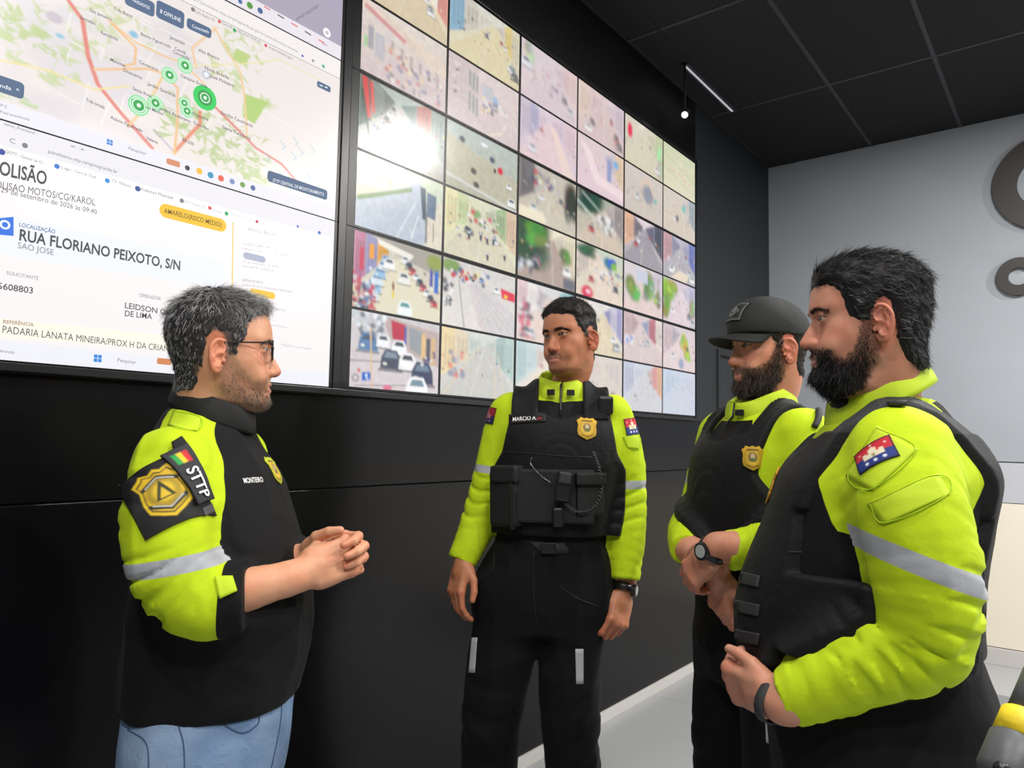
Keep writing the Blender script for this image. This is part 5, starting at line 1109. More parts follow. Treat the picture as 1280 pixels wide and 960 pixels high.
def decal(P, name, bvs, c, n, up, w, h, img=None, m=None, mask=None, off=0.0015, thick=0.002, nx=28, ny=28, parent=None, colm=None):
    """sewn patch: a grid laid over the garment, with its own thickness"""
    n = nz(n); up = np.array(up, float); up = nz(up - n * (up @ n)); rt = np.cross(up, n); bvs = bvs if isinstance(bvs, (list, tuple)) else [bvs]
    if img is not None: ny, nx = img.shape[:2]
    V = []; depth = []
    for j in range(ny):
        for i in range(nx):
            u, v = (i / (nx - 1) - 0.5) * w, (0.5 - j / (ny - 1)) * h; o = np.array(c) + rt * u + up * v; best = None
            for bv in bvs:
                r = bv.ray_cast(Vector(o + n * 0.12), Vector(-n), 0.30)
                if r[0] is not None and (best is None or r[3] < best): best = r[3]
            V.append(o + n * 0.12); depth.append(best if best is not None else np.nan)
    depth = np.array(depth); med = np.nanmedian(depth); depth = np.where(np.isnan(depth), med, np.clip(depth, med - 0.03, med + 0.06)); D = depth.reshape(ny, nx)
    for _ in range(3):
        E = np.pad(D, 1, mode='edge'); D = 0.4 * D + 0.15 * (E[:-2, 1:-1] + E[2:, 1:-1] + E[1:-1, :-2] + E[1:-1, 2:])
    V = np.array(V) - n * (D.ravel() - off)[:, None]
    faces = []; CU, CV = np.meshgrid((np.arange(nx - 1) + 0.5) / (nx - 1) - 0.5, 0.5 - (np.arange(ny - 1) + 0.5) / (ny - 1)); keep = np.ones(CU.shape, bool) if mask is None else mask(CU, CV)
    for j in range(ny - 1):
        for i in range(nx - 1):
            if keep[j, i]: faces.append((j * nx + i, (j + 1) * nx + i, (j + 1) * nx + i + 1, j * nx + i + 1))
    us = sorted({k for f in faces for k in f}); rm = {k: i for i, k in enumerate(us)}; faces = [tuple(rm[k] for k in f) for f in faces]
    o = mesh_obj(name, V[us], faces, m if m is not None else (colm or col_mat('printed cloth', 0.7)), parent or P.root, True, None, img.reshape(-1, 3)[us] if img is not None else None)
    md = o.modifiers.new('thickness', 'SOLIDIFY'); md.thickness = thick; md.offset = 1.0
    return o

def decal_text(P, s, bvs, c, n, up, width, m, bold=0.012, off=0.003, parent=None, height=None, name='lettering'):
    n = nz(n); up = np.array(up, float); up = nz(up - n * (up @ n)); rt = np.cross(up, n); v, f = text_mesh(s, bold); bvs = bvs if isinstance(bvs, (list, tuple)) else [bvs]
    w = v[:, 0].max() - v[:, 0].min(); k = width / w; kh = k if height is None else height / 0.70; V = []
    for (a, b) in v:
        o = np.array(c) + rt * ((a - v[:, 0].min()) * k - width / 2) + up * (b - 0.35) * kh; best = None
        for bv in bvs:
            r = bv.ray_cast(Vector(o + n * 0.12), Vector(-n), 0.30)
            if r[0] is not None and (best is None or r[3] < best): best = r[3]
        V.append((o, best))
    md = np.median([b for _, b in V if b is not None]) if any(b is not None for _, b in V) else 0.12
    V = [o + n * (0.12 - (b if b is not None and abs(b - md) < 0.02 else md) + off) for o, b in V]
    return mesh_obj(name, V, f, m, parent or P.root)

def collar(P, name, c0, r0, c1, r1, m, gap=0.0, thick=0.004, n=56, rows=7, wave=0.002, seed=1, zonecol=None, tilt=0.0, tilt0=None):
    """stand-up collar: ring from (c0, r0) up to (c1, r1); tilt lowers the front edge; gap opens it at the front (radians)"""
    rs = random.Random(seed); ph = [rs.uniform(0, 6.28) for _ in range(4)]; V = []; tilt0 = tilt if tilt0 is None else tilt0
    for side in (0, 1):
        for j in range(rows):
            t = j / (rows - 1); tt = t if side == 0 else 1 - t
            for k in range(n + 1):
                a = math.pi / 2 + gap / 2 + (2 * math.pi - gap) * k / n; s_ = tt
                rx = r0[0] + (r1[0] - r0[0]) * s_ + 0.004 * math.sin(math.pi * s_); ry = r0[1] + (r1[1] - r0[1]) * s_ + 0.004 * math.sin(math.pi * s_)
                wv = wave * (math.sin(5 * a + ph[0] + 3 * s_) + 0.6 * math.sin(9 * a + ph[1])) * (0.3 + s_); rx += wv - side * thick; ry += wv - side * thick
                cx, cy, cz = (c0[i] + (c1[i] - c0[i]) * s_ for i in range(3)); yy = ry * math.sin(a)
                V.append((cx + rx * math.cos(a), cy + yy, cz - (tilt0 + (tilt - tilt0) * s_) * (yy) + 0.002 * math.sin(4 * a + ph[2]) * s_))
    F = []; w = n + 1; R = rows * 2
    for j in range(R):
        for k in range(n):
            j2 = (j + 1) % R; F.append((j * w + k, j * w + k + 1, j2 * w + k + 1, j2 * w + k))
    F.append(tuple(j * w for j in range(R))); F.append(tuple(j * w + n for j in range(R))[::-1])
    return mesh_obj(name, V, F, m, P.root, True)

def legs_field(P, hips, legR, legL, rR, rL, h=0.008, folds=True, lo=None, hi=None, bottom=0.09, amp=0.004, seed=2):
    F = Field((-0.36, -0.30, bottom - 0.06), (0.36, 0.30, max(s[0] for s in hips) + 0.03), h)
    F.add(loft(hips, 0.01), 0)
    for pts, r, sd in ((legR, rR, 4), (legL, rL, 9)):
        F.add(limb(pts, r, 16, folds=((0.30, 0.66, 3, 0.004, 2.2, sd), (0.78, 1.0, 4, 0.006, 1.6, sd + 1)) if folds else ()), 0.035)
    F.displace(lambda p: ridges(p, (9, 9, 5), seed, amp) + ridges(p, (18, 18, 11), seed + 7, amp * 0.5))
    F.clip(lambda X, Y, Z: bottom - Z + 0 * X + 0 * Y)
    return F

def shoe(P, ankle, yaw, m):
    F = Field(np.array(ankle) * (1, 1, 0) - (0.2, 0.25, 0.0) + (0, 0, -0.01), np.array(ankle) * (1, 1, 0) + (0.2, 0.25, 0.16), 0.010)
    d = np.array((math.sin(math.radians(yaw)), math.cos(math.radians(yaw)), 0)); a = np.array((ankle[0], ankle[1], 0))
    F.add(limb([a - d * 0.055 + (0, 0, 0.05), a + d * 0.04 + (0, 0, 0.048), a + d * 0.13 + (0, 0, 0.042), a + d * 0.185 + (0, 0, 0.036)], [0.042, 0.045, 0.046, 0.034]))
    F.add(cone(a + (0, 0, 0.06), a + (0, 0, 0.14), 0.045, 0.048), 0.03); F.clip(lambda X, Y, Z: 0.0 - Z + 0.002 + 0 * X + 0 * Y)
    v, q = F.mesh(1); return mesh_obj('shoe', v, q, m, P.root, True)

def under_body(P, sec, arms, h=0.016):
    """plain body under the clothes"""
    F = Field((-0.36, -0.26, 0.75), (0.36, 0.30, 1.60), h)
    s2 = [(z, cx, cy, max(0.03, hw - 0.022), max(0.03, hf - 0.022), max(0.03, hb - 0.022), n) for (z, cx, cy, hw, hf, hb, n) in sec]
    F.add(loft(s2))
    for pts, r in arms: F.add(limb(pts[:-1], [max(0.02, a - 0.024) for a in r[:-1]]), 0.03)
    v, q = F.mesh(1); P.add_skin(v, q)

def jacket(P, sec, sleeves, h=0.005, k=0.035, noise=(0.004, 3), zone=None, band=None, m=None, name='jacket', pre=None, zlo=None):
    """sleeves = [(pts, radii, folds)]; returns field, verts, quads, bvh, torso fn, sleeve fns"""
    z0 = min(s[0] for s in sec) - 0.03; z1 = max(s[0] for s in sec) + 0.05
    allp = np.concatenate([np.array(p) for p, r, f in sleeves]); mr = max(max(r) for p, r, f in sleeves) + 0.03
    lo = np.minimum(allp.min(0) - mr, (-0.27, -0.27, z0)); hi = np.maximum(allp.max(0) + mr, (0.27, 0.29, z1)); F = Field(lo, hi, h)
    T = loft(sec, 0.012); F.add(T, 0); sl = [limb(p, r, 16, f, True) for p, r, f in sleeves]; slp = [limb(p, r, 16) for p, r, f in sleeves]
    for s_ in sl: F.add(s_, k)
    if pre: pre(F)
    F.displace(lambda p: ridges(p, (10, 10, 6), noise[1], noise[0]) + ridges(p, (22, 22, 14), noise[1] + 9, noise[0] * 0.45))
    v, q = F.mesh(1); x, y, z = v.T
    ds = np.min([s_[0](x, y, z) for s_ in slp], 0); dt = T[0](x, y, z)
    zn = zone(v, ds, dt) if zone else np.full(len(v), 1.0); bd = band(v, ds, dt) if band else np.full(len(v), 1.0)
    o = mesh_obj(name, v, q, m, P.root, True, {'zone': zn, 'band': bd})
    return F, v, q, bvh_of(v, q), T[0], o

def wrist_watch(P, c, axis, r, m_strap, m_face, facedir, face_r=0.019, strap_w=0.011, name='wrist_watch'):
    a = nz(axis); f = np.array(facedir, float); f = nz(f - a * (f @ a)); g = np.cross(a, f); n = 28; V = []; c = np.array(c, float)
    for (dr, dz) in ((0, -1), (0.003, -0.8), (0.003, 0.8), (0, 1)):
        for k in range(n):
            t = 6.2832 * k / n; V.append(c + a * dz * strap_w + (r + dr) * (math.cos(t) * f * 0.94 + math.sin(t) * g * 1.1))
    F = [(i * n + k, i * n + (k + 1) % n, (i + 1) * n + (k + 1) % n, (i + 1) * n + k) for i in range(3) for k in range(n)]
    o = mesh_obj(name, V, F, m_strap, P.root, True)
    b = MB(); cc = c + f * (r * 0.94); b.tube([cc - f * 0.003, cc + f * 0.009, cc + f * 0.0105], [face_r, face_r, face_r * 0.85], 24); b.build('watch_case', m_strap, o)
    b = MB(); b.tube([cc + f * 0.0107, cc + f * 0.0112], [face_r * 0.72, face_r * 0.7], 24); b.build('watch_dial', m_face, o)
    return o

def badge_img(n=44, gold=(214, 170, 40), inner=(60, 50, 24)):
    I = Img(n, n, gold, tuple(int(c * 0.85) for c in gold)); I.ell(.5, .5, .34, .34, (176, 132, 26)); I.ell(.5, .5, .29, .29, (230, 190, 60)); I.ell(.5, .46, .2, .2, (120, 100, 60)); I.ell(.5, .44, .09, .12, (205, 180, 140)); I.poly([(.38, .62), (.62, .62), (.56, .50), (.44, .50)], (90, 110, 60)); I.rect(.24, .13, .76, .2, (70, 56, 20), .8); I.line([(.25, .78), (.5, .86), (.75, .78)], .02, (70, 56, 20), .8)
    return I.a
SHIELD = [(-.5, .34), (-.36, .42), (-.30, .5), (-.12, .44), (0, .5), (.12, .44), (.30, .5), (.36, .42), (.5, .34), (.42, .16), (.46, -.1), (.42, -.3), (.2, -.42), (0, -.5), (-.2, -.42), (-.42, -.3), (-.46, -.1), (-.42, .16)]
def in_poly(poly):
    return lambda u, v: sdpoly(poly, u, v) < 0

def flag_img(nx=48, ny=36):
    I = Img(nx, ny, (200, 30, 50), (200, 30, 50)); I.rect(-.1, .52, 1.1, 1.1, (24, 52, 130))
    I.poly([(.24, .66), (.76, .66), (.76, .40), (.66, .40), (.66, .46), (.60, .46), (.60, .26), (.40, .26), (.40, .46), (.34, .46), (.34, .40), (.24, .40)], (232, 220, 190)); I.rect(.46, .2, .54, .3, (232, 220, 190)); I.rect(.46, .5, .54, .66, (170, 150, 120))
    for u in (.28, .5, .72): I.ell(u, .82, .045, .06, (225, 228, 240))
    for u, v in ((.16, .24), (.84, .24), (.5, .1)): I.ell(u, v, .03, .04, (235, 220, 200))
    I.rect(0, 0, 1, .05, (24, 20, 30)); I.rect(0, .95, 1, 1, (24, 20, 30)); I.rect(0, 0, .04, 1, (24, 20, 30)); I.rect(.96, 0, 1, 1, (24, 20, 30))
    return I.a
# ------------------------------------------------------------------ the four people
YEL = (0.53, 0.71, 0.014, 1); BLK = (0.006, 0.006, 0.007, 1); VST = (0.0085, 0.009, 0.0105, 1)
m_jack = cloth_mat('yellow and black jacket cloth', YEL, BLK, 0.72, 0.22)
m_vest = cloth_mat('black nylon vest cloth', (0.034, 0.036, 0.040, 1), VST, 0.62, 0.35, 700)
m_trou = cloth_mat('black trouser twill', (0.0055, 0.0055, 0.007, 1), (0.0055, 0.0055, 0.007, 1), 0.8, 0.3, 800)
m_denim = cloth_mat('faded blue denim', (0.29, 0.41, 0.60, 1), (0.17, 0.28, 0.47, 1), 0.85, 0.6, 1100)
m_yel = mat('yellow cloth', YEL, 0.72, bump=0.15, bscale=500)
m_blk = mat('black cloth', BLK, 0.78, bump=0.2, bscale=500)
m_web = mat('charcoal webbing', (0.028, 0.029, 0.032, 1), 0.7, bump=0.3, bscale=600)
m_plast = mat('black plastic', (0.012, 0.012, 0.013, 1), 0.35)
m_pouch = mat('black cordura', (0.0065, 0.0065, 0.0075, 1), 0.7, bump=0.35, bscale=500)
m_refl = mat('silver reflective tape', (0.45, 0.47, 0.5, 1), 0.4, bump=0.1, bscale=700)
m_white = mat('white embroidery', rgb(235, 235, 235), 0.7); m_redm = mat('red embroidery', rgb(205, 30, 50), 0.7)
m_shoe = mat('black boot leather', (0.012, 0.012, 0.012, 1), 0.4)
m_dial = mat('watch dial grey', rgb(170, 175, 175), 0.25); m_steel = mat('steel clip', rgb(150, 150, 155), 0.3, 1.0)
m_stitch = mat('yellow seam', (0.40, 0.58, 0.010, 1), 0.8); m_dkseam = mat('black seam', (0.006, 0.006, 0.007, 1), 0.7)
m_dseam = mat('denim seam', (0.05, 0.09, 0.19, 1), 0.85)

def hit(P, bv, px, py):
    d = P.L(px, py, 1.0) - P.eye; r = bv.ray_cast(Vector(P.eye), Vector(d).normalized(), 6.0); return (None if r[0] is None else np.array(r[0])), (None if r[1] is None else np.array(r[1]))

def seam(P, bv, pxs, m, r=0.0012, name='seam', off=0.0, parent=None, n=24, closed=False):
    """thin cord sewn on the cloth along a path"""
    pxs = np.array(pxs, float); Q = crom(np.vstack([pxs, pxs[:1]]) if closed else pxs, n) if len(pxs) > 2 else np.linspace(pxs[0], pxs[1], n); pts = []
    for a, b in Q:
        h, nn = hit(P, bv, a, b)
        if h is not None and (not pts or np.linalg.norm(h - pts[-1]) < 0.06): pts.append(h + nn * off)
    if len(pts) < 3: return None
    b = MB(); b.tube(pts, r, 5); return b.build(name, m, parent or P.root, True)

def flap(P, bv, quad, m, off=0.002, thick=0.002, n=10, name='flap', parent=None, edge=None):
    """cloth piece laid on the garment between four path corners (tl, tr, br, bl)"""
    q = np.array(quad, float); V = []
    for j in range(n):
        for i in range(n):
            u, v = i / (n - 1), j / (n - 1); p = (1 - u) * (1 - v) * q[0] + u * (1 - v) * q[1] + u * v * q[2] + (1 - u) * v * q[3]; h, nn = hit(P, bv, *p); V.append((h, nn))
    ok = [x for x in V if x[0] is not None]
    if len(ok) < n * n * 0.6: return None
    mn = np.mean([x[1] for x in ok], 0); mc = np.mean([x[0] for x in ok], 0)
    V = [(x[0] if x[0] is not None else mc) + nz(mn) * off for x in V]
    F = [(j * n + i, (j + 1) * n + i, (j + 1) * n + i + 1, j * n + i + 1) for j in range(n - 1) for i in range(n - 1)]
    o = mesh_obj(name, V, F, m, parent or P.root, True); md = o.modifiers.new('thickness', 'SOLIDIFY'); md.thickness = thick; md.offset = 1.0
    if edge is not None:
        k = 0.08; c = q.mean(0); seam(P, bv, [tuple(c + (p - c) * (1 - k)) for p in q] , edge, 0.0008, 'stitching', off + thick, o, 40, True)
    return o

def zone_std(xb_z, xb_x, zmin, cuffs=(), top=None):
    def f(v, ds, dt):
        x, y, z = v.T; up = np.abs(x) - np.interp(z, xb_z, xb_x); zn = np.maximum(dt - ds + 0.004, up - 4 * np.maximum(0, zmin - z))
        if top is not None: zn = np.maximum(zn, top(v))
        for c, d, L in cuffs: zn = np.where(np.linalg.norm(v - np.array(c), axis=1) < 0.12, np.minimum(zn, -((v - np.array(c)) @ nz(d)) - L), zn)
        return zn
    return f

def band_fn(items):
    def f(v, ds, dt):
        r = np.full(len(v), 1.0)
        for c, a, w, sgn in items:
            d = np.abs((v - np.array(c)) @ nz(a)) - w; r = np.where((np.linalg.norm(v - np.array(c), axis=1) < 0.125) & (v[:, 0] * sgn > 0.06) & (ds < dt + 0.01), np.minimum(r, d), r)
        return r
    return f

# ================================================================== man in glasses at the left
def man_glasses():
    P = Person('grey-haired man in glasses and blue jeans, hands clasped, at the left', 270, 600, 1.45, 20, 1); L = P.L
    sec = [(0.872, 0, 0, 0.178, 0.170, 0.132, 2.4), (0.92, 0, 0, 0.18, 0.182, 0.132, 2.4), (0.97, 0, 0, 0.18, 0.193, 0.130, 2.4), (1.03, 0, 0, 0.18, 0.196, 0.126, 2.4), (1.12, 0, 0, 0.180, 0.178, 0.122, 2.4), (1.22, 0, -0.005, 0.182, 0.148, 0.118, 2.4), (1.30, 0, -0.012, 0.172, 0.122, 0.115, 2.3), (1.355, 0, -0.020, 0.135, 0.093, 0.098, 2.2), (1.405, 0, -0.022, 0.094, 0.074, 0.082, 2), (1.428, 0, -0.018, 0.080, 0.066, 0.074, 2)]
    sR = [(0.155, -0.018, 1.322), (0.200, -0.006, 1.235), (0.214, 0.012, 1.155), (0.210, 0.058, 1.098), (0.196, 0.128, 1.096)]; rR = [0.066, 0.068, 0.066, 0.063, 0.054]
    sL = [(-0.155, -0.018, 1.322), (-0.212, -0.012, 1.235), (-0.228, 0.01, 1.14), (-0.205, 0.07, 1.09), (-0.155, 0.155, 1.098)]; rL = [0.066, 0.066, 0.064, 0.062, 0.052]
    eR, dR = np.array(sR[-1]), np.array(sR[-1]) - np.array(sR[-2]); eL, dL = np.array(sL[-1]), np.array(sL[-1]) - np.array(sL[-2])
    zone = zone_std([1.10, 1.22, 1.30, 1.36, 1.40, 1.44], [0.185, 0.172, 0.148, 0.112, 0.080, 0.055], 1.19, ((eR, dR, 0.034), (eL, dL, 0.034)))
    bc = np.array((0.213, 0.012, L(212, 702, 1.24)[2])); band = band_fn([(bc, (0.0, -0.16, 1), 0.0135, 1), (bc * (-1, 1, 1), (0, -0.16, 1), 0.0135, -1)])
    fo = [(0.42, 0.98, 7, 0.007, 1.8, 5), (0.05, 0.35, 3, 0.004, 1.5, 8)]
    J, jv, jq, bv, T, jo = jacket(P, sec, [(sR, rR, fo), (sL, rL, fo)], 0.0046, 0.035, (0.0055, 3), zone, band, m_jack, 'shirt')
    under_body(P, sec, [(sR, rR), (sL, rL)])
    # jeans
    hp = [(0.66, 0, 0, 0.16, 0.135, 0.115, 2.4), (0.76, 0, 0, 0.172, 0.155, 0.126, 2.4), (0.84, 0, 0, 0.172, 0.160, 0.126, 2.4), (0.93, 0, 0, 0.168, 0.162, 0.118, 2.4)]
    F = legs_field(P, hp, [(0.095, 0, 0.80), (0.10, 0.01, 0.60), (0.105, 0.02, 0.47), (0.105, 0, 0.28), (0.105, -0.02, 0.10)], [(-0.095, 0, 0.80), (-0.10, 0.01, 0.60), (-0.105, 0.02, 0.47), (-0.105, 0, 0.28), (-0.105, -0.02, 0.10)], [0.098, 0.09, 0.076, 0.068, 0.066], [0.098, 0.09, 0.076, 0.068, 0.066], 0.007, amp=0.0035)
    v, q = F.mesh(1); jo2 = mesh_obj('jeans', v, q, m_denim, P.root, True, {'zone': (vnoise(v * np.array((9, 9, 5)), 4) + 0.5 * vnoise(v * 30, 5)) * 0.0008, 'band': np.ones(len(v))}); jb = bvh_of(v, q)
    seam(P, jb, [(243, 897), (262, 896), (300, 916), (322, 905), (323, 890)], m_dseam, 0.0016, 'pocket_seam', 0, jo2); seam(P, jb, [(221, 902), (229, 928), (231, 965)], m_dseam, 0.0014, 'side_seam', 0, jo2); seam(P, jb, [(160, 912), (183, 930), (186, 975)], m_dseam, 0.0014, 'pocket_seam', 0, jo2); seam(P, jb, [(352, 872), (350, 905), (338, 965)], m_dseam, 0.0016, 'fly_seam', 0, jo2)
    for a in (0.105, -0.105): shoe(P, (a, -0.02, 0), 5 if a > 0 else -5, m_shoe)
    # head
    hm = hair_mat('salt and pepper hair', (0.034, 0.032, 0.032, 1), (0.55, 0.55, 0.56, 1), 0.48)
    smat = skin_mat('fair skin', rgb(214, 160, 128), (0.10, 0.075, 0.055, 1), hairc=(0.05, 0.045, 0.042))
    hl = [(0.092, 0.076), (0.072, 0.071), (0.060, 0.062), (0.050, 0.046), (0.045, 0.026), (0.034, 0.012), (0.026, -0.016), (0.012, -0.018), (0.006, 0.020), (-0.010, 0.030), (-0.026, 0.020), (-0.032, -0.02), (-0.040, -0.055), (-0.050, -0.085), (-0.13, -0.095), (-0.13, 0.15), (0.07, 0.15), (0.11, 0.12)]
    c = dict(pos=(0.022, 0.004, 1.547), rot=(21, 1, 0), scale=0.97, hairline=hl, hair_mat=hm, hair_thick=lambda X, Y, Z: 0.002 + 0.008 * smoothstep(0.02, 0.09, Z) + 0.008 * smoothstep(0.03, 0.09, Y) * smoothstep(0.06, 0.09, Z), hair_n=9000, hair_w=0.0005, hair_lift=0.30,
             comb=lambda p: np.column_stack([p[:, 0] * 5, np.where(p[:, 2] > 0.07, 0.8 * smoothstep(-0.05, 0.05, p[:, 1]) - 0.2, -0.25), np.where(p[:, 2] > 0.085, -0.1, -1.0)]), hair_len=lambda p: 0.010 + 0.012 * smoothstep(0.03, 0.09, p[:, 2]),
             grey=lambda p: 0.34 * smoothstep(0.0, 0.08, p[:, 1]) + 0.06, beardline=BEARD_FULL, beard_n=3800, beard_cover=0.62, beard_len=0.0048, beard_w=0.0004, beard_lift=0.6, moustache=[(-.031, -.080), (-.020, -.0570), (.020, -.0570), (.031, -.080), (.02, -.0715), (-.02, -.0715)],
             beard_mat=hair_mat('greying stubble', (0.045, 0.032, 0.024, 1), (0.40, 0.36, 0.32, 1), 0.4), beard_grey=lambda p: 0.25 * smoothstep(-0.085, -0.115, p[:, 2]), mouth_open=0.0022, nose=1.2, fat=0.003, neck_at=(0.006, -0.020, 1.37), chin=0.004, neck_r=0.057, gaze=(-14, -4), eye_up=0.0040, seed=3, brow_n=200)
    hv, hq, at, T_, M_ = build_head(c, P.root, smat); P.add_skin(hv, hq, at)
    # glasses
    g = empty('glasses'); g.parent = P.root; gm = mat('dark grey spectacle frame', (0.01, 0.01, 0.012, 1), 0.3)
    fr = MB()
    for s in (-1, 1):
        rim = [(s * 0.0335 + a * 0.0265, 0.1015 - 0.12 * (abs(s * 0.0335 + a * 0.0265) - 0.01) ** 1.0 * 0.55, -0.003 + b * 0.0185) for a, b in ((-1, .7), (-.8, 1), (.8, 1), (1, .7), (1, -.6), (.75, -1), (-.75, -1), (-1, -.6), (-1, .7))]
        fr.tube(T_(np.array(rim)), 0.0017, 6)
    br = T_(np.array([(-0.008, 0.1025, 0.004), (0, 0.105, 0.006), (0.008, 0.1025, 0.004)])); fr.tube(br, 0.0016, 6)
    mesh_obj('spectacle_frame', fr.v, fr.f, gm, g, True)
    for s in (-1, 1):
        tm = MB(); tm.tube(T_(np.array([(s * 0.060, 0.0975, 0.010), (s * 0.0735, 0.092, 0.010), (s * 0.0775, 0.045, 0.0075), (s * 0.080, 0.004, 0.006), (s * 0.079, -0.022, -0.012)])), 0.0019, 6); tm.build('spectacle_arm', gm, g, True)
        ln = [(s * 0.0335 + a * 0.0255, 0.1010 - 0.066 * (abs(s * 0.0335 + a * 0.0255) - 0.01), -0.003 + b * 0.0178) for a, b in ((-1, .7), (-.8, 1), (.8, 1), (1, .7), (1, -.6), (.75, -1), (-.75, -1), (-1, -.6))]
        lm = MATS.get('lens glass')
        if lm is None:
            lm = bpy.data.materials.new('lens glass'); lm.use_nodes = True; ntl = lm.node_tree; tr = nd(ntl, 'ShaderNodeBsdfTransparent'); tr.inputs[0].default_value = (0.94, 0.95, 0.98, 1); gl = nd(ntl, 'ShaderNodeBsdfGlossy'); gl.inputs['Roughness'].default_value = 0.05; mxs = nd(ntl, 'ShaderNodeMixShader'); mxs.inputs[0].default_value = 0.10; ntl.links.new(tr.outputs[0], mxs.inputs[1]); ntl.links.new(gl.outputs[0], mxs.inputs[2]); ntl.links.new(mxs.outputs[0], ntl.nodes['Material Output'].inputs[0]); MATS['lens glass'] = lm
        pl = T_(np.array(ln)); mesh_obj('lens', pl, [tuple(range(8))], lm, g)
    # collar and chest details
    collar(P, 'collar', (0.004, -0.012, 1.408), (0.085, 0.083), (0.012, 0.001, 1.456), (0.065, 0.068), m_blk, 0.0, 0.004, tilt=0.46, tilt0=0.36, wave=0.0012)
    h, n = hit(P, bv, 316, 600)
    if h is not None: decal_text(P, 'MONTEIRO', bv, h, n * (1, 1, 0.3), (0, 0, 1), 0.052, m_white, 0.012, 0.0015, height=0.010, parent=jo)
    h, n = hit(P, bv, 343, 588)
    if h is not None: decal(P, 'chest_badge', bv, h, nz(n + np.array((0.3, 0.3, 0))), (0, 0, 1), 0.052, 0.062, badge_img(36, (190, 200, 40)), mask=in_poly(SHIELD), off=0.001, thick=0.0015, parent=jo)
    # sleeve patch, name plate, shoulder tab
    h, n = hit(P, bv, 205, 615); up = L(187, 588, 1.2) - L(225, 640, 1.2)   # edge direction of the turned patch
    I = Img(64, 64, (14, 14, 16), (12, 12, 14)); sh = [(.5 + a * .70, .5 - b * .78) for a, b in SHIELD]
    I.poly(sh, (226, 190, 30)); I.poly([(.5 + (a - .5) * .88, .5 + (b - .5) * .88) for a, b in sh], (40, 44, 30)); I.poly([(.5 + (a - .5) * .82, .5 + (b - .5) * .82) for a, b in sh], (214, 176, 30)); I.ell(.5, .5, .2, .2, (36, 48, 36)); I.ell(.5, .5, .17, .17, (222, 186, 40)); I.poly([(.36, .6), (.5, .3), (.64, .6)], (52, 60, 30)); I.poly([(.42, .58), (.5, .42), (.58, .58)], (226, 190, 50)); I.line([(.26, .36), (.5, .25), (.74, .36)], .03, (30, 30, 30)); I.line([(.25, .64), (.5, .76), (.75, .64)], .03, (30, 34, 30)); I.line([(.3, .35), (.5, .26), (.7, .35)], .007, (230, 228, 215)); I.line([(.29, .64), (.5, .745), (.71, .64)], .007, (230, 228, 215))
    upn = nz(P.L(242, 578, 1.2) - P.L(175, 660, 1.2)); up1 = nz(np.array(P.L(220, 552, 1.2)) - np.array(P.L(262, 632, 1.2)))
    pat = decal(P, 'sleeve_patch', bv, h, n, up1, 0.112, 0.116, I.a, off=0.001, thick=0.003, parent=jo)
    h2, n2 = hit(P, bv, 238, 594); I = Img(26, 60, (40, 42, 48), (34, 36, 42)); 
    for k, cc in enumerate(((30, 160, 70), (240, 200, 40), (210, 40, 50))): I.rect(.20 + .2 * k, .10, .40 + .2 * k, .30, cc)
    I.rect(0, 0, 1, .015, (16, 16, 18)); I.rect(0, .985, 1, 1, (16, 16, 18))
    npl = decal(P, 'name_plate', bv, h2 + n2 * 0.004, n2, up1, 0.041, 0.104, I.a, off=0.006, thick=0.006, parent=jo)
    decal_text(P, 'STTP', bv, h2 - up1 * 0.019 - np.cross(up1, n2) * 0.001, n2, np.cross(up1, n2), 0.056, m_white, 0.02, 0.0150, height=0.022, parent=npl)
    flap(P, bv, [(218, 513), (252, 523), (247, 540), (210, 532)], m_yel, 0.0008, 0.0018, 10, 'shoulder_tab', jo, m_stitch)
    flap(P, bv, [(214, 556), (226, 549), (233, 558), (219, 568)], m_blk, 0.004, 0.006, 8, 'patch_base', jo)
    flap(P, bv, [(250, 636), (262, 630), (266, 640), (254, 646)], mat('grey tag', (0.08, 0.08, 0.085, 1), 0.6), 0.002, 0.003, 6, 'small_tag', jo)
    # forearms and clasped hands
    wr = L(381, 716, 1.335); fd = L(430, 697, 1.375) - wr; dn = np.array((0.86, 0.25, 0.30))
    wl = np.array((wr[0] - 0.095, wr[1] - 0.02, wr[2] + 0.010))
    ro = add_hand(P, wr, fd, dn, True, [(42, 62, 30), (46, 66, 30), (50, 68, 32), (54, 66, 34)], forearm=(0.212, 0.062, 1.094), spread=0.06, thumb=[(0.026, 0.02, -0.012), (0.044, 0.045, -0.026), (0.050, 0.074, -0.030), (0.044, 0.096, -0.026)], size=0.98, fr=(0.033, 0.028))
    fd2 = np.array(fd) * 1.0 + np.array((0.035, 0.015, -0.004)); 
    add_hand(P, wl, fd2 + np.array((0.02, 0, 0)), np.array((-0.85, 0.35, 0.25)), False, [(30, 62, 40), (32, 64, 40), (34, 66, 40), (38, 66, 40)], forearm=(-0.17, 0.12, 1.09), spread=0.02, thumb=[(0.026, 0.02, -0.012), (0.046, 0.045, -0.022), (0.052, 0.075, -0.026), (0.050, 0.098, -0.024)], size=0.98, fr=(0.037, 0.028))
    h, n = hit(P, bv, 283, 728)
    if h is not None: flap(P, bv, [(268, 722), (290, 722), (296, 740), (274, 750)], m_yel, 0.003, 0.003, 8, 'cuff_tab', jo)
    P.finish(smat)

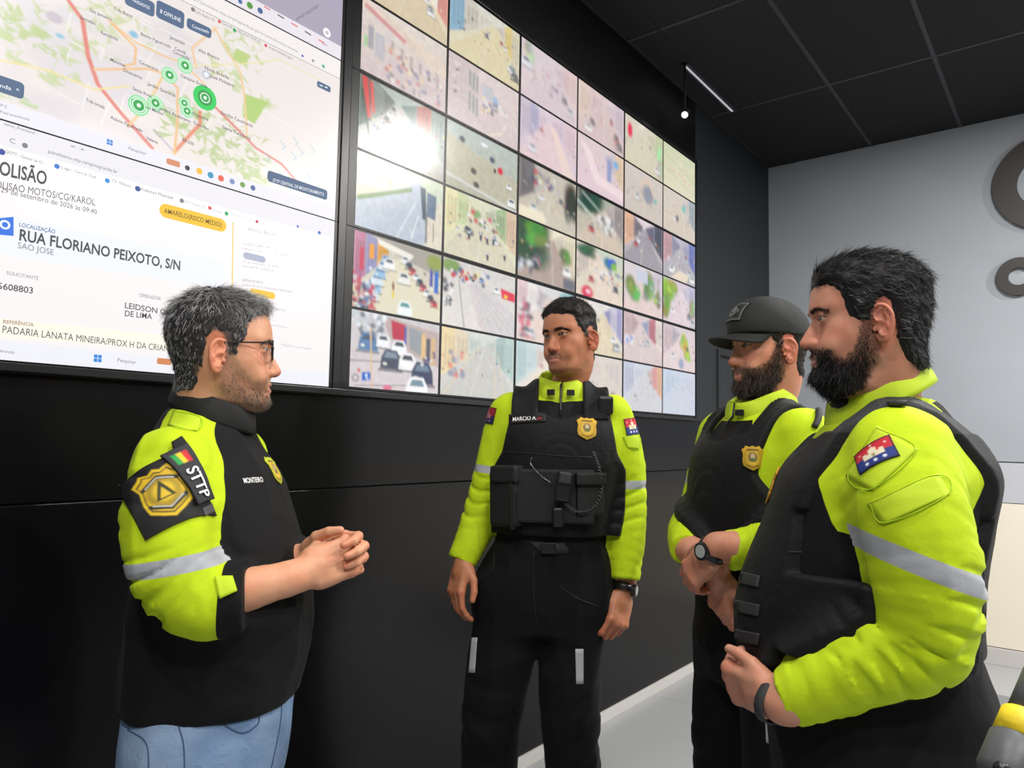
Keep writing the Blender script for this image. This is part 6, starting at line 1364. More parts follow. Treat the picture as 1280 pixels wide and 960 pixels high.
# ================================================================== guard in front of the wall
def vest_from(P, J, T, region, thick, name, m, band=None, zone=None, amp=0.0015, seed=5):
    V = Field(J.lo, J.lo + 3 * J.h, J.h); V.n, V.ax = J.n, J.ax; X, Y, Z = V.ax[0][:, None, None], V.ax[1][None, :, None], V.ax[2][None, None, :]
    tt = T(X, Y, Z); R = region(X, Y, Z, tt); V.f = (-smin(-(J.f - thick), -R, 0.006)).astype(np.float32)
    V.displace(lambda p: ridges(p, (8, 8, 6), seed, amp)); v, q = V.mesh(1)
    o = mesh_obj(name, v, q, m, P.root, True, {'zone': zone(v) if zone else np.full(len(v), -1.0), 'band': band(v) if band else np.ones(len(v))})
    return V, bvh_of(v, q), o

def man_centre():
    P = Person('guard in yellow and black uniform and vest facing forward before the screens', 700, 560, 2.26, 90, 1); L = P.L
    sec = [(1.02, 0.03, 0, 0.160, 0.115, 0.115, 2.4), (1.12, 0.02, 0, 0.162, 0.12, 0.118, 2.4), (1.22, 0.01, 0, 0.168, 0.128, 0.12, 2.4), (1.32, 0, 0, 0.176, 0.132, 0.125, 2.4), (1.41, 0, -0.005, 0.178, 0.122, 0.125, 2.4), (1.47, 0, -0.015, 0.150, 0.098, 0.105, 2.2), (1.515, 0, -0.02, 0.100, 0.076, 0.085, 2.1), (1.545, 0, -0.02, 0.078, 0.066, 0.072, 2)]
    sR = [(0.158, -0.01, 1.455), (0.190, -0.012, 1.34), (0.222, -0.005, 1.20), (0.262, 0.025, 1.08), (0.294, 0.05, 1.005)]; rR = [0.066, 0.064, 0.058, 0.052, 0.043]
    sL = [(-0.158, -0.01, 1.455), (-0.192, -0.012, 1.34), (-0.208, -0.01, 1.20), (-0.206, 0.01, 1.08), (-0.200, 0.03, 0.965)]; rL = [0.066, 0.064, 0.060, 0.054, 0.044]
    zone = zone_std([1.2, 1.33, 1.42, 1.48, 1.52], [0.17, 0.16, 0.125, 0.10, 0.07], 1.30, top=lambda v: v[:, 2] - 1.512 + 0.25 * v[:, 1])
    bR, bL = L(613, 588, 2.2), L(783, 606, 2.2)
    band = band_fn([(bR, (-0.12, 0, 1), 0.0115, 1), (bL, (0.02, 0, 1), 0.0125, -1)])
    fo = [(0.38, 0.72, 4, 0.005, 1.6, 3), (0.72, 1.0, 4, 0.004, 1.3, 6)]
    J, jv, jq, bv, T, jo = jacket(P, sec, [(sR, rR, fo), (sL, rL, fo)], 0.0055, 0.035, (0.004, 13), zone, band, m_jack)
    under_body(P, sec, [(sR, rR), (sL, rL)])
    def reg(X, Y, Z, tt):
        ax = np.abs(X - 0.012 * (1.45 - Z)); wx = np.interp(Z, [1.08, 1.29, 1.34, 1.40, 1.47], [0.20, 0.20, 0.172, 0.160, 0.145]).astype(np.float32)
        A = np.maximum(np.maximum(Z - 1.455, 1.095 - Z), ax - wx); A = np.maximum(A, 0.085 - np.sqrt(X ** 2 + (Z - 1.525) ** 2) - 0 * Y); B = np.maximum(np.abs(ax - 0.108) - 0.038, 1.36 - Z)
        return np.maximum(np.minimum(A, B), tt - 0.055)
    V, vb, vo = vest_from(P, J, T, reg, 0.020, 'vest', m_vest)
    both = [vb, bv]
    for s, (cx) in ((1, 0.108), (-1, -0.108)):                       # shoulder pads
        def rp(X, Y, Z, tt, cx=cx): return np.maximum(np.maximum(np.abs(X - cx) - 0.040, 1.440 - Z - 0.2 * np.minimum(Y, 0)), np.maximum(tt - 0.07, np.abs(Y) - 0.2))
        vest_from(P, J, T, rp, 0.027, 'shoulder_pad', m_pouch if False else m_vest, amp=0.001)
    # lower gear on the vest
    def box_on(px, py, w, h, d, name, m, rz=0.0, bev=0.008, parent=vo, lift=0.0):
        p, n = hit(P, vb, px, py)
        if p is None: return None
        b = MB().box(-w / 2, w / 2, -0.01, d, -h / 2, h / 2, bev); ang = math.atan2(-n[0], n[1]) if abs(n[1]) > 0.2 else 0; R = Matrix.Rotation(ang, 3, 'Z') @ Matrix.Rotation(rz, 3, 'Y'); b.v = [tuple(Vector(p) + R @ Vector(v) + Vector((0, 0, lift))) for v in b.v]; return b.build(name, m, parent)
    lp = box_on(690, 620, 0.245, 0.155, 0.014, 'cummerbund', m_pouch, 0, 0.008)
    b2 = box_on(638, 622, 0.092, 0.165, 0.045, 'pouch', m_pouch, 0.04, 0.012)
    if b2: box_on(640, 592, 0.090, 0.05, 0.052, 'pouch_flap', m_pouch, 0.04, 0.008, b2); box_on(648, 628, 0.012, 0.15, 0.051, 'zip', m_plast, 0.04, 0.003, b2)
    box_on(735, 618, 0.085, 0.12, 0.030, 'pouch', m_pouch, 0, 0.010); box_on(735, 598, 0.09, 0.035, 0.036, 'pouch_flap', m_pouch, 0, 0.006)
    rm = box_on(705, 607, 0.044, 0.085, 0.045, 'radio_microphone', m_plast, -0.12, 0.008)
    if rm: box_on(706, 597, 0.034, 0.03, 0.050, 'speaker_grille', m_web, -0.12, 0.004, rm); box_on(696, 645, 0.030, 0.055, 0.040, 'radio_clip', m_plast, 0.05, 0.006, rm)
    # coiled lead and key chain
    pts = []; 
    for a, b_ in crom([(741, 565), (748, 585), (751, 610), (742, 632), (722, 638), (706, 628)], 130):
        p, n = hit(P, vb, a, b_)
        if p is not None: k = len(pts) * 1.35; pts.append(p + np.array((0.0035 * math.cos(k), 0.038 + 0.0035 * math.sin(k), 0.002 * math.sin(k))))
    if len(pts) > 10: MB().tube(pts, 0.0016, 5).build('coiled_lead', mat('grey lead', (0.10, 0.105, 0.11, 1), 0.45), vo, True)
    pts = []
    for a, b_ in crom([(665, 572), (664, 580), (675, 593), (690, 604)], 30):
        p, n = hit(P, vb, a, b_)
        if p is not None: pts.append(p + np.array((0, 0.020, 0)))
    if len(pts) > 5: MB().tube(pts, 0.0014, 5).build('key_chain', m_steel, vo, True)
    box_on(757, 507, 0.045, 0.055, 0.022, 'radio_clip', m_plast, 0, 0.008)
    # name tag, badge
    p, n = hit(P, vb, 659, 523)
    nt_ = decal(P, 'name_tape', vb, p, (0, 1, 0.1), (0.04, 0, 1), 0.112, 0.030, None, m_blk, off=0.001, thick=0.003, nx=14, ny=6, parent=vo); decal_text(P, 'MÁRCIO A.', vb, p + np.array((0.008, 0, 0)), (0, 1, 0.1), (0.04, 0, 1), 0.072, m_white, 0.010, 0.0055, parent=nt_, height=0.0135); decal_text(P, 'A+', vb, p + np.array((-0.037, 0, -0.001)), (0, 1, 0.1), (0.04, 0, 1), 0.014, m_redm, 0.02, 0.0055, parent=nt_)
    p, n = hit(P, vb, 733.5, 536); decal(P, 'badge', vb, p, nz(n * (0.5, 1, 0.3)), (-0.04, 0, 1), 0.062, 0.068, badge_img(), mask=in_poly(SHIELD), off=0.001, thick=0.003, parent=vo)
    seam(P, vb, [(633, 565), (665, 567), (700, 570), (740, 572)], m_dkseam, 0.002, 'panel_seam', 0, vo)
    # sleeve flags
    for (px, py, sgn) in ((790, 533, -1), (611, 519, 1)):
        p, n = hit(P, bv, px, py)
        if p is not None: decal(P, 'flag_patch', bv, p, nz(n + np.array((sgn * 0.25, 0.1, 0))), (0.16 if sgn < 0 else -0.2, 0, 1), 0.060, 0.052, flag_img() if sgn < 0 else flag_img() * np.array((0.5, 0.2, 0.3)), off=0.001, thick=0.002, parent=jo)
    flap(P, bv, [(778, 546), (799, 540), (799, 562), (785, 560)], m_yel, 0.0, 0.0018, 8, 'pocket_flap', jo, m_stitch)
    # collar
    collar(P, 'collar', (0.0, -0.018, 1.512), (0.098, 0.088), (-0.004, -0.008, 1.580), (0.069, 0.069), m_yel, 0.08, 0.004, tilt=0.36, tilt0=0.40, wave=0.0015)
    cz = []
    for s, pxx in ((1, 690), (-1, 716)):
        q = np.array((s * 0.030, 0.079, 1.521)); b = MB().box(-0.012, 0.012, -0.004, 0.004, -0.009, 0.009, 0.002); R = Matrix.Rotation(-s * 0.35, 3, 'Z'); b.v = [tuple(Vector(q) + R @ Vector(v)) for v in b.v]; b.build('collar_tab', m_blk, P.root)
    MB().tube([(0.0, 0.070, 1.548), (0.0, 0.078, 1.51), (0.0, 0.092, 1.48), (0.0, 0.112, 1.45)], 0.0032, 6).build('zip', m_plast, P.root, True)
    # trousers
    hp = [(0.80, 0.05, 0, 0.180, 0.112, 0.13, 2.4), (0.90, 0.047, 0, 0.212, 0.124, 0.138, 2.4), (0.98, 0.040, 0, 0.202, 0.12, 0.13, 2.4), (1.08, 0.022, 0, 0.162, 0.114, 0.114, 2.4)]
    F = legs_field(P, hp, [(0.135, 0, 0.88), (0.172, 0.02, 0.70), (0.195, 0.025, 0.52), (0.205, 0, 0.30), (0.21, -0.02, 0.10)], [(-0.045, 0, 0.88), (-0.04, 0.012, 0.70), (-0.042, 0.03, 0.52), (-0.06, 0, 0.30), (-0.07, -0.02, 0.10)], [0.102, 0.093, 0.085, 0.080, 0.082], [0.100, 0.091, 0.083, 0.080, 0.082], 0.0075, amp=0.009, seed=12)
    v, q = F.mesh(1); tb = bvh_of(v, q); to = mesh_obj('trousers', v, q, m_trou, P.root, True, {'zone': np.ones(len(v)), 'band': np.ones(len(v))})
    for a, w in ((0.21, 12), (-0.07, -12)): shoe(P, (a, -0.02, 0), w, m_shoe)
    for quad in ([(590, 797), (597, 797), (594, 841), (586, 841)], [(719, 811), (729, 811), (729, 855), (720, 855)]): flap(P, tb, quad, m_refl, 0.001, 0.0015, 8, 'reflective_strip', to)
    seam(P, tb, [(700, 733), (722, 748), (747, 758)], m_dkseam, 0.002, 'pocket_seam', 0, to); seam(P, tb, [(588, 735), (604, 722), (616, 712), (618, 690)], m_dkseam, 0.002, 'pocket_seam', 0, to); seam(P, tb, [(667, 690), (667, 740), (671, 785)], m_dkseam, 0.002, 'fly_seam', 0, to)
    bl = [];
    for k in range(40): a = 6.2832 * k / 39; bl.append((0.026 + 0.172 * math.cos(a), 0.122 * math.sin(a), 1.062))
    b = MB(); 
    for zz in (1.045, 1.078):
        for (x, y, z) in bl[:-1]: b.v.append((x, y, zz))
    n = 39; b.f = [(k, (k + 1) % n, n + (k + 1) % n, n + k) for k in range(n)]; bo = b.build('belt', m_web, P.root, True); md = bo.modifiers.new('thickness', 'SOLIDIFY'); md.thickness = 0.004
    MB().box(0.008, 0.052, 0.118, 0.130, 1.046, 1.078, 0.003).build('belt_buckle', m_plast, bo)
    # head
    hm = hair_mat('short black hair', (0.010, 0.009, 0.009, 1), (0.16, 0.15, 0.14, 1), 0.25)
    smat = skin_mat('tan skin', rgb(186, 126, 94), (0.03, 0.022, 0.018, 1), hairc=(0.03, 0.026, 0.024))
    hl = [(0.090, 0.066), (0.078, 0.064), (0.062, 0.060), (0.054, 0.046), (0.048, 0.026), (0.030, 0.014), (0.022, -0.010), (0.010, -0.012)] + HAIR_FULL[7:]
    c = dict(pos=tuple(L(713, 421, 2.26)), rot=(-37, -3, 3), scale=0.95, hairline=hl, hair_mat=hm, hair_thick=lambda X, Y, Z: 0.002 + 0.011 * smoothstep(0.045, 0.085, Z), hair_n=4500, hair_w=0.0006, hair_lift=0.5, comb=lambda p: np.column_stack([p[:, 0] * 4, np.where(p[:, 2] > 0.08, 0.5, -0.2), np.where(p[:, 2] > 0.08, 0.0, -1.0)]), hair_len=lambda p: 0.004 + 0.008 * smoothstep(0.04, 0.08, p[:, 2]), grey=lambda p: 0.25 * smoothstep(0.05, 0.02, p[:, 2]),
             beardline=[(0.13, -0.090), (0.078, -0.094), (0.070, -0.105), (0.075, -0.13), (0.13, -0.13)], beard_n=1700, beard_cover=0.85, beard_len=0.0045, beard_w=0.0005, moustache=[(-.031, -.082), (-.024, -.064), (-.008, -.0570), (.008, -.0570), (.024, -.064), (.031, -.082), (.025, -.080), (.017, -.0715), (-.017, -.0715), (-.025, -.080)], neck_at=(0.0, -0.022, 1.50), beard_dense=lambda v: np.where(v[:, 2] < -0.085, 0.12, 1.0), neck_r=0.056, gaze=(8, 0), eye_up=0.0042, seed=8, wide=0.97, chin=0.002, brow_n=300, ear_flare=34)
    hv, hq, at, T_, M_ = build_head(c, P.root, smat, 0.0024); P.add_skin(hv, hq, at)
    # hands
    wr = L(578, 702, 2.19); add_hand(P, wr, L(566, 760, 2.14) - wr, (0.75, 0.62, 0.1), True, [(18, 30, 18), (24, 38, 22), (28, 40, 24), (32, 42, 24)], forearm=(0.27, 0.02, 1.06), spread=0.05, h=0.003, fr=(0.032, 0.027))
    wl = L(779, 742, 2.19); add_hand(P, wl, L(767, 800, 2.12) - wl, (-0.55, 0.80, 0.1), False, [(28, 52, 30), (38, 62, 34), (42, 62, 36), (46, 62, 36)], forearm=(-0.203, 0.015, 1.0), spread=0.05, h=0.003, fr=(0.032, 0.027))
    wrist_watch(P, L(780, 736, 2.19), L(767, 800, 2.12) - wl, 0.031, m_plast, m_dial, (-0.9, 0.25, 0.1))
    P.finish(smat)
# ================================================================== guard with the cap
def man_cap():
    P = Person('bearded guard in a black cap with one hand over the other wrist', 945, 560, 1.95, 38, -1); L = P.L
    sec = [(0.96, 0, 0, 0.172, 0.135, 0.125, 2.4), (1.06, 0, 0, 0.172, 0.142, 0.125, 2.4), (1.16, 0, 0, 0.174, 0.142, 0.125, 2.4), (1.26, 0, 0, 0.180, 0.138, 0.125, 2.4), (1.35, 0, -0.005, 0.182, 0.128, 0.125, 2.4), (1.415, 0, -0.015, 0.155, 0.10, 0.105, 2.2), (1.462, 0, -0.02, 0.100, 0.078, 0.085, 2.1), (1.492, 0, -0.02, 0.078, 0.068, 0.072, 2)]
    sR = [(0.160, -0.01, 1.40), (0.200, 0.0, 1.29), (0.212, 0.03, 1.18), (0.12, 0.135, 1.135), (0.015, 0.205, 1.10)]; rR = [0.068, 0.066, 0.060, 0.053, 0.042]
    wl = L(889, 690, 1.70); sL = [(-0.160, -0.01, 1.40), (-0.205, -0.01, 1.29), (-0.222, 0.02, 1.18), (-0.215, 0.12, 1.145), (wl[0] - 0.012, wl[1] - 0.04, wl[2] + 0.004)]; rL = [0.068, 0.066, 0.060, 0.053, 0.042]
    zone = zone_std([1.1, 1.22, 1.32, 1.40, 1.46], [0.17, 0.15, 0.115, 0.088, 0.06], 1.20, top=lambda v: v[:, 2] - 1.455 + 0.25 * v[:, 1])
    band = band_fn([((0.20, 0, 1.255), (0, -0.2, 1), 0.0115, 1), ((-0.2, 0, 1.255), (0, -0.2, 1), 0.0115, -1)])
    fo = [(0.40, 0.75, 4, 0.005, 1.6, 13), (0.72, 1.0, 4, 0.005, 1.3, 16)]
    J, jv, jq, bv, T, jo = jacket(P, sec, [(sR, rR, fo), (sL, rL, fo)], 0.0055, 0.035, (0.004, 23), zone, band, m_jack)
    under_body(P, sec, [(sR, rR), (sL, rL)])
    def reg(X, Y, Z, tt):
        ax = np.abs(X); wx = np.interp(Z, [1.0, 1.20, 1.28, 1.34, 1.42], [0.20, 0.20, 0.150, 0.115, 0.105]).astype(np.float32)
        A = np.maximum(np.maximum(Z - 1.40, 1.03 - Z), ax - wx); A = np.maximum(A, 0.095 - np.sqrt(X ** 2 + (Z - 1.475) ** 2) - 0 * Y); B = np.maximum(np.abs(ax - 0.112) - 0.026, 1.30 - Z)
        return np.maximum(np.minimum(A, B), tt - 0.055)
    V, vb, vo = vest_from(P, J, T, reg, 0.018, 'vest', m_vest, seed=8)
    p, n = hit(P, vb, 941, 573)
    if p is not None: decal(P, 'badge', vb, p, nz(n * (1, 1, 0.3)), (0, 0, 1), 0.050, 0.060, badge_img(), mask=in_poly(SHIELD), off=0.001, thick=0.003, parent=vo)
    collar(P, 'collar', (0.0, -0.018, 1.460), (0.098, 0.090), (-0.004, -0.006, 1.515), (0.078, 0.078), m_yel, 0.12, 0.004, tilt=0.40, tilt0=0.38, wave=0.0015, seed=4)
    q = np.array((-0.034, 0.078, 1.458)); b = MB().box(-0.012, 0.012, -0.004, 0.004, -0.008, 0.008, 0.002); R = Matrix.Rotation(0.4, 3, 'Z'); b.v = [tuple(Vector(q) + R @ Vector(v)) for v in b.v]; b.build('collar_tab', m_blk, P.root)
    MB().tube([(0.0, 0.068, 1.485), (0.0, 0.074, 1.45), (0.0, 0.095, 1.425)], 0.003, 6).build('zip', m_plast, P.root, True)
    pts = []
    for a, b_ in crom([(1010, 493), (1019, 505), (1022, 522), (1017, 535)], 20):
        p, n = hit(P, bv, a, b_)
        if p is not None: pts.append(p + n * 0.006)
    if len(pts) > 4: MB().tube(pts, 0.008, 8).build('shoulder_loop', m_web, jo, True)
    # trousers
    hp = [(0.76, 0, 0, 0.182, 0.12, 0.13, 2.4), (0.86, 0, 0, 0.188, 0.13, 0.138, 2.4), (0.94, 0, 0, 0.182, 0.13, 0.132, 2.4), (1.03, 0, 0, 0.172, 0.13, 0.122, 2.4)]
    F = legs_field(P, hp, [(0.095, 0, 0.84), (0.105, 0.015, 0.66), (0.11, 0.02, 0.50), (0.115, 0, 0.28), (0.12, -0.02, 0.10)], [(-0.095, 0, 0.84), (-0.105, 0.015, 0.66), (-0.11, 0.02, 0.50), (-0.115, 0, 0.28), (-0.12, -0.02, 0.10)], [0.10, 0.092, 0.083, 0.078, 0.08], [0.10, 0.092, 0.083, 0.078, 0.08], 0.008, amp=0.006, seed=31)
    v, q = F.mesh(1); to = mesh_obj('trousers', v, q, m_trou, P.root, True, {'zone': np.ones(len(v)), 'band': np.ones(len(v))}); tb = bvh_of(v, q)
    flap(P, tb, [(957, 902), (966, 902), (967, 930), (958, 928)], m_refl, 0.001, 0.0015, 6, 'reflective_strip', to)
    for a in (0.12, -0.12): shoe(P, (a, -0.02, 0), 8 if a > 0 else -8, m_shoe)
    # head with cap
    hm = hair_mat('dark brown hair', (0.018, 0.013, 0.010, 1), (0.20, 0.17, 0.14, 1), 0.3)
    smat = skin_mat('ruddy skin', rgb(208, 148, 122), (0.028, 0.02, 0.016, 1), hairc=(0.06, 0.045, 0.036))
    bl = [(0.026, 0.0), (0.012, 0.0), (0.000, -0.05), (0.000, -0.090), (0.03, -0.135), (0.07, -0.15), (0.13, -0.15), (0.13, -0.060), (0.092, -0.0605), (0.078, -0.063), (0.064, -0.060), (0.048, -0.052), (0.036, -0.036), (0.030, -0.016)]
    c = dict(pos=tuple(L(962, 433, 1.95) + np.array((0, 0, 0.0))), rot=(-9, -2, 0), hairline=HAIR_FULL, hair_mat=hm, hair_thick=lambda X, Y, Z: 0.003 + 0 * Z, hair_n=2200, hair_w=0.0005, hair_lift=0.4, hair_hide=lambda v: (v[:, 2] < 0.04) * 1.0, comb=lambda p: np.tile((0, -0.4, -1.0), (len(p), 1)), hair_len=lambda p: 0.007 + 0 * p[:, 0], grey=lambda p: 0.2 + 0 * p[:, 0],
             beardline=bl, beard_n=6500, beard_cover=0.92, beard_len=0.013, beard_w=0.0006, beard_lift=0.75, moustache=[(-.034, -.084), (-.022, -.0570), (.022, -.0570), (.034, -.084), (.021, -.0715), (-.021, -.0715)], beard_mat=hair_mat('dark brown beard', (0.020, 0.015, 0.012, 1), (0.22, 0.175, 0.145, 1), 0.36), neck_at=(0.0, -0.022, 1.43), neck_r=0.057, gaze=(8, 0), seed=21, fat=0.002, brow_n=220, eye_up=0.0044)
    hv, hq, at, T_, M_ = build_head(c, P.root, smat, 0.0024); P.add_skin(hv, hq, at)
    cap = empty('cap'); cap.parent = P.root; m_cap = mat('black cap cloth', (0.008, 0.009, 0.009, 1), 0.75, bump=0.3, bscale=500); m_mesh = mat('charcoal cap mesh', (0.018, 0.021, 0.021, 1), 0.8, bump=0.6, bscale=700)
    G = Field((-0.11, -0.135, 0.0), (0.11, 0.13, 0.15), 0.003); G.add(ell((0, -0.003, 0.034), (0.0855, 0.110, 0.098))); G.add(ell((0, 0.035, 0.055), (0.070, 0.072, 0.070)), 0.03)
    pl = lambda X, Y, Z: 0.030 - 0.10 * (0.1 - Y) * 0.55 - Z + 0 * X
    G.clip(pl, 0.003); gv, gq = G.mesh(1); front = (gv[gq].mean(1)[:, 1] > -0.012)
    for sel, nm, mm in ((front, 'cap_front', m_cap), (~front, 'cap_mesh', m_mesh)):
        qq = gq[sel]; us, inv = np.unique(qq, return_inverse=True); mesh_obj(nm, T_(gv[us]), inv.reshape(qq.shape), mm, cap, True)
    Vb = []; nu, nv = 25, 9
    for j in range(nv):
        for i in range(nu):
            a = math.radians(-72 + 144 * i / (nu - 1)); t = j / (nv - 1); r_in_x, r_in_y = 0.080, 0.104
            ox = r_in_x * math.sin(a); oy = r_in_y * math.cos(a) - 0.004; Lb = 0.070 * math.cos(a * 0.95) ** 0.6; Vb.append((ox * (1 + 0.04 * t), oy + Lb * t, 0.031 - 0.020 * t * 0.5 - 0.024 * (ox / 0.08) ** 2 * (0.35 + 0.65 * t) + 0.004 * (1 - t)))
    Fb = [(j * nu + i, j * nu + i + 1, (j + 1) * nu + i + 1, (j + 1) * nu + i) for j in range(nv - 1) for i in range(nu - 1)]
    bo = mesh_obj('cap_visor', T_(np.array(Vb)), Fb, m_cap, cap, True); md = bo.modifiers.new('thickness', 'SOLIDIFY'); md.thickness = 0.004
    gb = bvh_of(T_(gv), gq); fwd = M_ @ np.array((0, 1, 0.38)); upv = M_ @ np.array((0, -0.3, 1)); cen = T_(np.array([(0, 0.09, 0.088)]))[0]
    I = Img(60, 44, (16, 18, 18), (16, 18, 18)); g1 = (120, 124, 124)
    I.line([(.05, .07), (.95, .07), (.95, .93), (.05, .93), (.05, .07)], .02, g1); I.line([(.12, .16), (.88, .16), (.88, .84), (.12, .84), (.12, .16)], .012, (70, 74, 74)); I.line([(.2, .5), (.5, .22), (.8, .5), (.5, .78), (.2, .5)], .022, g1); I.line([(.5 + .13 * math.cos(k / 4), .5 + .17 * math.sin(k / 4)) for k in range(27)], .02, (150, 154, 154)); I.line([(.38, .46), (.5, .44), (.63, .54)], .018, (150, 154, 154))
    decal(P, 'cap_patch', gb, cen, fwd, upv, 0.078, 0.056, I.a, off=0.0008, thick=0.002, parent=cap)
    # hands: left hand laid over the right wrist
    wr = L(897, 716, 1.76); add_hand(P, wr, L(903, 775, 1.77) - wr, (-0.10, 0.9, 0.35), True, [(22, 36, 20), (26, 40, 22), (28, 42, 22), (30, 42, 22)], forearm=(0.045, 0.19, 1.105), spread=0.03, h=0.003, fr=(0.034, 0.028))
    add_hand(P, wl, L(868, 722, 1.74) - wl + np.array((0.02, 0, 0)), (-0.25, 0.92, 0.25), False, [(22, 40, 24), (26, 44, 26), (30, 44, 26), (32, 44, 26)], forearm=tuple(np.array(sL[-1]) * 0.55 + np.array(sL[-2]) * 0.45), spread=0.04, h=0.003, fr=(0.034, 0.028))
    wrist_watch(P, wl + (wl - L(868, 722, 1.74)) * 0.06, L(868, 722, 1.74) - wl, 0.031, m_plast, m_dial, (-0.35, 0.9, 0.2), 0.021)
    P.finish(smat)

# ================================================================== large guard in the right foreground
def man_right():
    P = Person('broad bearded guard in profile in the right foreground with a flag patch', 1090, 600, 1.33, 10, -1); L = P.L; zm = lambda z: 1.38 + (z - 1.38) * 1.108; zi = lambda z: 1.38 + (z - 1.38) / 1.108
    sec = [(0.99, 0, -0.005, 0.195, 0.215, 0.168, 2.4), (1.07, 0, 0.005, 0.197, 0.222, 0.150, 2.4), (1.16, 0, 0.005, 0.198, 0.206, 0.148, 2.4), (1.25, 0, 0, 0.202, 0.172, 0.158, 2.4), (1.33, 0, -0.008, 0.20, 0.150, 0.165, 2.4), (1.382, 0, -0.018, 0.166, 0.120, 0.138, 2.2), (1.425, 0, -0.025, 0.112, 0.092, 0.104, 2.1), (1.455, 0, -0.022, 0.088, 0.080, 0.084, 2)]; sec = [(zm(s_[0]),) + s_[1:] for s_ in sec]
    wl = L(966, 875, 1.17); sL = [(-0.172, -0.012, zm(1.365)), (-0.222, -0.015, zm(1.29)), (-0.236, -0.030, zm(1.20)), (-0.226, -0.022, zm(1.118)), tuple(L(1075, 832, 1.12)), tuple(L(984, 872, 1.16))]; rL = [0.078, 0.078, 0.075, 0.068, 0.057, 0.043]
    sR = [(0.172, -0.012, 1.365), (0.232, -0.02, 1.27), (0.256, -0.03, 1.15), (0.262, -0.01, 1.05), (0.264, 0.02, 0.95), (0.262, 0.05, 0.86)]; rR = rL
    zone = zone_std([1.1, 1.22, 1.30, 1.38, 1.44], [0.20, 0.195, 0.165, 0.118, 0.07], 1.24, top=lambda v: v[:, 2] - 1.425 + 0.35 * v[:, 1])
    ax_ = np.array((-0.02, 0.02, 1.0)); band = band_fn([(np.array((-0.236, -0.03, L(1128, 706, 1.08)[2])), (0.0, -0.36, 1), 0.0150, -1), ((0.25, -0.025, 1.20), (0.0, -0.1, 1), 0.0145, 1)])
    fo = [(0.30, 0.62, 4, 0.006, 1.8, 33), (0.55, 0.85, 4, 0.005, 1.7, 36), (0.82, 1.0, 3, 0.005, 1.2, 39), (0.02, 0.28, 3, 0.004, 2.0, 34)]
    J, jv, jq, bv, T, jo = jacket(P, sec, [(sL, rL, fo), (sR, rR, fo)], 0.0045, 0.04, (0.0035, 43), zone, band, m_jack)
    under_body(P, sec, [(sL, rL), (sR, rR)])
    def reg(X, Y, Z, tt):
        Z = zi(Z); ax = np.abs(X); wx = np.interp(Z, [1.0, 1.16, 1.24, 1.31, 1.38, 1.44], [0.165, 0.165, 0.150, 0.134, 0.145, 0.150]).astype(np.float32)
        A = np.maximum(np.maximum(Z - 1.40, np.where(Y > 0, 1.045, 1.075) - Z), ax - wx); A = np.maximum(A, 0.10 - np.sqrt(X ** 2 + (Z - 1.46) ** 2) - 0 * Y); A = np.maximum(A, 0.02 - np.abs(Y)); B = np.maximum(np.abs(ax - 0.126) - 0.026, 1.28 - Z)
        W = np.maximum(np.abs(Z - 1.13) - 0.055, ax - 0.25)
        return np.maximum(np.minimum(np.minimum(A, B), W), tt - 0.05)
    V, vb, vo = vest_from(P, J, T, reg, 0.016, 'vest', m_vest, zone=lambda v: np.minimum(v[:, 2] - 1.40, 0.16 - np.abs(v[:, 0])), seed=15)
    # webbing rows on the front left of the vest
    for (ya, yb) in ((712, 737), (748, 772), (784, 806)):
        flap(P, vb, [(918 - (ya - 712) * 0.14, ya), (951, ya + 8), (949, ya + 23), (915 - (ya - 712) * 0.14, ya + 15)], m_web, 0.001, 0.002, 8, 'webbing_row', vo)
    p, n = hit(P, vb, 966, 607)
    if p is not None: decal(P, 'badge', vb, p, nz(n * (0.6, 1, 0.2)), (0, 0, 1), 0.056, 0.072, badge_img(36, (222, 160, 40)), mask=in_poly(SHIELD), off=0.001, thick=0.003, parent=vo)
    seam(P, vb, [(985, 690), (1010, 691), (1045, 694)], m_dkseam, 0.0022, 'vest_seam', 0, vo)
    # strap loop, sleeve flag, pocket flaps
    flap(P, bv, [(1098, 497), (1132, 499), (1133, 510), (1096, 509)], m_web, 0.004, 0.007, 8, 'shoulder_loop', jo)
    flap(P, bv, [(1096, 532), (1148, 562), (1092, 614), (1058, 596)], m_yel, 0.0005, 0.0018, 12, 'patch_base', jo, m_stitch)
    p, n = hit(P, bv, 1093, 568); upv = L(1081, 553, 1.05) - L(1106, 583, 1.05)
    if p is not None: decal(P, 'flag_patch', bv, p, n, nz(upv), 0.064, 0.040, flag_img(), off=0.003, thick=0.002, parent=jo)
    flap(P, bv, [(1084, 630), (1172, 592), (1187, 618), (1105, 656)], m_yel, 0.0005, 0.0022, 12, 'pocket_flap', jo, m_stitch)
    collar(P, 'collar', (-0.004, -0.014, 1.442), (0.106, 0.094), (-0.006, 0.002, 1.500), (0.082, 0.072), m_yel, 0.10, 0.005, tilt=0.62, tilt0=0.60, wave=0.002, seed=9)
    collar(P, 'collar_lining', (-0.005, -0.008, 1.466), (0.092, 0.082), (-0.006, 0.002, 1.5035), (0.0805, 0.0705), m_blk, 0.10, 0.003, tilt=0.62, tilt0=0.60, wave=0.002, seed=9)
    # trousers
    hp = [(0.78, 0, 0, 0.195, 0.165, 0.165, 2.4), (0.88, 0, 0, 0.205, 0.178, 0.180, 2.4), (0.97, 0, 0, 0.202, 0.185, 0.178, 2.4), (1.06, 0, 0, 0.194, 0.188, 0.152, 2.4)]; hp = [(zm(s_[0]),) + s_[1:] for s_ in hp]
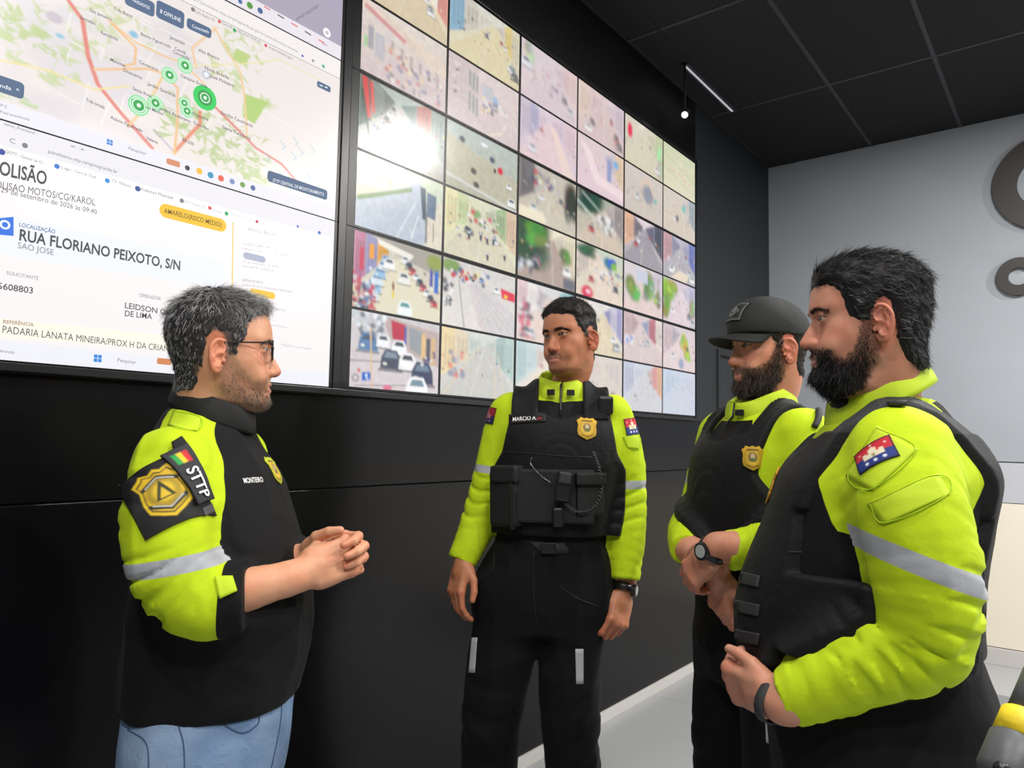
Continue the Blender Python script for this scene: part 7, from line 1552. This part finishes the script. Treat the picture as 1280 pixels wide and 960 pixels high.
    F = legs_field(P, hp, [(0.105, 0, 0.84), (0.11, 0.01, 0.64), (0.115, 0.02, 0.48), (0.115, 0, 0.28), (0.12, -0.02, 0.10)], [(-0.105, 0, 0.84), (-0.11, 0.01, 0.64), (-0.115, 0.02, 0.48), (-0.115, 0, 0.28), (-0.12, -0.02, 0.10)], [0.112, 0.10, 0.088, 0.08, 0.082], [0.112, 0.10, 0.088, 0.08, 0.082], 0.008, amp=0.006, seed=51)
    v, q = F.mesh(1); mesh_obj('trousers', v, q, m_trou, P.root, True, {'zone': np.ones(len(v)), 'band': np.ones(len(v))})
    for a in (0.12, -0.12): shoe(P, (a, -0.02, 0), 8 if a > 0 else -8, m_shoe)
    # head
    hm = hair_mat('thick black hair', (0.010, 0.0095, 0.010, 1), (0.30, 0.30, 0.32, 1), 0.25)
    smat = skin_mat('olive skin', rgb(202, 146, 122), (0.022, 0.018, 0.016, 1), hairc=(0.02, 0.018, 0.018))
    hl = [(0.094, 0.066), (0.076, 0.064), (0.064, 0.056), (0.054, 0.044), (0.048, 0.022), (0.040, 0.000), (0.030, -0.012), (0.012, -0.014), (0.006, 0.022), (-0.010, 0.032), (-0.026, 0.022), (-0.030, -0.02), (-0.038, -0.055), (-0.055, -0.085), (-0.075, -0.100), (-0.13, -0.104), (-0.14, 0.15), (0.07, 0.15), (0.11, 0.12)]
    bl = [(0.026, -0.012), (0.010, -0.012), (-0.004, -0.05), (-0.004, -0.085), (0.02, -0.135), (0.07, -0.16), (0.13, -0.16), (0.13, -0.060), (0.092, -0.0605), (0.078, -0.064), (0.070, -0.074), (0.058, -0.080), (0.046, -0.076), (0.034, -0.058), (0.028, -0.035)]
    c = dict(pos=tuple(L(1083, 399, 1.31)), rot=(3, -1, 0), scale=0.94, hairline=hl, hair_mat=hm, hair_thick=lambda X, Y, Z: 0.007 + 0.008 * smoothstep(0.03, 0.08, Z) + 0.003 * smoothstep(-0.02, -0.08, Y), hair_noise=(60, 0.003), hair_n=10500, hair_w=0.0005, hair_lift=0.12, comb=lambda p: np.column_stack([p[:, 0] * 3, -1.0 + 0 * p[:, 1], np.where(p[:, 1] < -0.05, -1.2, np.where(p[:, 2] > 0.07, -0.1, -0.45))]), hair_len=lambda p: 0.020 + 0.006 * smoothstep(0.05, 0.09, p[:, 2]), grey=lambda p: 0.10 * smoothstep(0.09, 0.02, p[:, 2]),
             beardline=bl, beard_n=9000, beard_cover=0.95, beard_len=0.012, beard_w=0.00055, beard_lift=0.7, beard_dense=lambda v: 0.08 + 0.92 * smoothstep(-0.005, 0.062, v[:, 1]), moustache=[(-.034, -.086), (-.024, -.0580), (.024, -.0580), (.034, -.086), (.022, -.0705), (-.022, -.0705)], beard_mat=hair_mat('black beard', (0.008, 0.0075, 0.008, 1), (0.14, 0.13, 0.13, 1), 0.2), neck_at=(-0.004, -0.014, 1.40), stubble=0.9, neck_r=0.066, fat=0.008, gaze=(12, 0), eye_up=0.0042, seed=31, nose=1.15, nose_z=-0.002, nose_w=1.08, wide=1.03, brow_n=220, ear=1.08, ear_flare=30)
    hv, hq, at, T_, M_ = build_head(c, P.root, smat); P.add_skin(hv, hq, at)
    # hands
    fd = L(928, 858, 1.23) - wl
    add_hand(P, wl, fd, (-0.80, 0.35, -0.30), False, [(58, 62, 34), (64, 66, 36), (66, 66, 36), (68, 66, 36)], forearm=tuple(L(1010, 862, 1.15)), spread=0.04, thumb=[(0.026, 0.018, -0.010), (0.046, 0.042, -0.012), (0.056, 0.070, -0.012), (0.058, 0.092, -0.012)], size=0.98)
    wrist_watch(P, wl - nz(fd) * 0.002, fd, 0.032, m_web, m_dial, (0.8, 0.2, -0.5), 0.017, 0.009)
    wr = np.array((0.262, 0.06, 0.84)); add_hand(P, wr, (0.0, 0.25, -1), (0.9, 0.2, 0.1), True, [(18, 30, 18), (24, 38, 22), (28, 40, 24), (32, 42, 24)], forearm=(0.262, 0.04, 0.90), spread=0.04, h=0.003)
    P.finish(smat)
t_0 = time.time()
for fn in (man_glasses, man_centre, man_cap, man_right):
    fn(); print(fn.__name__, round(time.time() - t_0, 1))
# ------------------------------------------------------------------ small things at the right and on the floor
def misc():
    a = on_plane_z(1236, 948, 0.0); dpt = 0.2
    t = empty('equipment_case', (a[0] + 0.20, a[1] + 0.12, 0), 0.0); tag(t, 'low black equipment case with a ribbed grey lid near the end wall', 'case')
    MB().box(-0.34, 0.34, -0.14, 0.14, 0.0, 0.165, 0.008).build('case_body', mat('black case shell', (0.010, 0.010, 0.011, 1), 0.5, bump=0.2, bscale=200), t)
    lid = MB().box(-0.35, 0.35, -0.15, 0.15, 0.165, 0.212, 0.006).build('lid', mat('grey case lid', rgb(120, 121, 124), 0.5), t)
    for k in range(28): MB().box(-0.345 + 0.025 * k, -0.332 + 0.025 * k, -0.1535, -0.149, 0.172, 0.206, 0.001).build('rib', mat('dark grey rib', rgb(78, 78, 82), 0.55), lid)
    # tilted grey tube with a yellow band in the near right corner
    p0, p1 = P3(1262, 960, 0.80), P3(1300, 868, 0.84); d = p1 - p0; d /= np.linalg.norm(d)
    lo = p0 - d * ((p0[2] - 0.022) / d[2]); q0 = lo - p0
    t = empty('tripod_tube', tuple(p0 * (1, 1, 0))); tag(t, 'grey tube with a yellow band leaning in the near right corner', 'tube')
    b0 = p0 * (1, 1, 0); R = lambda s: tuple(p0 + d * s - b0)
    L0 = -(p0[2] - 0.012) / d[2]
    MB().tube([R(L0), R(-0.02)], 0.020, 16).build('lower_tube', mat('dark grey tube', rgb(70, 72, 76), 0.45), t, True)
    MB().tube([R(-0.022), R(-0.01), R(0.03), R(0.032)], [0.024, 0.030, 0.030, 0.027], 20).build('sleeve', mat('grey sleeve', rgb(84, 86, 90), 0.45), t, True)
    MB().tube([R(0.032), R(0.062)], 0.0285, 20).build('yellow_band', mat('yellow tape', rgb(232, 205, 40), 0.55, bump=0.3, bscale=90), t, True)
    MB().tube([R(0.062), R(0.12)], 0.024, 20).build('upper_tube', mat('dark grey tube', rgb(70, 72, 76), 0.45), t, True)
    MB().tube([R(-0.004), tuple(np.array(R(-0.004)) + np.array(P3(1252, 952, 0.77) - P3(1262, 956, 0.80)))], 0.007, 12).build('knob', m_plast, t, True)
    MB().tube([tuple(np.array(R(L0)) + np.array((0, 0, -0.0115))), tuple(np.array(R(L0)) + np.array((0, 0, 0.02)))], [0.026, 0.022], 14).build('rubber_foot', m_plast, t, True)
    # strip of floor tape
    a, b = on_plane_z(640, 962, 0.0), on_plane_z(656, 953, 0.0)
    o = MB().box(-0.05, 0.02, -0.012, 0.012, 0.0002, 0.0015).build('floor_tape', mat('yellow tape', rgb(232, 205, 40), 0.55)); o.location = ((a[0] + b[0]) / 2, (a[1] + b[1]) / 2, 0.0); tag(o, 'short strip of yellow tape on the floor by the skirting', 'tape')
misc()
